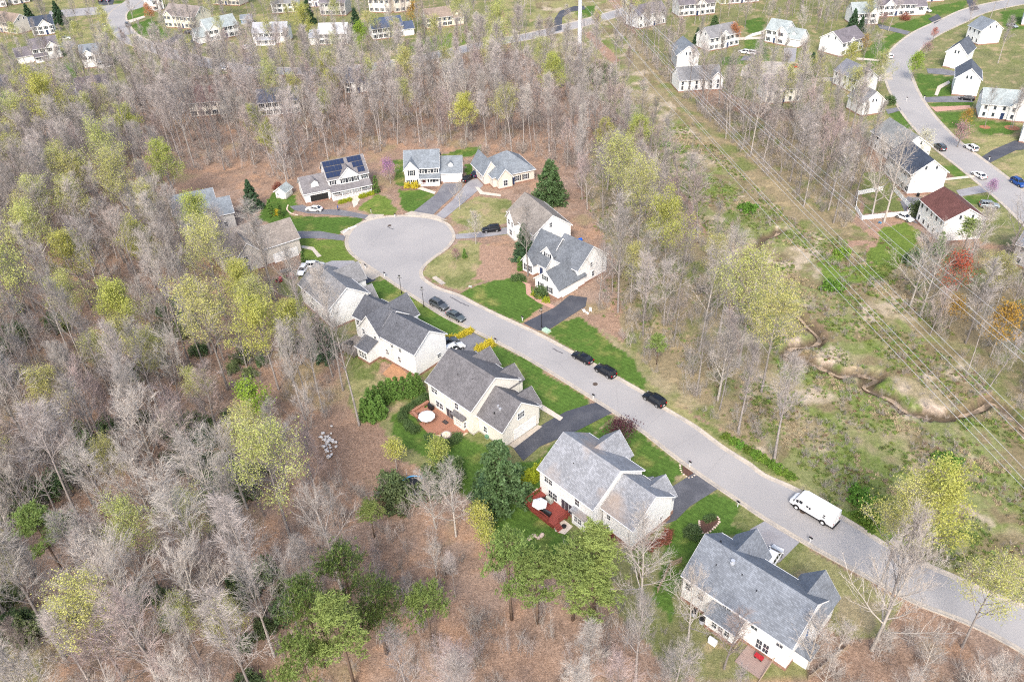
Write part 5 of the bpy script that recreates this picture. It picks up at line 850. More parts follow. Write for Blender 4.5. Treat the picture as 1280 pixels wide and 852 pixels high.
for a, t in (((619.5, 429), 'black mailbox at the upper corner of the cream house lawn'), ((741.5, 499), 'black mailbox on a white post where the dark driveway meets the road'), ((862, 583), 'black mailbox beside the curved flower bed at the light grey roof driveway'), ((1012, 678), 'black mailbox beside the pale driveway of the corner house'), ((457, 336), 'black mailbox at the kerb below the cul-de-sac, beside the dark driveway'), ((481, 346), 'black mailbox at the top of the lawn with the street lamp'),
             ((494, 272), 'dark mailbox at the top kerb of the cul-de-sac'), ((464, 266), 'mailbox at the driveway mouth of the solar-panelled house'), ((653, 401), 'mailbox in a stone ring at the slate gabled house driveway'), ((1133, 126), 'mailbox at the left kerb of the right street'), ((1155, 124), 'mailbox at the far kerb of the right street before the lawn'), ((1236, 201), 'black mailbox by the dark driveway, right street'), ((922, 633), 'white garden post at the lawn edge across from the truck')): mailbox(a, t)
def box_thing(name, cat, lab, a, sx, sy, sz, m, rz=R(-48), cap=None):
    o = thing(name, lab, cat, G(*a), rz); MB().prism([(-sy, 0), (sy, 0), (sy, sz * .85), (sy * .8, sz), (-sy * .8, sz), (-sy, sz * .85)], -sx, sx).build('casing', m, o); MB().box(-sx * 1.08, sx * 1.08, -sy * 1.08, sy * 1.08, -.1, .06).build('pad', CONC, o); MB().box(-sx * .9, sx * .9, -sy - .02, -sy, .1, sz * .8).box(-.02, .02, -sy - .04, -sy - .02, sz * .4, sz * .6).build('access_door', m, o); return o
GRN = mat('utility_green', (.12, .25, .16), .6, .1); box_thing('utility_box', 'utility box', 'pale green transformer box at the foot of the driveway of the slate gabled house', (683, 414), .8, .6, .5, mat('pale_green_lid', (.36, .52, .38), .6, .1)); box_thing('utility_box', 'utility box', 'small dark green box against the garage wall of the cream house', (609, 547), .35, .3, .6, GRN)
# steel transmission pole and conductors
PB = G(724, 88); tp = thing('power_pole', 'tall tapered steel power line pole at the top of the clearing', 'power pole', PB); MB().tube([(0, 0, -.5), (0, 0, 15), (0, 0, 30), (0, 0, 46)], [.95, .78, .6, .38], 14).build('pole', mat('pale_galvanised_pole', (.62, .64, .68), .5, .05), tp, smooth=True)
MB().cyl(0, 0, -.4, .25, 1.5, 16).build('foundation', CONC, tp)
WR = [(58.5, 31.5, -3.4, 30), (61.8, 29.0, -2.6, 34), (62.6, 29.5, -3.2, 34.5), (66.0, 29.5, 1.0, 36), (66.7, 30.0, 1.6, 36), (67.4, 30.5, 2.2, 36.5), (72.8, 33.0, 3.2, 38), (73.6, 33.4, 3.8, 38), (80.5, 31.0, 4.6, 36)]
for k, z in enumerate((30, 34, 38)): MB().tube([(-4.2, 0, z + .6), (0, 0, z), (4.8, 0, z + .6)], [.1, .2, .1], 6).build('cross_arm', STEEL, tp)
wm_ = mat('conductor_aluminium', (.62, .62, .63), .5, .03, metal=.2)
far_l = ['lowest and leftmost conductor', 'left one of the second pair of conductors', 'right one of the second pair of conductors', 'left wire of the middle bundle of three', 'middle wire of the middle bundle of three', 'right wire of the middle bundle of three', 'left wire of the upper right pair', 'right wire of the upper right pair', 'thin single wire farthest right']
for i, (xe, ze, ox, zt) in enumerate(WR):
    A = Vector((PB.x + ox, PB.y, zt)); B_ = Vector((xe, 60, ze)); d = B_ - A; E_ = A + d * 1.35; pts = []
    for k in range(61): t = k / 60; p = A.lerp(E_, t); p.z -= 26 * t * (1 - t) * .62; pts.append(p)
    zfix = 0; w0 = MB().tube([p - A for p in pts], .024 if i != 8 else .018, 4).build('power_line', wm_, None, A); tag(w0, far_l[i] + ' crossing the clearing from the steel pole', 'power line', 'conductors of the power line')
# ---------------------------------------------------------------- decks, garden things
def tolocal(h_, v): d = v - h_.location; c, s = math.cos(-h_.rotation_euler.z), math.sin(-h_.rotation_euler.z); return Vector((d.x * c - d.y * s, d.x * s + d.y * c, v.z))
def toworld(h_, x, y, z=0): c, s = math.cos(h_.rotation_euler.z), math.sin(h_.rotation_euler.z); return Vector((h_.location.x + x * c - y * s, h_.location.y + x * s + y * c, z))
def board_deck(h_, x0, x1, y0, y1, z, m, name='deck', along='x', bw=.28):       # every board its own plank
    o = MB().box(x0, x1, y0, y1, z - .35, z - .04).build(name, m, h_); key = ('bd', round((x1 - x0) if along == 'x' else (y1 - y0), 2), m.name); L_ = key[1]
    if key not in WC: WC[key] = MB().box(0, L_, 0, bw - .02, 0, .04).mesh('deck_board', m)
    n_ = int(((y1 - y0) if along == 'x' else (x1 - x0)) / bw)
    for i in range(n_):
        p = link('deck_board', WC[key], o, (x0, y0 + i * bw, z - .035 + .004 * (i % 2)) if along == 'x' else (x0 + (i + 1) * bw, y0, z - .035 + .004 * (i % 2)), 0 if along == 'x' else math.pi / 2)
    return o
# C patio deck: two levels and a pale lower terrace
board_deck(hC, .4, 7.45, -4.3, -.03, .42, DECKW); board_deck(hC, -1.6, .35, -4.3, -1.4, .3, DECKW, along='y')
pts = [tolocal(hC, G(*p)) for p in [(524, 530), (536, 543), (570, 545), (586, 540), (578, 531), (560, 524), (545, 522)]]; MB().prism([(p.x, p.y) for p in pts], .08, .30, 'z').build('lower_deck', DECKW, hC)
MB().prism([(p.x, p.y) for p in [tolocal(hC, G(*q)) for q in [(538, 541), (540, 548), (556, 555), (574, 548), (585, 541), (570, 539)]]], .0, .12, 'z').build('terrace', mat('pale_terrace', (.66, .50, .36), .85, .08, 2), hC)
MB().box(7.0, 9.2, -3.2, -1.0, -.1, .14).v and None
for a_ in ((536, 504.5, 516, 517), (516, 517.5, 522, 524)):
    p, q = tolocal(hC, G(a_[0], a_[1])), tolocal(hC, G(a_[2], a_[3])); L_ = (q - p).length; MB().box(0, L_, -.2, .2, .3, .75).box(-.02, L_ + .02, -.26, .26, .75, .81).build('bench', DECKW, hC, (p.x, p.y, 0), math.atan2(q.y - p.y, q.x - p.x))
def umbrella(a, z, rad, lab, m, n=8, opened=True, hgt=2.45):
    p = G(*a, z + (hgt if opened else .8)); p.z = z; o = thing('patio_umbrella', lab, 'parasol', p, .3)
    MB().cyl(0, 0, 0, hgt, .03, 8).build('pole', STEEL, o); MB().cyl(0, 0, 0, .1, .28, 12).build('base', BLACKM, o)
    if opened:
        v = [(0, 0, hgt + .12)]; f = []
        for r_, z_ in ((rad * .5, hgt - .12), (rad, hgt - .5)):
            v += [(math.cos(2 * math.pi * k / n) * r_, math.sin(2 * math.pi * k / n) * r_, z_) for k in range(n)]
        for k in range(n): k2 = (k + 1) % n; f += [(0, 1 + k, 1 + k2), (1 + k, 1 + n + k, 1 + n + k2, 1 + k2)]
        v += [(math.cos(2 * math.pi * k / n) * rad, math.sin(2 * math.pi * k / n) * rad, hgt - .66) for k in range(n)]; f += [(1 + n + k, 1 + 2 * n + k, 1 + 2 * n + (k + 1) % n, 1 + n + (k + 1) % n) for k in range(n)]
        MB().add(v, f).build('canopy', m, o); rb = MB(); [rb.tube([(0, 0, hgt), (math.cos(2 * math.pi * k / n) * rad * .97, math.sin(2 * math.pi * k / n) * rad * .97, hgt - .55)], .012, 4) for k in range(n)]; rb.build('rib', STEEL, o)
    else: MB().tube([(0, 0, .8), (0, 0, 1.2), (0, 0, hgt)], [.16, .14, .03], 8).build('canopy', m, o)
    return o
UW = mat('umbrella_white', (.80, .81, .82), .8, .05); umbrella((533, 517), .3, 1.55, 'pale round umbrella open over the patio table on the brick-red deck', UW, 10); umbrella((674.5, 626), .75, 1.3, 'white six-sided umbrella on the raised red deck', UW, 6); umbrella((552.5, 549), .1, 1, 'closed dark umbrella standing at the edge of the pale terrace', mat('umbrella_navy', (.02, .02, .06), .8, .1), opened=False, hgt=2.1)
umbrella((1007, 797), 1.2, 1, 'closed blue umbrella standing against the right gable wall of the corner house', mat('umbrella_blue', (.01, .09, .26), .8, .25), opened=False, hgt=3.2)
def table(p, lab, m, r_=.75, z=.72): o = thing('patio_table', lab, 'table', p); MB().cyl(0, 0, z - .04, z, r_, 20).build('table_top', m, o); MB().cyl(0, 0, 0, z - .04, .06, 8).cyl(0, 0, 0, .05, .4, 12).build('pedestal', BLACKM, o)
def chair(p, rz, lab, m, g): 
    o = thing('patio_chair', lab, 'chair', p, rz, g); MB().box(-.27, .27, -.27, .27, .40, .48).build('seat', m, o); MB().box(-.27, .27, -.32, -.26, .48, 1.0).build('backrest', m, o)
    for x in (-.24, .24):
        for y in (-.26, .24): MB().cyl(x, y, 0, .4, .025, 6).build('leg', BLACKM, o)
pt = G(531, 524, .3); pt.z = .31; table(pt, 'round patio table under the pale round umbrella', mat('table_glass', (.4, .42, .42), .2, .05)); cm = mat('brown_sling', (.12, .08, .065), .8, .15)
for k in range(5): a = k * 1.256 + .3; chair(pt + Vector((math.sin(a) * 1.15, -math.cos(a) * 1.15, 0)), a, 'brown patio chair around the table under the pale round umbrella', cm, 'chairs around the deck table')
p = G(558, 546); p.z = .13; o = thing('fire_table', 'round stone fire table on the pale terrace', 'fire pit', p); MB().cyl(0, 0, 0, .5, .95, 24, 1.0).build('rim', mat('grey_stone', (.32, .26, .24), .8, .2, 4), o); MB().cyl(0, 0, .5, .56, .78, 24).build('table_top', mat('pale_tile', (.72, .60, .48), .7, .08), o)
def grill(p, lab, m, rz=0): o = thing('barbecue_grill', lab, 'grill', p, rz); MB().box(-.55, .55, -.32, .32, .15, .85).prism([(-.33, .85), (.33, .85), (.26, 1.1), (0, 1.22), (-.26, 1.1)], -.6, .6).build('cover', m, o); MB().box(-.5, .5, -.34, -.325, .3, .6).build('front_flap', m, o)
rC = hC.rotation_euler.z
grill(toworld(hC, 1.5, -1.0, .43), 'covered black grill on the brick-red deck beside the house wall', BLACKM, rC); 
o = thing('doormat', 'dark doormat lying on the brick-red deck', 'mat', toworld(hC, 6.2, -1.5, .445), rC); MB().box(-.6, .6, -.4, .4, 0, .02).build('mat', BLACKM, o); MB().box(-.5, .5, -.3, .3, .02, .025).build('tread', mat('mat_tread', (.06, .05, .05), .9, .2, 9), o)
# D raised deck
rD = hD.rotation_euler.z; dk = board_deck(hD, .3, 6.9, -3.7, -.03, .85, REDD)
def rail(h_, p, q, z, m):
    L_ = math.dist(p, q); f = MB().box(0, L_, -.06, .06, z + .92, z + .98).box(0, L_, -.02, .02, z + .12, z + .18); x = .0
    while x <= L_: f.box(x - .02, x + .02, -.02, .02, z + .18, z + .92); x += .26
    for k in range(int(L_ / 1.7) + 2): xx = min(k * 1.7, L_); f.box(xx - .06, xx + .06, -.06, .06, z - .9, z + 1.05)
    f.build('railing', m, h_, (p[0], p[1], 0), math.atan2(q[1] - p[1], q[0] - p[0]))
rail(hD, (.3, -.1), (.3, -3.7), .85, REDD); rail(hD, (.3, -3.7), (5.6, -3.7), .85, REDD); rail(hD, (6.9, -2.6), (6.9, -.6), .85, REDD); st = MB()
for k in range(4): st.box(6.95 + k * .3, 7.25 + k * .3, -3.7, -2.6, .5 - k * .2, .66 - k * .2)
st.build('deck_steps', REDD, hD); sk = MB()
for k in range(30): sk.box(.3 + k * .22, .3 + k * .22 + .17, -3.74, -3.71, .02, .8)
sk.build('deck_skirt', REDD, hD)
grill(toworld(hD, 3.0, -.75, .87), 'grey-green covered grill against the wall on the raised red deck', mat('grey_cover', (.36, .38, .34), .7, .1), rD); 
for k, (x, y, t) in enumerate(((2.1, -3.0, 'pale cushioned chair beside the white umbrella on the raised red deck'), (2.9, -3.2, 'second pale chair along the railing of the raised red deck'), (2.0, -1.2, 'dark chair between the umbrella and the grill on the raised red deck'))): chair(toworld(hD, x, y, .87), rD + k, t, UW if k < 2 else BLACKM, None)
o = thing('garden_sofa', 'dark curved sofa at the railing of the raised red deck', 'sofa', toworld(hD, 4.3, -2.9, .87), rD + .2); MB().prism([(-.4, 0), (.4, 0), (.4, .45), (-.1, .45), (-.2, .85), (-.4, .85)], -.9, .9).build('seat', BLACKM, o); MB().box(-.85, .85, -.08, .38, .451, .55).build('cushion', mat('charcoal_cushion', (.06, .07, .08), .9, .1), o)
o = thing('fire_bowl', 'small dark fire bowl on the round paved spot below the red deck', 'fire pit', G(705, 659) + Vector((0, 0, .08))); MB().cyl(0, 0, .1, .35, .25, 12, .4).build('bowl', BLACKM, o); MB().cyl(0, 0, 0, .1, .3, 12).build('foot', BLACKM, o)
# E terrace things
board_deck(hE, 10.9, 14.6, -3.3, -.03, .16, mat('faded_pink_boards', (.29, .215, .19), .8, .12, 3, stretch=(1, 7, 1)))
MB().tube([(14.75, -4.3, .1), (14.75, -.1, 1.3)], .08, 4).build('stair_stringer', WOODF, hE); MB().tube([(10.0, -2.6, .3), (10.0, -.1, 1.2)], .07, 4).build('stair_stringer', WOODF, hE)
def unit(x, y, lab): o = thing('air_conditioner', lab, 'air conditioner', toworld(hE, x, y, 0), hE.rotation_euler.z); MB().cyl(0, 0, .0, .8, .42, 14).build('housing', mat('unit_grey', (.42, .43, .48), .5, .1), o); MB().cyl(0, 0, .8, .84, .44, 14).cyl(0, 0, .84, .86, .16, 10).build('grille', BLACKM, o)
unit(2.9, -.95, 'grey air conditioner on the grass behind the corner house'); unit(4.4, -1.2, 'second grey air conditioner by the rear annex of the corner house')
grill(toworld(hE, 7.3, -3.1, 0), 'white covered grill behind the rear annex of the corner house', UW, hE.rotation_euler.z); 
o = thing('toy_wagon', 'small red wagon-like bin against the patio doors of the corner house', 'wagon', toworld(hE, 13.0, -.8, .18), hE.rotation_euler.z); MB().box(-.6, .6, -.3, .3, .2, .5).box(-.5, .5, -.2, .2, .5, .52).build('tub', P_RED, o); MB().tube([(-.4, -.32, .14), (-.4, .32, .14)], .14, 8).tube([(.4, -.32, .14), (.4, .32, .14)], .14, 8).build('wheels', TYRE, o)
# B weathered deck and earth
board_deck(hB, -.5, 5.0, -3.6, 1.5, .7, GREYW); rail(hB, (-.5, -3.6), (5.0, -3.6), .7, GREYW); rail(hB, (5.0, -3.6), (5.0, -1.0), .7, GREYW); MB().box(6, 14.5, -3.6, .15, -.02, .03).v and None
q = [tolocal(hB, G(*p_)) for p_ in [(478, 467), (493, 452), (512, 470), (497, 481)]]; oo = fan('bare_earth', [toworld(hB, p_.x, p_.y) for p_ in q], .02, mat('orange_earth', (.40, .22, .12), .95, .2, 1.5))
o = thing('covered_table', 'heap of dark garden furniture on the weathered deck', 'furniture', toworld(hB, 1.4, -1.6, .72)); MB().cyl(0, 0, .4, .5, .8, 12).build('table_top', BLACKM, o); MB().box(-.4, .4, -1.5, -.9, .3, .5).box(-1.4, -1.0, -.3, .3, .3, .8).build('bench', GREYW, o)
# trampoline
o = thing('trampoline', 'round trampoline with blue edge pad among shrubs behind the patio house', 'trampoline', G(516, 606, .8) * 1.0); o.location.z = 0; n_ = 28; v = []; f = []
for r_, z_ in ((1.95, .84), (2.3, .80), (2.3, .76)): v += [(math.cos(2 * math.pi * k / n_) * r_, math.sin(2 * math.pi * k / n_) * r_, z_) for k in range(n_)]
for k in range(n_): k2 = (k + 1) % n_; f += [(k, k2, n_ + k2, n_ + k), (n_ + k, n_ + k2, 2 * n_ + k2, 2 * n_ + k)]
MB().add(v, f).build('edge_pad', mat('blue_pad', (.10, .36, .62), .5, .1), o); MB().cyl(0, 0, .78, .8, 1.96, 28).build('jumping_mat', BLACKM, o)
for k in range(6):
    a = k * math.pi / 3; MB().tube([(math.cos(a) * 2.2, math.sin(a) * 2.2, 0), (math.cos(a) * 2.25, math.sin(a) * 2.25, 2.6)], .04, 6).build('net_post', STEEL, o)
# rocks
def rock(seed, m):
    rg = random.Random(seed); bm = bmesh.new(); bmesh.ops.create_icosphere(bm, subdivisions=1, radius=1)
    for v_ in bm.verts: v_.co *= rg.uniform(.7, 1.15)
    me_ = bpy.data.meshes.new('rock'); bm.to_mesh(me_); bm.free(); me_.materials.append(m); return me_
RK = [rock(i, mat('pale_field_stone', (.56, .53, .50), .9, .2, 3, rnd_v=.2)) for i in range(4)]
for k in range(46):
    p = G(rnd.gauss(411, 4.5), rnd.gauss(556, 9)); s = rnd.uniform(.18, .42); o = link('rock', RK[k % 4], None, (p.x, p.y, s * .4 + rnd.random() * .25), rnd.uniform(0, 6)); o.scale = (s * 1.2, s, s * .75); tag(o, 'pale field stone in the rock pile at the wood edge', 'rock', 'rock pile at the wood edge')
def edging(pts, lab, name='edging_stones', n=None, s=.16, grp=None, m=None):
    c = smooth_line([G(*p) for p in pts], .42); root = thing(name, lab, 'stone edging', c[0])
    if m is None: m = RK
    for i, p in enumerate(c): o = link('stone', m[i % 4], root, p - c[0] + Vector((0, 0, .06))); o.scale = (s * rnd.uniform(.9, 1.3), s, s * .7); o.rotation_euler.z = rnd.uniform(0, 6)
RKP = [rock(10 + i, mat('blush_edging_stone', (.60, .47, .38), .9, .15, 3)) for i in range(4)]
edging([(874, 651), (875, 662), (882, 667), (891, 661), (899, 652), (897, 646), (892, 645)], 'ring of pale stones around the kidney-shaped bed', m=RKP, s=.22); flatp('flower_bed', [(874, 651), (875, 662), (882, 667), (891, 661), (899, 652), (897, 646), (890, 645), (880, 648)], .03, MULCH)
edging([(850, 581), (852, 590), (861, 597), (868, 594)], 'curved stone edging of the bed beside the driveway mailbox', m=RKP, s=.2); flatp('flower_bed', [(853, 580), (853, 590), (861, 596), (869, 591)], .03, MULCH)
edging([(360, 257), (359, 262), (364, 267), (372, 269)], 'pale stone edging round the end of the turning driveway', m=RKP, s=.28); edging([(430, 291), (437, 286), (445, 283)], 'row of pale boulders at the left lip of the cul-de-sac', s=.5); edging([(660, 612), (664, 616), (671, 611)], 'stone ring at the left corner of the red deck', m=RKP, s=.2); 
edging([(662, 673), (667, 669), (673, 672), (678, 668)], 'heap of tan garden stones at the lower edge of the red deck lawn', m=RKP, s=.4)
for a, rr_ in (((1231, 159), 1.6), ((1265, 160), 2.2)):
    c_ = G(*a); fan('mulch_ring', [c_ + Vector((math.cos(k * .35) * rr_, math.sin(k * .35) * rr_, 0)) for k in range(18)], .04, mat('orange_mulch', (.33, .15, .08), .95, .3, 5))
# kidney bed lawn gnomes etc. are too small; white fence, wooden fence
def fence(pts, lab, h, m, step=2.4, board=False, gap=.0):
    c = [G(*p) for p in pts]; root = thing('fence', lab, 'fence', c[0])
    for a, b_ in zip(c, c[1:]):
        L_ = (b_ - a).length; r_ = math.atan2(b_.y - a.y, b_.x - a.x); n_ = max(1, round(L_ / step))
        for k in range(n_):
            x = L_ * k / n_; w_ = L_ / n_ - .14; pp = a - c[0] + Vector((math.cos(r_) * x, math.sin(r_) * x, 0)); MB().box(-.07, .07, -.07, .07, -.2, h + .12).build('post', m, root, pp, r_); key = ('fp', round(w_, 1), m.name, h)
            if key not in WC:
                f_ = MB().box(.08, .08 + w_, -.03, .03, h - .12, h - .04).box(.08, .08 + w_, -.03, .03, .12, .2); q_ = .1
                while q_ < w_: f_.box(q_, q_ + .15, -.018, .018, .05, h); q_ += .19
                WC[key] = f_.mesh('picket_panel', m)
            link('picket_panel', WC[key], root, pp, r_)
    MB().box(-.07, .07, -.07, .07, -.2, h + .12).build('post', m, root, c[-1] - c[0])
fence([(1103, 238), (1072, 244), (1069, 262), (1077, 275), (1137, 269), (1136, 260), (1118, 240)], 'white picket fence around the garden below the navy roof', 1.3, TRIM); fence([(851, 703), (838, 708), (831, 722), (822, 740)], 'weathered wooden fence at the left corner of the corner house', 1.2, WOODF); fence([(1010, 850), (1035, 830), (1058, 812)], 'low weathered fence right of the corner house at the bottom', 1.1, WOODF)
fence([(1150, 296), (1158, 304), (1164, 318)], 'grey wooden fence below the maroon-roofed house', 1.4, GREYW); fence([(932, 50), (940, 46), (955, 42)], 'white fence left of the house with the one garage dormer', 1.3, TRIM); fence([(408, 94), (412, 116)], 'white fence beside the driveway below the far street', 1.2, TRIM); fence([(480, 74), (489, 112)], 'second white fence right of the driveway below the far street', 1.2, TRIM)
# person on the driveway
def skin_person(a, lab, rz, cloth):
    o = thing('person', lab, 'person', G(*a) + Vector((0, 0, .065)), rz)
    V = [(0, 0, .95), (0, 0, 1.18), (0, 0, 1.42), (0, 0, 1.52), (0, .02, 1.62), (0, .02, 1.72), (.1, 0, .9), (.12, .05, .5), (.12, 0, .08), (.12, .14, .04), (-.1, 0, .9), (-.13, .02, .5), (-.14, -.05, .08), (-.14, .09, .04), (.2, 0, 1.42), (.27, .03, 1.15), (.27, .14, .93), (.27, .2, .85), (-.2, 0, 1.42), (-.27, .0, 1.15), (-.28, .1, .92), (-.28, .15, .84)]
    Ed = [(0, 1), (1, 2), (2, 3), (3, 4), (4, 5), (0, 6), (6, 7), (7, 8), (8, 9), (0, 10), (10, 11), (11, 12), (12, 13), (2, 14), (14, 15), (15, 16), (16, 17), (2, 18), (18, 19), (19, 20), (20, 21)]; RR = [.15, .14, .16, .06, .095, .08, .1, .07, .045, .04, .1, .07, .045, .04, .07, .05, .035, .03, .07, .05, .035, .03]
    bm = bmesh.new(); ly = bm.verts.layers.skin.verify(); vs = [bm.verts.new(v_) for v_ in V]; bm.verts.ensure_lookup_table()
    for i, v_ in enumerate(vs): v_[ly].radius = (RR[i], RR[i] * .85)
    vs[0][ly].use_root = True
    for a_, b_ in Ed: bm.edges.new((vs[a_], vs[b_]))
    me_ = bpy.data.meshes.new('body'); bm.to_mesh(me_); bm.free(); me_.materials.append(cloth); b_ = link('body', me_, o); b_.modifiers.new('skin', 'SKIN').use_smooth_shade = True; b_.modifiers.new('sub', 'SUBSURF').levels = 1
    MB().tube([(0, .02, 1.55), (0, .025, 1.60), (0, .03, 1.68), (0, .02, 1.76)], [.05, .098, .1, .05], 10).build('head', mat('skin_tone', (.45, .28, .20), .6, .05), o, smooth=True); MB().tube([(0, -.005, 1.66), (0, .0, 1.74), (0, .0, 1.79)], [.108, .1, .04], 10).build('hair', mat('dark_hair', (.03, .02, .015), .8, .1), o, smooth=True)
    MB().tube([(.11, 0, .9), (.12, .05, .5), (.12, 0, .1)], [.115, .085, .07], 8).tube([(-.11, 0, .9), (-.13, .02, .5), (-.14, -.05, .1)], [.115, .085, .07], 8).build('trousers', mat('dark_trousers', (.03, .035, .05), .9, .1), o, smooth=True)
    for s in (1, -1):
        for k in range(5): MB().tube([(s * .27 + (k - 2) * .016, .17, .87), (s * .27 + (k - 2) * .018, .21, .81 + .01 * abs(k - 2))], [.011, .007], 5).build('finger', mat('skin_tone', (1, 1, 1)), o)
skin_person((423, 263.5), 'person in a blue shirt standing on the driveway before the porch house', 2.0, mat('blue_shirt', (.03, .09, .36), .9, .1))
# small yard things
def adirondack(a, lab, m): o = thing('garden_chair', lab, 'chair', G(*a), rnd.uniform(0, 6)); o.scale = (.72, .72, .72); MB().box(-.32, .32, -.3, .35, .3, .36).build('seat', m, o); MB().add([(-.3, .3, .3), (.3, .3, .3), (.35, .65, 1.0), (-.35, .65, 1.0), (-.3, .36, .3), (.3, .36, .3), (.35, .71, 1.0), (-.35, .71, 1.0)], [(0, 1, 2, 3), (4, 7, 6, 5), (0, 3, 7, 4), (1, 5, 6, 2), (3, 2, 6, 7), (0, 4, 5, 1)]).build('backrest', m, o); MB().box(-.42, -.32, -.35, .4, .0, .55).box(.32, .42, -.35, .4, .0, .55).build('armrest', m, o)
for a, t in (((730, 389), 'white garden chair, left one at the wood edge beyond the slate gabled house driveway'), ((734, 392), 'white garden chair, middle one at the wood edge beyond the slate gabled house driveway'), ((738, 389), 'white garden chair, right one at the wood edge by the slate gabled house')): adirondack(a, t, TRIM)
adirondack((1100, 279), 'blue and white garden chair on the red earth outside the white fence', mat('sky_blue_paint', (.10, .35, .65), .5, .1)); adirondack((588, 359), 'pale chair-like ornament at the upper edge of the striped lawn', UW)
o = thing('covered_boat', 'blue tarpaulin-covered trailer right of the tan-grey hipped house', 'trailer', G(724, 301), .5); o.scale = (.6, .6, .6); MB().prism([(-.9, .3), (.9, .3), (.6, .9), (0, 1.2), (-.6, .9)], -1.2, 1.2).build('cover', mat('blue_tarp', (.01, .09, .45), .6, .1), o); MB().box(-1.3, 1.3, -.5, .5, .1, .3).build('frame', BLACKM, o)
for a, t in (((1147, 246), 'black wheelie bin at the white garage doors below the navy roof'), ((574, 440), 'dark wheelie bin at the garage wall behind the white SUV')): box_thing('wheelie_bin', 'bin', t, a, .3, .3, 1.1, BLACKM)
# distant bare-branch sports goal and kerb posts on the field are not resolved in the photograph
# ---------------------------------------------------------------- trees
BARK = mat('grey_bark', (.29, .26, .24), .95, .22, 1.4, bump=.3, rnd_v=.30, rnd_h=.012); BARKP = mat('pine_bark', (.16, .115, .085), .95, .25, 1.5, rnd_v=.15)
TWIG = mat('bare_twigs', (.350, .318, .295), .95, .12, .6, rnd_v=.20, rnd_h=.02); PALEB = mat('pale_bark', (.42, .385, .345), .9, .12, 1.2, rnd_v=.1)
BUDS = mat('bud_haze', (.335, .275, .255), .95, .15, .6, rnd_v=.2, rnd_h=.02)
LIME = mat('new_lime_leaves', (.47, .49, .13), .7, .18, .5, rnd_v=.12, rnd_h=.015, trans=.4); OLIVL = mat('olive_new_leaves', (.50, .51, .17), .75, .18, .5, rnd_v=.12, rnd_h=.015, trans=.35)
PINEN = mat('pine_needles', (.205, .27, .075), .75, .25, .7, rnd_v=.18, rnd_h=.015, trans=.2); SPRUCE = mat('dark_evergreen_needles', (.065, .125, .060), .75, .3, .8, rnd_v=.15, trans=.2)
HOLLY = mat('understorey_evergreen_leaves', (.13, .185, .075), .6, .3, .8, rnd_v=.3, rnd_h=.03, trans=.15); BOX = mat('box_leaves', (.09, .15, .05), .7, .25, 2, rnd_v=.2, trans=.15)
ARBOR = mat('arborvitae_leaves', (.12, .22, .045), .7, .28, 1.2, rnd_v=.2, trans=.15); LIMEH = mat('lime_hedge_leaves', (.36, .42, .03), .7, .2, 1.5, trans=.25)
def fr(d, spread, rg):                # a direction tilted off d by about spread
    a = d.orthogonal().normalized(); c = d.cross(a); t = rg.uniform(0, 2 * math.pi)
    return (d + (a * math.cos(t) + c * math.sin(t)) * math.tan(spread)).normalized()
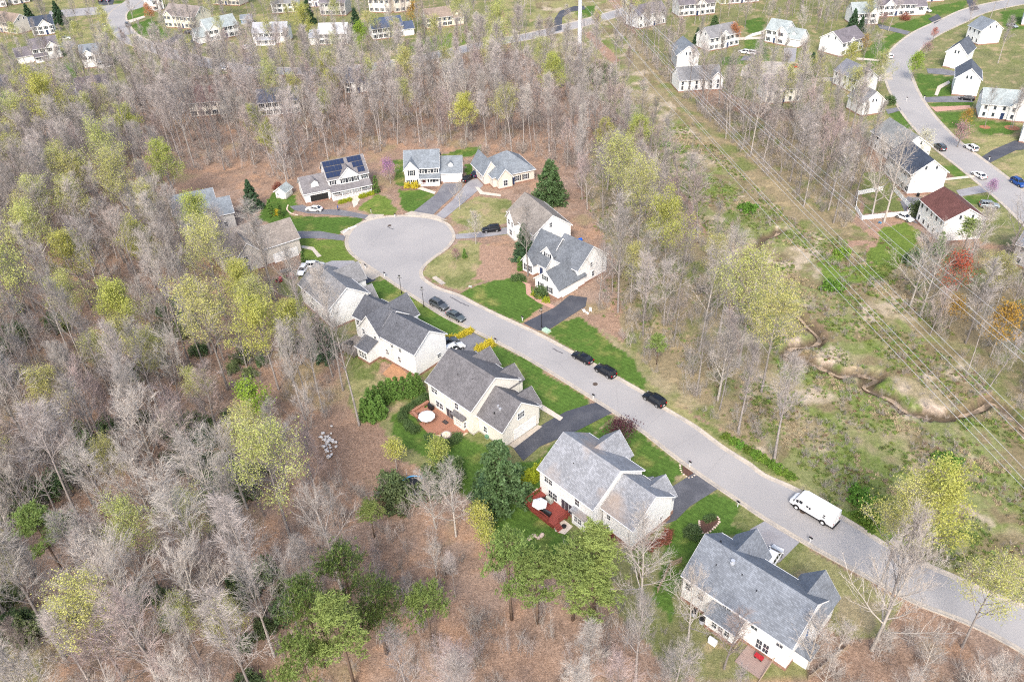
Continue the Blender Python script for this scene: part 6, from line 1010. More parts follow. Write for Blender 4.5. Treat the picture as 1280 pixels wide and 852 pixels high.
def skeleton(seed, Ht, first=.5, spread=.55, nl=9, up=.55, nb=11, nt=9, lean=.03, r0=.24, fork=0, blen=1.0):
    """trunk + limbs mesh, branch mesh, twig list [(p,dir,len)]"""
    rg = random.Random(seed); T = MB(); B = MB(); tw = []; top = Ht * .93
    lx, ly = rg.uniform(-lean, lean), rg.uniform(-lean, lean); px = rg.uniform(0, 6)
    def tp(h): t = h / Ht; return Vector((lx * h + .25 * math.sin(t * 5 + px) * t, ly * h + .25 * math.cos(t * 4 + px) * t, h))
    hs = [0, .4] + [Ht * k / 8 for k in range(1, 8)] + [top]
    T.tube([tp(h) - Vector((0, 0, .4 if h == 0 else 0)) for h in hs], [r0 * 1.5 if h == 0 else max(.05, r0 * (1 - .86 * h / Ht)) for h in hs], 6)
    limbs = []
    for i in range(nl):
        f = first + (.97 - first) * (i + rg.random() * .8) / nl; h = Ht * f; k = (f - first) / (1 - first)
        Lb = Ht * spread * (.46 - .30 * k) * rg.uniform(.75, 1.25) * blen; az = i * 2.4 + rg.uniform(-.5, .5)
        d = Vector((math.cos(az), math.sin(az), up + .7 * k)).normalized(); p = tp(h); pts = [p]
        for s in range(4): d = (d + Vector((rg.uniform(-.16, .16), rg.uniform(-.16, .16), rg.uniform(.0, .20)))).normalized(); p = p + d * Lb / 4; pts.append(p)
        rr = max(.035, r0 * (1 - .86 * f) * .62); T.tube(pts, [rr, rr * .8, rr * .6, rr * .42, rr * .25], 4, False); limbs.append((pts, rr, Lb))
    limbs.append(([tp(Ht * k) for k in (.8, .85, .9, .95)] + [tp(top)], r0 * .2, Ht * .2))
    for pts, rr, Lb in limbs:
        for j in range(nb):
            q = (j + rg.random()) / nb; q = .15 + .85 * q; s = min(3, int(q * 4)); u = q * 4 - s; p = pts[s].lerp(pts[s + 1], min(u, 1)); d0 = (pts[s + 1] - pts[s]).normalized()
            d = fr(d0, rg.uniform(.45, .95), rg); d = (d + Vector((0, 0, .22))).normalized(); l1 = Lb * rg.uniform(.22, .5) * (1.15 - .6 * q) + .5; bp = [p]
            for s2 in range(3): d = (d + Vector((rg.uniform(-.2, .2), rg.uniform(-.2, .2), rg.uniform(-.02, .2)))).normalized(); bp.append(bp[-1] + d * l1 / 3)
            r1 = max(.016, rr * .30); B.tube(bp, [r1, r1 * .8, r1 * .6, r1 * .4], 3, False)
            for k in range(nt):
                q2 = .2 + .8 * (k + rg.random()) / nt; s3 = min(2, int(q2 * 3)); pp = bp[s3].lerp(bp[s3 + 1], min(1, q2 * 3 - s3)); dd = fr((bp[s3 + 1] - bp[s3]).normalized(), rg.uniform(.3, .85), rg); dd = (dd + Vector((0, 0, .15))).normalized()
                tw.append((pp, dd, rg.uniform(.5, 1.15) * (.5 + .09 * Ht / 2)))
    return T, B, tw
def twigs(B, tw, rg, wd=.02, sub=2):
    for p, d, l_ in tw:
        a = d.orthogonal().normalized() * wd; e = p + d * l_; B.add([p - a, p + a, e], [(0, 1, 2)])
        for k in range(sub):
            q = p.lerp(e, rg.uniform(.25, .8)); d2 = fr(d, rg.uniform(.4, .9), rg); c = d2.orthogonal().normalized() * wd * .7; B.add([q - c, q + c, q + d2 * l_ * rg.uniform(.35, .6)], [(0, 1, 2)])
def leafquads(pts, size, rg, per=3, sp=.35, flat=.5):
    L = MB(); vs = []; fs = []
    for p in pts:
        for k in range(per):
            c = p + Vector((rg.gauss(0, sp), rg.gauss(0, sp), rg.gauss(0, sp * .8))); n_ = Vector((rg.gauss(0, 1), rg.gauss(0, 1), rg.gauss(flat, 1))).normalized(); a = n_.orthogonal().normalized(); t = rg.uniform(0, 6.28)
            b_ = n_.cross(a); a2 = a * math.cos(t) + b_ * math.sin(t); b2 = n_.cross(a2); s = size * rg.uniform(.6, 1.3); i = len(vs)
            vs += [tuple(c - a2 * s * .5), tuple(c + b2 * s * .32), tuple(c + a2 * s * .5), tuple(c - b2 * s * .32)]; fs.append((i, i + 1, i + 2, i + 3))
    L.v = vs; L.f = fs; return L
PROTO = {}
def tree_proto(key, seed, leaf=None, lsize=.3, per=3, cover=1.0, bark=None, twm=None, twsub=2, tww=.02, **kw):
    T, B, tw = skeleton(seed, **kw); rg = random.Random(seed + 99); twigs(B, tw, rg, tww, twsub)
    pr = [('trunk', T.mesh('trunk', bark or BARK, True, False)), ('crown', B.mesh('crown', twm or TWIG, False, False))]
    if leaf:
        ph = rg.uniform(0, 9); tips = [p + d * l_ * rg.uniform(.4, 1) for p, d, l_ in tw]; tips = [p for p in tips if rg.random() < cover]
        pr.append(('foliage', leafquads(tips, lsize, rg, per, .42).mesh('foliage', leaf, False, False)))
    PROTO[key] = pr; return pr
for k in range(9):      # forest trees, tall and narrow
    tree_proto('forest%d' % k, 100 + k, lean=[.03, .05, .1, .04, .12, .08, .03, .14, .05][k], Ht=[20, 23, 18, 24, 21, 16, 22, 19, 25][k], first=[.3, .5, .25, .45, .35, .2, .38, .3, .5][k], spread=[.55, .5, .75, .45, .7, .65, .5, .8, .42][k], nl=[15, 12, 15, 14, 13, 14, 15, 13, 12][k], up=[1.3, 1.5, .9, 1.7, 1.0, 1.2, 1.6, .9, 1.4][k], nb=11, nt=7, twsub=2, tww=.018, twm=BUDS if k in (2, 5) else TWIG, r0=.2 + .02 * (k % 4))
for k in range(3):      # broad pale trees at the woodland edge
    tree_proto('broad%d' % k, 200 + k, Ht=19 + 2 * k, first=.2, spread=1.0, nl=18, up=.95, nb=13, nt=7, twsub=2, r0=.30, bark=PALEB, twm=mat('pale_twigs', (.41, .375, .34), .95, .1, .6, rnd_v=.12), lean=.06, tww=.02)
for k in range(4): tree_proto('lime%d' % k, 300 + k, LIME, .25, 12, .95, Ht=15 + k, first=.35, spread=.85, nl=15, up=.8, nb=11, nt=5, twsub=0, r0=.2)
for k in range(3): tree_proto('olive%d' % k, 320 + k, OLIVL, .21, 9, .85, Ht=18 + k, first=.38, spread=.85, nl=15, up=.8, nb=11, nt=6, twsub=1, r0=.22)
def small(key, seed, m, Ht, cover=1, lsize=.25, per=4, bark=BARK, spread=1.0, **kw): tree_proto(key, seed, m, lsize, per, cover, Ht=Ht, first=.22, spread=spread, nl=11, up=.8, nb=8, nt=5, twsub=1, r0=.12, bark=bark, **kw)
small('plum', 401, mat('purple_plum_leaves', (.085, .028, .038), .7, .3, 1.5, trans=.2), 6.0, spread=1.25, per=6); small('redbud', 402, mat('redbud_blossom', (.42, .22, .40), .7, .25, 1.5, trans=.3), 6.5, spread=1.2, per=4, lsize=.22)
small('orange', 403, mat('orange_spring_leaves', (.50, .21, .085), .7, .25, 1.5, trans=.3), 8.0, per=5, lsize=.3); small('amber', 404, mat('amber_leaves', (.42, .26, .05), .7, .25, 1.5, trans=.3), 8.5, per=4, lsize=.3)
small('scarlet', 405, mat('scarlet_buds', (.42, .10, .055), .7, .25, 1.5, trans=.3), 8.0, per=4, spread=1.15); small('green', 406, mat('fresh_green_leaves', (.26, .38, .05), .7, .25, 1.2, trans=.3), 9.0, per=6, lsize=.32, spread=.9)
small('blossom', 407, mat('cream_blossom', (.62, .60, .44), .7, .15, 1.5, trans=.3), 8.0, per=3, lsize=.25); small('pinkbush', 408, mat('dusky_pink_buds', (.36, .20, .20), .8, .2, 1.5, trans=.2), 4.5, per=2, spread=1.3); small('yellowish', 409, LIME, 7, per=5, lsize=.3)
def pine(key, seed, Ht, m, rad=3.4):
    rg = random.Random(seed); T = MB(); top = Ht; T.tube([(0, 0, -.4), (.1, 0, Ht * .4), (0, .15, Ht * .75), (0, 0, top)], [.26, .2, .12, .04], 6); F = []
    for i in range(40):
        f = .48 + .52 * rg.random() ** .8; h = Ht * f; az = rg.uniform(0, 6.28); Lb = rad * (1.15 - (f - .5) * 1.5) * rg.uniform(.5, 1.1); e = Vector((math.cos(az) * Lb, math.sin(az) * Lb, h + Lb * .35))
        T.tube([(0, 0, h), tuple(e * .5 + Vector((0, 0, h * .5 - .2))), tuple(e)], [.06, .045, .02], 3, False)
        for j in range(20):
            F.append(Vector((0, 0, h)).lerp(e, rg.uniform(.5, 1.05)) + Vector((rg.gauss(0, .55), rg.gauss(0, .55), rg.gauss(.2, .28))))
    L = MB(); vs = []; fs = []
    for p in F:
        for k in range(9):
            d = Vector((rg.gauss(0, 1), rg.gauss(0, 1), rg.gauss(.6, .7))).normalized(); a = d.orthogonal().normalized() * .05; i = len(vs); e = p + d * rg.uniform(.3, .52); vs += [tuple(p - a), tuple(p + a), tuple(e + a * .6), tuple(e - a * .6)]; fs.append((i, i + 1, i + 2, i + 3))
    L.v = vs; L.f = fs; PROTO[key] = [('trunk', T.mesh('trunk', BARKP, True, False)), ('foliage', L.mesh('foliage', m, False, False))]
for k in range(3): pine('pine%d' % k, 500 + k, 14 + k * 1.5, PINEN, 4.3)
def cone(key, seed, Ht, rad, m, n, power=1.0, lsize=.4, droop=.3, base=.04, bumps=7, clumps=110):
    rg = random.Random(seed); T = MB().tube([(0, 0, -.3), (0, 0, Ht * .95)], [.2, .02], 5); pts = []
    for c_ in range(clumps):
        f = ((c_ + rg.random()) / clumps) ** 1.5; h = Ht * (base + (.97 - base) * f); az = c_ * 2.4 + rg.uniform(-.5, .5); r = rad * (1 - f) ** power * rg.uniform(.62, 1.06) + .08; cr_ = .28 * rad * (.35 + .65 * (1 - f)) * rg.uniform(.7, 1.2)
        T.tube([(0, 0, h), (math.cos(az) * r * .9, math.sin(az) * r * .9, h - r * droop * .4)], [.05, .02], 3, False)
        for k in range(n // clumps):
            t = 1 - .75 * rg.random() ** 2; w_ = cr_ * (1.1 - .7 * t) if t > .5 else cr_; pts.append(Vector((math.cos(az) * r * t + rg.gauss(0, w_ * .55), math.sin(az) * r * t + rg.gauss(0, w_ * .55), h - r * t * droop * .3 + rg.gauss(0, cr_ * .3))))
    PROTO[key] = [('trunk', T.mesh('trunk', BARKP, True, False)), ('foliage', leafquads(pts, lsize, rg, 2, .10, .9).mesh('foliage', m, False, False))]
cone('spruce', 601, 12.5, 4.2, SPRUCE, 7500, .75, .42); cone('magnolia', 602, 12.0, 4.8, mat('deep_green_leaves', (.10, .17, .065), .55, .35, 1.2, trans=.2), 9000, .55, .42, bumps=5); cone('column', 603, 5.5, .95, ARBOR, 2200, .35, .2, clumps=50); cone('cedar', 604, 6.5, 1.7, ARBOR, 3200, .55, .28, clumps=60)
def dome(key, seed, r, h, m, n, lsize, core=True, lump=.22):
    rg = random.Random(seed); pts = []; ph = [rg.uniform(0, 6) for _ in range(4)]
    for i in range(n):
        az = rg.uniform(0, 6.28); el = math.asin(rg.random()); k = 1 + lump * math.sin(az * 3 + ph[0]) * math.cos(el * 4 + ph[1]) + lump * .6 * math.sin(az * 7 + ph[2]); k *= 1 - .45 * rg.random() ** 2.5
        pts.append(Vector((math.cos(az) * math.cos(el) * r * k, math.sin(az) * math.cos(el) * r * k, .06 + math.sin(el) * h * k)))
    T = MB(); [T.tube([(0, 0, -.1), (math.cos(a) * r * .3, math.sin(a) * r * .3, h * .6)], [.04, .015], 3, False) for a in (0, 1.6, 3.1, 4.7)]
    PROTO[key] = [('stems', T.mesh('stems', BARKP, False, False)), ('foliage', leafquads(pts, lsize, rg, 2, .07, .4).mesh('foliage', m, False, False))]
dome('holly', 701, 1.9, 3.4, HOLLY, 1500, .32, lump=.3); dome('holly2', 702, 2.5, 2.8, HOLLY, 1900, .34, lump=.35); dome('boxbush', 703, .8, 1.1, BOX, 700, .14); dome('limebush', 704, 1.0, 1.25, LIMEH, 900, .16); dome('forsythia', 705, .75, 1.0, mat('forsythia_bloom', (.62, .52, .05), .7, .3, 3, trans=.25), 800, .15, lump=.3)
dome('bluegreen', 706, 1.5, 1.7, mat('blue_green_leaves', (.075, .12, .045), .7, .3, 2, trans=.1), 1500, .16, lump=.12); dome('redbush', 707, .9, 1.1, mat('russet_leaves', (.22, .075, .05), .8, .3, 2), 500, .16, lump=.3); dome('creeper', 708, 1.3, .7, mat('bright_creeper_leaves', (.14, .24, .035), .7, .3, 1.5, rnd_v=.25, rnd_h=.02, trans=.2), 700, .26, lump=.35)
rgb_ = random.Random(5)
def brush(key, seed, h, spread, n, m):
    rg = random.Random(seed); B = MB()
    for i in range(n):
        az = rg.uniform(0, 6.28); d = Vector((math.cos(az) * spread * rg.random(), math.sin(az) * spread * rg.random(), 1)).normalized(); p = Vector((rg.gauss(0, .35), rg.gauss(0, .35), -.1)); L_ = h * rg.uniform(.6, 1.1); e = p + d * L_; B.tube([p, p.lerp(e, .5) + Vector((rg.gauss(0, .08), rg.gauss(0, .08), 0)), e], [.028, .02, .008], 3, False)
        tw = [(p.lerp(e, rg.uniform(.25, .95)), fr(d, rg.uniform(.3, .9), rg), L_ * rg.uniform(.15, .4)) for _ in range(11)]; twigs(B, tw, rg, .014, 2)
    PROTO[key] = [('crown', B.mesh('crown', m, False, False))]
PT = mat('pale_brush_twigs', (.33, .295, .265), .95, .12, .8, rnd_v=.2, rnd_h=.015)
brush('brush0', 801, 4.0, .7, 12, PT); brush('brush1', 802, 2.6, 1.1, 10, PT); brush('brush2', 803, 5.5, .55, 8, TWIG)
def make(key, label, cat, name, loc, rz=0, sc=1.0, group=None):
    r = thing(name, label, cat, loc, rz, group); r.scale = (sc, sc, sc) if not hasattr(sc, '__len__') else sc
    for nm, me in PROTO[key]: link(nm, me, r)
    return r
# occupancy raster
GS = 1.0; OX, OY = -320, 30; ON, OM = 660, 560; occ = np.zeros((OM, ON), bool)
cxs, cys = np.meshgrid(OX + (np.arange(ON) + .5) * GS, OY + (np.arange(OM) + .5) * GS)
for pl in OCC: occ |= pip(cxs.ravel(), cys.ravel(), pl).reshape(OM, ON)
cU, cV = GP(cxs, cys); keep_open = np.zeros((OM, ON), bool)
for c, pl in PAINT:
    if c in (LAWN, LAWNB) : keep_open |= pip(cU.ravel(), cV.ravel(), pl).reshape(OM, ON)
def blocked(x, y, lawns=True):
    i, j = int((x - OX) / GS), int((y - OY) / GS)
    if not (0 <= i < ON and 0 <= j < OM): return False
    return bool(occ[j, i] or (lawns and keep_open[j, i]))
placed = []; cell = {}
def free(x, y, d):
    a, c = int(x // 4), int(y // 4); k = int(d // 4) + 1
    return all((x - u) ** 2 + (y - v) ** 2 > d * d for i in range(a - k, a + k + 1) for j in range(c - k, c + k + 1) for u, v in cell.get((i, j), ()))
def occupy(x, y): cell.setdefault((int(x // 4), int(y // 4)), []).append((x, y))
# ---- singled-out trees: (kind, photograph position of the crown, its height there, scale, label, category, name)
SPEC = [
 ('lime1', (90, 328), 12, 1.0, 'lime green budding tree standing alone in the bare woods at far left', 'tree', 'leafy_tree'),
 ('lime3', (70, 152), 12, 1.25, 'bright lime tree near the left edge, below the brown-roofed house', 'tree', 'leafy_tree'),
 ('olive1', (135, 205), 14, 1.1, 'pale olive tree in the upper left woods, left of the bright lime one', 'tree', 'leafy_tree'),
 ('olive0', (150, 240), 14, 1.1, 'yellow-olive budding tree just below the pale olive one in the left woods', 'tree', 'leafy_tree'),
 ('lime2', (208, 212), 12, .95, 'bright lime tree left of the blue-grey roofed house', 'tree', 'leafy_tree'),
 ('lime0', (150, 388), 11, .95, 'small rounded lime tree in the middle of the left woods', 'tree', 'leafy_tree'),
 ('lime2', (250, 275), 12, .9, 'lime green tree in front of the grey-sided house', 'tree', 'leafy_tree'),
 ('olive2', (262, 330), 14, 1.0, 'yellow-green open-crowned tree left of the taupe-roofed house', 'tree', 'leafy_tree'),
 ('lime1', (300, 350), 12, .8, 'smaller lime tree below the taupe-roofed house', 'tree', 'leafy_tree'),
 ('olive0', (262, 415), 14, 1.15, 'tall yellow-green tree left of the two lime crowns near the white house', 'tree', 'leafy_tree'),
 ('lime3', (332, 425), 12, 1.0, 'broad lime tree at the wood edge left of the dark spruce', 'tree', 'leafy_tree'),
 ('lime0', (362, 395), 12, .8, 'golden lime tree directly below the worn-grey-roofed house', 'tree', 'leafy_tree'),
 ('green', (310, 485), 11, 1.2, 'vivid yellow-green tree leaning out of the bare woods, left centre', 'tree', 'leafy_tree'),
 ('olive1', (340, 595), 14, 1.05, 'thin lime-leafed tree below the rock pile in the lower left woods', 'tree', 'leafy_tree'),
 ('olive2', (18, 375), 13, 1.1, 'amber-olive tree at the left edge of the picture', 'tree', 'leafy_tree'),
 ('olive0', (40, 300), 13, 1.0, 'faint olive tree near the left edge, above the amber one', 'tree', 'leafy_tree'),
 ('lime3', (835, 292), 13, 1.0, 'lime tree beside the creek clearing, right of the dark-slate house', 'tree', 'leafy_tree'),
 ('lime0', (797, 168), 12, .9, 'lime tree at the top of the wood strip by the power line clearing', 'tree', 'leafy_tree'),
 ('olive0', (775, 225), 14, 1.15, 'large olive-lime tree above the bare strip of woods, centre right', 'tree', 'leafy_tree'),
 ('olive2', (800, 255), 14, 1.0, 'olive budding tree in the wood strip below the large olive-lime one', 'tree', 'leafy_tree'),
 ('lime2', (692, 98), 11, .9, 'lime tree left of the steel power pole', 'tree', 'leafy_tree'),
 ('olive1', (680, 72), 12, .8, 'pale lime tree behind the one nearest the steel pole', 'tree', 'leafy_tree'),
 ('green', (451, 50), 6, 1.25, 'dense fresh-green tree between two white houses at the top', 'tree', 'leafy_tree'),
 ('lime2', (380, 40), 8, .9, 'vivid lime tree left of the white-roofed colonial at the top', 'tree', 'leafy_tree'),
 ('olive1', (545, 48), 10, .8, 'pale lime tree in front of the tan-roofed house at top centre', 'tree', 'leafy_tree'),
 ('olive2', (495, 50), 9, .7, 'thin yellow-leafed tree in front of the navy-roofed house', 'tree', 'leafy_tree'),
 ('olive0', (622, 45), 12, 1.1, 'tall olive budding tree at the top, right of centre', 'tree', 'leafy_tree'),
 ('olive1', (575, 20), 11, .9, 'olive budding tree at the top edge right of the tan-roofed house', 'tree', 'leafy_tree'),
 ('lime3', (30, 112), 9, .75, 'yellow-lime tree above the left edge, beside the red car', 'tree', 'leafy_tree'),
 ('olive0', (70, 100), 9, .7, 'pale green tree in front of the violet-grey-roofed house', 'tree', 'leafy_tree'),
 ('olive2', (136, 70), 9, .6, 'small pale green tree beside the slate-blue house with a porch', 'tree', 'leafy_tree'),
 ('lime1', (133, 118), 9, .6, 'small lime tree at the white gable of the brown-roofed house', 'tree', 'leafy_tree'),
 ('olive1', (172, 62), 7, .55, 'slim olive tree standing at the bend of the upper left street', 'tree', 'leafy_tree'),
 ('olive2', (275, 40), 5, .5, 'blossoming straw-coloured tree in front of the stone gable, upper left', 'tree', 'leafy_tree'),
 ('olive0', (335, 42), 5, .5, 'straw-coloured tree in front of the light grey roofed colonial', 'tree', 'leafy_tree'),
 ('green', (1145, 80), 6, .95, 'lime-green tree on the lawn inside the curve of the right street', 'tree', 'leafy_tree'),
 ('olive1', (1100, 92), 9, .7, 'pale lime tree left of the right street, above the small pediment', 'tree', 'leafy_tree'),
 ('lime1', (1063, 72), 7, .6, 'small bright lime tree in front of the stone-entry house', 'tree', 'leafy_tree'),
 ('olive2', (1065, 125), 9, .8, 'pale green tree among the right woods left of the white pediment', 'tree', 'leafy_tree'),
 ('olive1', (1020, 98), 9, .7, 'lime-olive tree between the brown roof and the slate roof', 'tree', 'leafy_tree'),
 ('lime2', (1160, 655), 12, 1.05, 'lime-leafed twin-trunk tree standing over the road at lower right', 'tree', 'leafy_tree'),
 ('olive2', (1125, 665), 12, .85, 'pale lime tree on the verge beyond the white truck', 'tree', 'leafy_tree'),
 ('olive0', (935, 385), 14, 1.2, 'wide olive tree leaning over the creek clearing', 'tree', 'leafy_tree'),
 ('olive1', (965, 420), 13, 1.0, 'second olive tree beside the bend of the creek', 'tree', 'leafy_tree'),
 ('orange', (187, 18), 5, 1.05, 'salmon-orange tree on the lawn at the top of the upper left street', 'tree', 'leafy_tree'),
 ('amber', (517, 20), 6, 1.2, 'rust-orange tree behind the navy-roofed house at the top', 'tree', 'leafy_tree'),
 ('redbud', (486, 212), 4.5, 1.0, 'purple-pink flowering redbud between the two northern houses', 'tree', 'leafy_tree'),
 ('plum', (777, 541), 4, .95, 'dark purple-leafed plum tree at the street corner of the light grey roof', 'tree', 'leafy_tree'),
 ('scarlet', (1190, 350), 6, 1.35, 'scarlet budding tree among bare trees at the right', 'tree', 'leafy_tree'),
 ('amber', (1250, 415), 6, 1.25, 'amber-yellow tree at the right edge, lower than the scarlet one', 'tree', 'leafy_tree'),
 ('amber', (1195, 385), 5, .8, 'small rust-coloured tree just below the scarlet one', 'tree', 'leafy_tree'),
 ('orange', (918, 45), 4, .95, 'orange-leafed tree in front of the shuttered grey-roofed house', 'tree', 'leafy_tree'),
 ('amber', (1082, 57), 3.5, .75, 'golden shrub-like tree right of the stone-entry house', 'tree', 'leafy_tree'),
 ('amber', (1207, 152), 3, .7, 'golden weeping bush on the lawn below the brick walk, right side', 'bush', 'bush'),
 ('blossom', (1155, 183), 5, 1.1, 'cream-blossomed tree beside the right street', 'tree', 'leafy_tree'),
 ('blossom', (1102, 95), 5, .9, 'cream-blossomed tree left of the right street near the side junction', 'tree', 'leafy_tree'),
 ('redbud', (1238, 238), 2.5, .7, 'small pink-flowering tree by the driveway at the right street', 'tree', 'leafy_tree'),
 ('pinkbush', (1200, 172), 3, 1.3, 'dusky twiggy tree leaning over the right street', 'tree', 'leafy_tree'),
 ('pinkbush', (1105, 25), 3, 1.0, 'reddish twiggy bush before the double-dormer house, top right', 'bush', 'bush'),
 ('pinkbush', (1158, 62), 3, 1.0, 'pinkish twiggy tree at the inner side of the right street curve', 'tree', 'leafy_tree'),
 ('scarlet', (1168, 45), 2.5, .6, 'small orange-red bush inside the right street curve', 'bush', 'bush'),
 ('pinkbush', (570, 318), 1.5, .55, 'russet shrub on the tan lawn right of the cul-de-sac', 'bush', 'bush'),
 ('redbush', (347, 232), 1, 1.6, 'dark red bush behind the small grey garden shed', 'bush', 'bush'),
 ('spruce', (313, 245), 4, .72, 'dark blue-green spruce left of the garden shed', 'conifer', 'conifer'),
 ('magnolia', (687, 232), 5, 1.05, 'very large dark evergreen beside the tan-grey hipped roof', 'conifer', 'conifer'),
 ('magnolia', (625, 598), 5, 1.1, 'large dark green evergreen beside the cream house driveway', 'conifer', 'conifer'),
 ('spruce', (606, 610), 4, .62, 'smaller evergreen pressed against the large one by the driveway', 'conifer', 'conifer'),
 ('spruce', (400, 425), 4, .85, 'dull dark spruce at the wood edge below the worn-grey-roofed house', 'conifer', 'conifer'),
 ('spruce', (655, 302), 5, .8, 'ragged evergreen in front of the tan-grey roofed white house', 'conifer', 'conifer'),
 ('spruce', (1068, 22), 5, .7, 'left and taller of the two dark spruces at top right', 'conifer', 'conifer'),
 ('spruce', (1078, 28), 4, .55, 'right and shorter of the two dark spruces at top right', 'conifer', 'conifer'),
 ('spruce', (872, 45), 4, .6, 'dark evergreen left of the shuttered grey-roofed house', 'conifer', 'conifer'),
 ('spruce', (1015, 80), 5, .75, 'dark evergreen between the brown roof and the driveway, upper right', 'conifer', 'conifer'),
 ('magnolia', (893, 30), 3, .55, 'round green evergreen behind the shuttered grey-roofed house', 'conifer', 'conifer'),
 ('spruce', (70, 12), 7, .9, 'dark conifer at the top left behind the navy roof', 'conifer', 'conifer'),
 ('spruce', (33, 12), 7, .8, 'dark conifer at the top left corner beside the white house', 'conifer', 'conifer'),
 ('spruce', (384, 10), 7, .9, 'dark conifer on the top edge left of the grey house', 'conifer', 'conifer'),
 ('spruce', (443, 18), 7, .8, 'dark conifer between the grey and cream houses at the top', 'conifer', 'conifer'),
 ('cedar', (1175, 305), 3, 1.0, 'small dark cedar below the maroon-roofed house', 'conifer', 'conifer'),
 ('pine1', (1212, 288), 8, .7, 'loose light green pine beside the maroon-roofed house', 'pine', 'pine_tree'),
 ('pine0', (823, 430), 5, .5, 'small green pine at the foot of the bare wood strip', 'pine', 'pine_tree'),
 ('pine2', (385, 765), 12, 1.0, 'leftmost tall pine of the big clump at the bottom', 'pine', 'pine_tree'), ('pine1', (430, 715), 12, 1.05, 'topmost tall pine of the big clump at the bottom', 'pine', 'pine_tree'),
 ('pine0', (470, 755), 11, 1.0, 'right-hand pine of the big clump at the bottom', 'pine', 'pine_tree'), ('pine2', (425, 790), 12, 1.0, 'lowest pine of the big clump at the bottom', 'pine', 'pine_tree'), ('pine1', (375, 815), 12, .9, 'pine at the lower left of the big clump, on the bottom edge', 'pine', 'pine_tree'),
 ('pine0', (531, 742), 10, .8, 'thin small-crowned pine between the two pine groups', 'pine', 'pine_tree'), ('pine2', (636, 712), 11, 1.0, 'left pine of the group below the red deck house', 'pine', 'pine_tree'), ('pine0', (670, 722), 10, .95, 'second pine from left below the red deck house', 'pine', 'pine_tree'),
 ('pine1', (717, 712), 11, 1.0, 'third pine from left below the red deck house', 'pine', 'pine_tree'), ('pine2', (745, 700), 11, .95, 'rightmost pine of the group below the red deck house', 'pine', 'pine_tree'), ('pine0', (740, 740), 10, .85, 'yellowish pine in front of the rightmost of the group', 'pine', 'pine_tree'),
 ('pine0', (805, 655), 12, .42, 'small pine crown overlapping the garage wing of the light grey roof', 'pine', 'pine_tree'), ('pine1', (458, 622), 9, .5, 'rounded yellow-green pine near the trampoline', 'pine', 'pine_tree'), ('pine2', (45, 655), 12, .85, 'bright green pine at the far lower left', 'pine', 'pine_tree'),
]
for key, pxy, h, sc, lab, cat, nm in SPEC:
    p = G(*pxy, h); p.z = 0; make(key, lab, cat, nm, p, rnd.uniform(0, 6.28), sc * (1.1 if key[:4] in ('lime', 'oliv') else 1)); occupy(p.x, p.y)
    if key[:4] in ('lime', 'oliv', 'pine', 'gree'):
        for a_ in range(8): occupy(p.x + 4.0 * math.cos(a_ * .785), p.y + 4.0 * math.sin(a_ * .785) - 1.5)
# hand-placed shrubs on the ground: kind, [px], label template, category, group
def row(key, pts, label, cat, name, group, sc=1.0):
    for a in pts: make(key, label, cat, name, G(*a), rnd.uniform(0, 6), sc * rnd.uniform(.9, 1.12), group)
row('forsythia', [(539, 416), (545, 419), (551, 421), (557, 423), (563, 423.5), (570, 422.5), (577, 420), (583, 417), (588, 415)], 'yellow flowering bush in the outer row beside the driveway of the charcoal-roofed house', 'bush', 'flowering_bush', 'yellow bushes in the outer row', .92)
row('forsythia', [(540, 424), (545, 427), (550, 429)], 'yellow flowering bush in the short inner row against the charcoal-roofed house', 'bush', 'flowering_bush', 'yellow bushes in the short inner row', 1.0)
row('forsythia', [(612, 432)], 'single yellow bush at the street corner of the cream house lawn', 'bush', 'flowering_bush', None, 1.5)
row('forsythia', [(598, 437), (604, 435)], 'low yellow bush beside the cream house street gable', 'bush', 'flowering_bush', 'low yellow bushes by the cream house gable')
row('forsythia', [(510, 234), (519, 234)], 'round yellow bush in front of the arched-window bay', 'bush', 'flowering_bush', 'yellow bushes by the arched-window bay', 1.5)
row('limebush', [(655 + i * 9.5, 606 - i * 6.2) for i in range(9)] + [(664 + i * 9.5, 598 - i * 6) for i in range(7)], 'bright lime hedge bush along the near side of the cream house driveway', 'bush', 'hedge_bush', 'lime hedge by the dark driveway', 1.25)
row('limebush', [(426, 254), (431, 252.5), (437, 251)], 'lime bush left of the front steps of the solar-panelled house', 'bush', 'hedge_bush', 'lime bushes left of the front steps', .8); row('limebush', [(452, 247), (456, 245.5), (461, 244), (465, 243)], 'lime bush right of the front steps of the solar-panelled house', 'bush', 'hedge_bush', 'lime bushes right of the front steps', .8)
row('limebush', [(668, 369), (683, 377), (674, 372)], 'pale green bush along the curved brick walk', 'bush', 'hedge_bush', 'pale bushes along the brick walk', .8)
row('boxbush', [(676, 370)], 'larger rounded green bush in the bed by the curved brick walk', 'bush', 'hedge_bush', None, 1.9); row('boxbush', [(643, 350), (648, 348), (653, 350)], 'dark rounded bush at the left corner of the dark-slate gabled house', 'bush', 'hedge_bush', 'dark bushes at the left corner of the slate house', 1.3)
row('cedar', [(457, 523), (464, 514), (472, 508), (480, 503), (489, 498), (497, 496), (506, 495), (515, 493), (524, 491), (468, 525), (477, 520)], 'upright green arborvitae in the thick screen left of the patio deck', 'hedge tree', 'arborvitae', 'arborvitae screen by the patio deck', .82)
row('boxbush', [(503, 524), (509, 531), (513, 536), (519, 539), (536, 548), (542, 552), (548, 555), (560, 556), (568, 552), (572, 548)], 'small dark green bush edging the patio deck', 'bush', 'hedge_bush', 'bushes edging the patio deck', 1.15)
row('boxbush', [(506, 516), (512, 512), (519, 507), (526, 503), (533, 499), (538, 496)], 'dark green hedge bush behind the left edge of the patio deck', 'bush', 'hedge_bush', 'hedge behind the patio deck', 1.1)
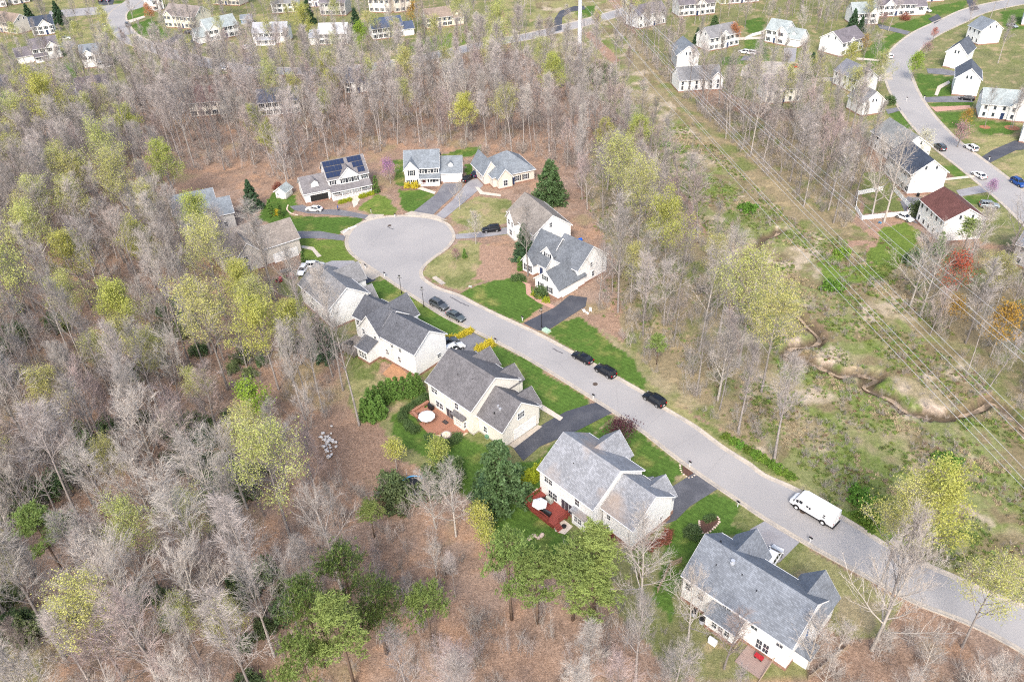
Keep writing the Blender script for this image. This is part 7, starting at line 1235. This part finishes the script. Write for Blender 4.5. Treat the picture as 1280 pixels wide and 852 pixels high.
row('column', [(340, 270)], 'left of two narrow green columns on the lawn by the garden shed', 'hedge tree', 'arborvitae', None, 1.0); row('column', [(352, 271)], 'right and shorter of two narrow green columns on the lawn by the garden shed', 'hedge tree', 'arborvitae', None, .75); row('forsythia', [(346, 268)], 'yellow bush between the two narrow green columns', 'bush', 'flowering_bush', None, 1.5)
row('column', [(471, 241)], 'thick green column at the right end of the porch house', 'hedge tree', 'arborvitae', None, .95); row('column', [(650, 338)], 'narrow green column at the left corner of the slate gabled house', 'hedge tree', 'arborvitae', None, .75); row('column', [(380, 329)], 'narrow dark green column at the right of the wide white garage door', 'hedge tree', 'arborvitae', None, .7)
row('bluegreen', [(866, 668)], 'large clipped round bush beside the kidney-shaped bed', 'bush', 'hedge_bush', None, 1.0); row('boxbush', [(884, 650), (890, 648)], 'small bush in the kidney-shaped bed', 'bush', 'hedge_bush', 'small bushes in the kidney-shaped bed', .8)
row('cedar', [(581, 322)], 'tiny dark cone conifer on the tan lawn by the cul-de-sac', 'conifer', 'conifer', None, .42); row('boxbush', [(1111, 130)], 'round green bush at the left kerb of the right street', 'bush', 'hedge_bush', None, 2.4); row('redbush', [(1131, 25)], 'very dark round bush beside the double-dormer house, top right', 'bush', 'hedge_bush', None, 2.6)
row('redbush', [(788, 675), (800, 682), (812, 684), (822, 680), (832, 676), (835, 668)], 'russet low shrub at the foot of the garage wall of the light grey roof', 'bush', 'bush', 'russet shrubs below the garage wall', 1.0)
row('redbush', [(748, 665), (757, 668), (764, 672)], 'russet low shrub beside the steps of the red deck', 'bush', 'bush', 'russet shrubs by the red deck steps', .9)
row('holly2', [(543, 612), (500, 628), (558, 600), (490, 612)], 'mixed evergreen shrub around the trampoline', 'bush', 'bush', 'shrubs around the trampoline', 1.1)
row('yellowish', [(496, 586), (552, 588)], 'yellow-green open shrub tree beside the trampoline', 'tree', 'leafy_tree', 'yellow-green shrub trees by the trampoline', .8)
row('yellowish', [(608, 690), (600, 670)], 'pale green shrub tree at the lower edge of the red deck lawn', 'tree', 'leafy_tree', 'pale green shrub trees below the red deck lawn', .75)
row('creeper', [(830, 182), (862, 210), (845, 190), (935, 262), (1075, 622), (1040, 360), (1053, 318), (1183, 578), (1085, 650)], 'low bright green bramble patch in the power line clearing', 'bush', 'bramble', 'bramble patches in the clearing', 1.6)
row('creeper', [(908 + i * 9, 546 + i * 5.6) for i in range(10)] + [(1086, 648), (1096, 654)], 'low bright green creeper on the verge between the road and the clearing', 'bush', 'bramble', 'creepers along the verge', .75)
row('holly', [(735, 100), (745, 95), (755, 98), (765, 104), (750, 105)], 'green shrub around the foot of the steel power pole', 'bush', 'bush', 'shrubs at the foot of the steel pole', 1.3)
row('holly', [(1145, 268), (1152, 268), (1140, 330)], 'green shrub beside the white fence', 'bush', 'bush', 'shrubs beside the white fence', 1.0)
# ---- woods
WOODS = {
 'in the bare woods filling the left side': [(-100, 640), (-100, 180), (20, 150), (120, 150), (220, 230), (222, 300), (300, 345), (345, 352), (368, 352), (378, 400), (425, 440), (435, 480), (415, 515), (395, 545), (395, 600), (260, 640)],
 'in the bare woods across the bottom left': [(-100, 640), (260, 640), (395, 600), (470, 610), (520, 640), (590, 690), (640, 705), (800, 700), (850, 780), (900, 850), (960, 940), (-160, 940)],
 'in the woods between the far street and the cul-de-sac': [(120, 150), (60, 130), (200, 98), (480, 98), (620, 70), (690, 88), (745, 118), (770, 150), (735, 220), (700, 212), (665, 195), (600, 196), (580, 188), (500, 184), (470, 192), (400, 203), (365, 225), (345, 228), (325, 222), (300, 212), (220, 215)],
 'in the strip of woods right of the cul-de-sac houses': [(715, 225), (770, 150), (800, 172), (850, 250), (900, 320), (912, 420), (925, 510), (985, 590), (890, 530), (820, 468), (780, 432), (745, 385), (762, 330), (745, 290)],
 'beside the road at the lower right': [(1030, 850), (1045, 790), (1120, 765), (1200, 805), (1300, 850), (1320, 940), (1000, 940)],
 'in the woods between the clearing and the right street': [(770, 20), (790, 40), (845, 100), (880, 125), (960, 140), (1050, 145), (1080, 200), (1095, 215), (1070, 225), (1065, 290), (1010, 268), (940, 205), (850, 120), (800, 70)],
 'in the woods at the right below the maroon roof': [(1130, 335), (1165, 305), (1260, 320), (1340, 400), (1340, 560), (1240, 490), (1190, 450), (1130, 385)],
}
cand = []; LOWT = set()
# the gardens behind the near houses are kept clear of tall trees, a crown's height deep
GARD1 = [(395, 600), (398, 528), (432, 442), (540, 400), (760, 500), (1060, 660), (1062, 770), (1000, 846), (850, 800), (826, 700), (690, 690), (600, 690), (540, 660), (470, 640)]
GARD3 = [(1105, 175), (1225, 225), (1222, 262), (1188, 300), (1140, 290), (1062, 275), (1070, 240), (1120, 235)]
GARD2 = [(225, 222), (290, 222), (380, 270), (462, 330), (462, 400), (375, 350), (300, 345), (230, 300)]
def crowds(x, y, poly, h0=7, h1=20):
    zz = np.linspace(h0, h1, 5); u, v = GP(np.full(5, x), np.full(5, y), zz); return bool(pip(u, v, poly).any())
for nm_, pl in WOODS.items():
    wpl = [tuple(G(*p))[:2] for p in pl]; xs = [p[0] for p in wpl]; ys = [p[1] for p in wpl]; A = (max(xs) - min(xs)) * (max(ys) - min(ys)); far = 'far street' in nm_ or 'right street' in nm_
    n_ = int(A / 5); px_ = nr.uniform(min(xs), max(xs), n_); py_ = nr.uniform(min(ys), max(ys), n_); ins = pip(px_, py_, wpl)
    dens = fbm(px_, py_, 18, 2)
    for x, y, dn in zip(px_[ins], py_[ins], dens[ins]):
        dd = 3.45 + 2.4 * (dn > .58) if nm_.startswith('in the bare woods') else 5.2
        if far: dd = 5.2
        if nm_.startswith('beside'): dd = 4.0
        if blocked(x, y) or not free(x, y, dd): continue
        if (crowds(x, y, GARD2, 9, 18) and rnd.random() < .8) or crowds(x, y, GARD3, 3, 17): continue
        if crowds(x, y, GARD1):
            if crowds(x, y, GARD1, 1, 8.5): continue
            LOWT.add((x, y))
        occupy(x, y); cand.append((x, y, nm_))
# scattered garden and street trees in the far neighbourhoods
TREES_RING = [('forest4', (1231, 159), .55), ('forest6', (1265, 160), .6), ('forest0', (1262, 161), .6)]
for k in range(2200):
    u, v = nr.uniform(-20, 1300), nr.uniform(-60, 130); p = G(u, v)
    if v > 100 and 60 < u < 900: continue
    if 610 < u < 770 and v > -10 and rnd.random() < .85: continue
    if u > 1120 and v > 20 and rnd.random() < .8: continue
    if blocked(p.x, p.y) or not free(p.x, p.y, 5.6): continue
    if v > 40 and (crowds(p.x, p.y, [(1170, 30), (1280, 10), (1280, 170), (1180, 125)], 2, 13) or crowds(p.x, p.y, [(875, 25), (1085, 20), (1085, 78), (875, 78)], 2, 13)) and rnd.random() < .8: continue
    occupy(p.x, p.y); cand.append((p.x, p.y, 'among the far houses along the top'))
fk = ['forest%d' % k for k in range(9)]
cand.sort(key=lambda c: (c[0] ** 2 + c[1] ** 2)); print('bare trees', len(cand))
LAB = {
 'in the bare woods filling the left side': 'leafless grey tree in the bare woods filling the left side', 'in the bare woods across the bottom left': 'leafless grey tree in the bare woods across the bottom left',
 'in the woods between the far street and the cul-de-sac': 'leafless tall tree in the woods between the far street and the cul-de-sac', 'in the strip of woods right of the cul-de-sac houses': 'leafless tall tree in the wood strip right of the cul-de-sac houses',
 'beside the road at the lower right': 'leafless pale tree beside the road at the lower right corner', 'in the woods between the clearing and the right street': 'leafless tree in the woods between the clearing and right street',
 'in the woods at the right below the maroon roof': 'leafless pale tree in the woods at the right, below the maroon roof', 'among the far houses along the top': 'leafless tree among the far houses along the top'}
# specially visible bare trees first
BIG = [('broad1', (183, 818), 1.0, 'big pale leafless tree with wide fanning limbs, lower left'), ('broad0', (262, 800), .95, 'second big pale leafless tree, right of the fanning one at lower left'), ('broad2', (1090, 812), .9, 'tall pale leafless tree over the road corner, lower right'),
       ('forest3', (1098, 800), 1.0, 'slim grey trunk close behind the tall pale tree over the road, lower right'), ('forest1', (449, 531), 1.05, 'single slender straight tree in front of the charcoal-roofed house'), ('broad1', (1150, 395), .8, 'white-barked leafless tree at the wood edge, right side'),
       ('broad0', (897, 500), .8, 'dark twin-trunk leafless tree leaning above the verge near the creek'), ('forest0', (900, 495), .9, 'grey leafless tree beside the dark twin-trunk one near the creek'), ('broad2', (1105, 278), .95, 'large grey leafless tree inside the white fence'), ('broad1', (1090, 270), .9, 'second large leafless tree at the white fence'),
       ('broad2', (570, 670), .6, 'pale leafless garden tree below the trampoline'), ('broad0', (545, 660), .6, 'pale branching leafless tree left of the garden tree below the trampoline'),
       ('broad2', (800, 760), .75, 'many-branched leafless tree between the red deck house and the corner house'), ('broad1', (860, 800), .6, 'small pale leafless tree before the corner house walls'), ('broad0', (1010, 835), .55, 'pale leafless tree at the bottom edge below the corner house'), ('forest5', (905, 835), .75, 'thin leafless tree in front of the corner house roof'),
       ('forest7', (360, 240), .9, 'leafless tree behind the small grey garden shed'), ('broad0', (385, 175), .85, 'white-barked leafless tree in the upper left woods'), ('broad2', (575, 262), .35, 'small leafless street tree between the two northern driveways'), ('broad0', (595, 305), .45, 'small leafless tree right of the cul-de-sac by the drive'), ('forest6', (660, 345), .8, 'leafless tree in front of the tan-grey roofed white house')]
for key, a, sc, lab in BIG:
    p = G(*a); make(key, lab, 'tree', 'bare_tree', p, rnd.uniform(0, 6.28), sc); occupy(p.x, p.y)
for (key, a, sc), lab in zip(TREES_RING, ('slim leafless tree in the left orange mulch ring, right edge', 'leafless tree in the right orange mulch ring, right edge', 'second trunk sharing the right orange mulch ring, right edge')): make(key, lab, 'tree', 'bare_tree', G(*a), 1, sc)
NB = 297 - len(BIG)
for i, (x, y, wn_) in enumerate(cand[:NB]):
    key = fk[rnd.randrange(9)] if rnd.random() > .08 else 'broad%d' % rnd.randrange(3)
    if wn_.startswith('beside') or (wn_.startswith('in the bare woods across') and rnd.random() < .12): key = 'broad%d' % rnd.randrange(3)
    leafy = (x, y) not in LOWT and rnd.random() < .08
    if leafy: make('olive%d' % rnd.randrange(3), LAB[wn_].replace('leafless', 'budding yellow-green').replace(' grey', '').replace(' pale', '').replace(' tall', ''), 'tree', 'leafy_tree', (x, y, -.1), rnd.uniform(0, 6.28), rnd.uniform(.6, .95), 'budding trees ' + wn_); continue
    h = rnd.uniform(.58, 1.12) * (.8 if key[0] == 'b' else 1) * (.5 if wn_.startswith('beside') or (x, y) in LOWT else 1)
    make(key, LAB[wn_], 'tree', 'bare_tree', (x, y, -.1), rnd.uniform(0, 6.28), (h, h, h * rnd.uniform(.9, 1.1)), 'bare trees ' + wn_)
rest = cand[NB:]
# geometry-node scatters for what nobody could count
def scatter(name, label, pts, sets, kind='stuff'):
    """pts: (x,y,z,scale,index); sets: list of lists of meshes, instanced together"""
    me = bpy.data.meshes.new(name); me.from_pydata([p[:3] for p in pts], [], []); a = me.attributes.new('sc', 'FLOAT', 'POINT'); a.data.foreach_set('value', [p[3] for p in pts])
    b_ = me.attributes.new('ix', 'INT', 'POINT'); b_.data.foreach_set('value', [int(p[4]) for p in pts]); c = me.attributes.new('rz', 'FLOAT_VECTOR', 'POINT')
    c.data.foreach_set('vector', [v for p in pts for v in (rnd.gauss(0, .03), rnd.gauss(0, .03), rnd.uniform(0, 6.28))])
    o = link(name, me); tag(o, label, kind=kind); ng = bpy.data.node_groups.new(name, 'GeometryNodeTree'); ng.interface.new_socket('Geometry', in_out='INPUT', socket_type='NodeSocketGeometry'); ng.interface.new_socket('Geometry', in_out='OUTPUT', socket_type='NodeSocketGeometry')
    N = ng.nodes; gi = N.new('NodeGroupInput'); go = N.new('NodeGroupOutput'); jn = N.new('GeometryNodeJoinGeometry')
    def attr(nm, t): k = N.new('GeometryNodeInputNamedAttribute'); k.data_type = t; k.inputs[0].default_value = nm; return k.outputs[0]
    for si, ms in enumerate(sets):
        cl = bpy.data.collections.new(name + '_source')
        for mi, m_ in enumerate(ms): cl.objects.link(bpy.data.objects.new('%s_%d_%02d' % (name, si, mi), m_))
        ip = N.new('GeometryNodeInstanceOnPoints'); ci = N.new('GeometryNodeCollectionInfo'); ci.inputs['Collection'].default_value = cl; ci.inputs['Separate Children'].default_value = True; ci.inputs['Reset Children'].default_value = True
        ip.inputs['Pick Instance'].default_value = True; L_ = ng.links; L_.new(gi.outputs[0], ip.inputs['Points']); L_.new(ci.outputs[0], ip.inputs['Instance']); L_.new(attr('ix', 'INT'), ip.inputs['Instance Index'])
        L_.new(attr('sc', 'FLOAT'), ip.inputs['Scale']); L_.new(attr('rz', 'FLOAT_VECTOR'), ip.inputs['Rotation']); L_.new(ip.outputs[0], jn.inputs[0])
    ng.links.new(jn.outputs[0], go.inputs[0]); o.modifiers.new('scatter', 'NODES').node_group = ng; return o
vv = fk + ['broad0', 'olive0', 'olive1', 'olive2', 'lime0']; none_ = MB().mesh('bare')
scatter('distant_woods', 'leafless woods farther off, too many trees to count', [(x, y, -.1, rnd.uniform(.72, 1.05) * (.72 if 'far houses' in w_ else 1), rnd.randrange(9) if rnd.random() > (.085 if y < 330 else .2) else rnd.choice([9, 10, 11, 12, 10, 11, 13])) for x, y, w_ in rest],
        [[dict(PROTO[k])['trunk'] for k in vv], [dict(PROTO[k])['crown'] for k in vv], [dict(PROTO[k]).get('foliage', none_) for k in vv]])
ul = []
for nm_, pl in WOODS.items():
    wpl = [tuple(G(*p))[:2] for p in pl]; xs = [p[0] for p in wpl]; ys = [p[1] for p in wpl]; n_ = int((max(xs) - min(xs)) * (max(ys) - min(ys)) / 8)
    px_ = nr.uniform(min(xs), max(xs), n_); py_ = nr.uniform(min(ys), min(max(ys), 330), n_); ins = pip(px_, py_, wpl)
    for x, y in zip(px_[ins], py_[ins]):
        if not blocked(x, y): ul.append((x, y, -.1, rnd.uniform(.5, 1.05), rnd.randrange(3)))
print('brush', len(ul))
scatter('forest_brush', 'pale leafless saplings and brush between the trees', ul, [[dict(PROTO[k])['crown'] for k in ('brush0', 'brush1', 'brush2')]])
# understorey evergreens: counted, nearest first
ue = []
wl = WOODS['in the bare woods filling the left side']; wb = WOODS['in the bare woods across the bottom left']
for k in range(4000):
    u, v = nr.uniform(-80, 430), nr.uniform(380, 860); p = G(u, v); 
    if not (pip(np.array([u]), np.array([v]), wl)[0] or pip(np.array([u]), np.array([v]), wb)[0]): continue
    d = fbm(np.array([p.x]), np.array([p.y]), 12, 2)[0]
    if d < (.44 if 60 < u < 380 and 540 < v < 680 else .55) or blocked(p.x, p.y) or not free(p.x, p.y, 2.6): continue
    occupy(p.x, p.y); ue.append(p)
    if len(ue) >= 150: break
for p in ue: make('holly' if rnd.random() < .6 else 'holly2', 'dark green evergreen shrub under the bare trees at the lower left', 'bush', 'evergreen_shrub', p, rnd.uniform(0, 6), rnd.uniform(.5, 1.1), 'evergreen shrubs under the bare trees')
# rough vegetation of the clearing: tussocks
def tuft(seed, h, n, m):
    rg = random.Random(seed); B = MB()
    for i in range(n):
        az = rg.uniform(0, 6.28); d = Vector((math.cos(az) * .7, math.sin(az) * .7, 1)).normalized(); p = Vector((rg.gauss(0, .16), rg.gauss(0, .16), -.03)); a = d.orthogonal().normalized() * .05; B.add([p - a, p + a, p + d * h * rg.uniform(.6, 1.1)], [(0, 1, 2)])
    return B.mesh('tussock', m, False, False)
tg = mat('tussock_green', (.15, .21, .05), .8, .1, 2, rnd_v=.3, rnd_h=.03); tt = mat('tussock_straw', (.38, .31, .20), .9, .1, 2, rnd_v=.2); tb = mat('tussock_brown', (.20, .13, .09), .9, .1, 2, rnd_v=.25)
tufts = [tuft(1, .55, 26, tg), tuft(2, .6, 26, tt), tuft(3, .5, 22, tb), dict(PROTO['brush1'])['crown'], tuft(5, .4, 26, tg)]
tp_ = []; mw = [tuple(G(*p))[:2] for p in PAINT[0][1] if p[1] > 60]; mx0 = 20; 
for k in range(60000):
    x, y = nr.uniform(20, 130), 50 + 200 * nr.rand() ** 1.2
    tp_.append((x, y))
A_ = np.array(tp_); u_, v_ = GP(A_[:, 0], A_[:, 1]); ins = pip(u_, v_, PAINT[0][1]) | pip(u_, v_, WOODS['in the strip of woods right of the cul-de-sac houses']) & (nr.rand(len(u_)) < .25)
A_ = A_[ins][:26000]; d1 = fbm(A_[:, 0], A_[:, 1], 5, 3); d2 = fbm(A_[:, 0] + 50, A_[:, 1], 4, 3); cd = ((A_[:, None, :] - cw[None, ::3, :]) ** 2).sum(2).min(1)
pts = [(x, y, 0, rnd.uniform(.45, 1.1) if ix != 3 else rnd.uniform(.22, .5), ix) for (x, y), a_, b2, c_ in zip(A_, d1, d2, cd) if c_ > 4.5 and a_ + .25 * math.sin(x * .31 + y * .17) > .36 and not blocked(x, y, False) for ix in [(0 if a_ > .44 else 1) if b2 < .50 else rnd.choice([2, 0, 0, 3, 4, 3])] if rnd.random() < .85]
scatter('meadow_tussocks', 'rough grass tussocks and dead stems of the clearing', pts, [tufts])
# thickets and dead brush: along the creek, the verge below the road wood strip and round the pole
th = []
for k in range(0, len(cw), 2):
    for j in range(2):
        a_ = rnd.uniform(0, 6.28); r_ = rnd.uniform(2.6, 6); th.append((cw[k][0] + math.cos(a_) * r_, cw[k][1] + math.sin(a_) * r_, -.05, rnd.uniform(.22, .5), rnd.randrange(2)))
for px_, n_, sp in (((1000, 600), 60, 9), ((965, 575), 40, 6), ((760, 105), 50, 10), ((1180, 610), 40, 12), ((1060, 620), 40, 8), ((1150, 430), 60, 12), ((1235, 760), 70, 9), ((1150, 800), 60, 9)):
    c_ = G(*px_)
    for k in range(n_):
        x, y = c_.x + rnd.gauss(0, sp * .5), c_.y + rnd.gauss(0, sp * .4)
        if not blocked(x, y): th.append((x, y, -.05, rnd.uniform(.35, .8), rnd.randrange(2)))
scatter('dead_brush', 'grey and pinkish dead brush thickets along the creek and verges', th, [[dict(PROTO[k])['crown'] for k in ('brush0', 'brush1')]])
# fallen logs
for i, (a, b_, r_, tx) in enumerate([((695, 196), (712, 190), .35, 'pale fallen log right of the large dark evergreen'), ((708, 212), (722, 214), .3, 'short fallen log below the pale one right of the evergreen'), ((252, 740), (275, 805), .22, 'fallen grey trunk across the leaf litter in the lower left woods'), ((466, 805), (500, 845), .2, 'fallen branch at the bottom below the pines'),
                                  ((375, 203), (405, 198), .4, 'fallen log and mossy bank behind the solar-panelled house'), ((1212, 498), (1240, 503), .16, 'grey log lying over the creek'), ((820, 735), (838, 712), .12, 'thin pale pole lying on the grass left of the corner house'), ((1048, 446), (1066, 452), .25, 'dead log beside the creek bend')]):
    p, q_ = G(*a), G(*b_); p.z = q_.z = r_ * .8; c = p.lerp(q_, .5) + Vector((0, .3, .1)); o = MB().tube([p - p, c - p, q_ - p], [r_, r_ * .8, r_ * .5], 7).build('fallen_log', PALEB, None, p, 0, True); tag(o, tx, 'log')
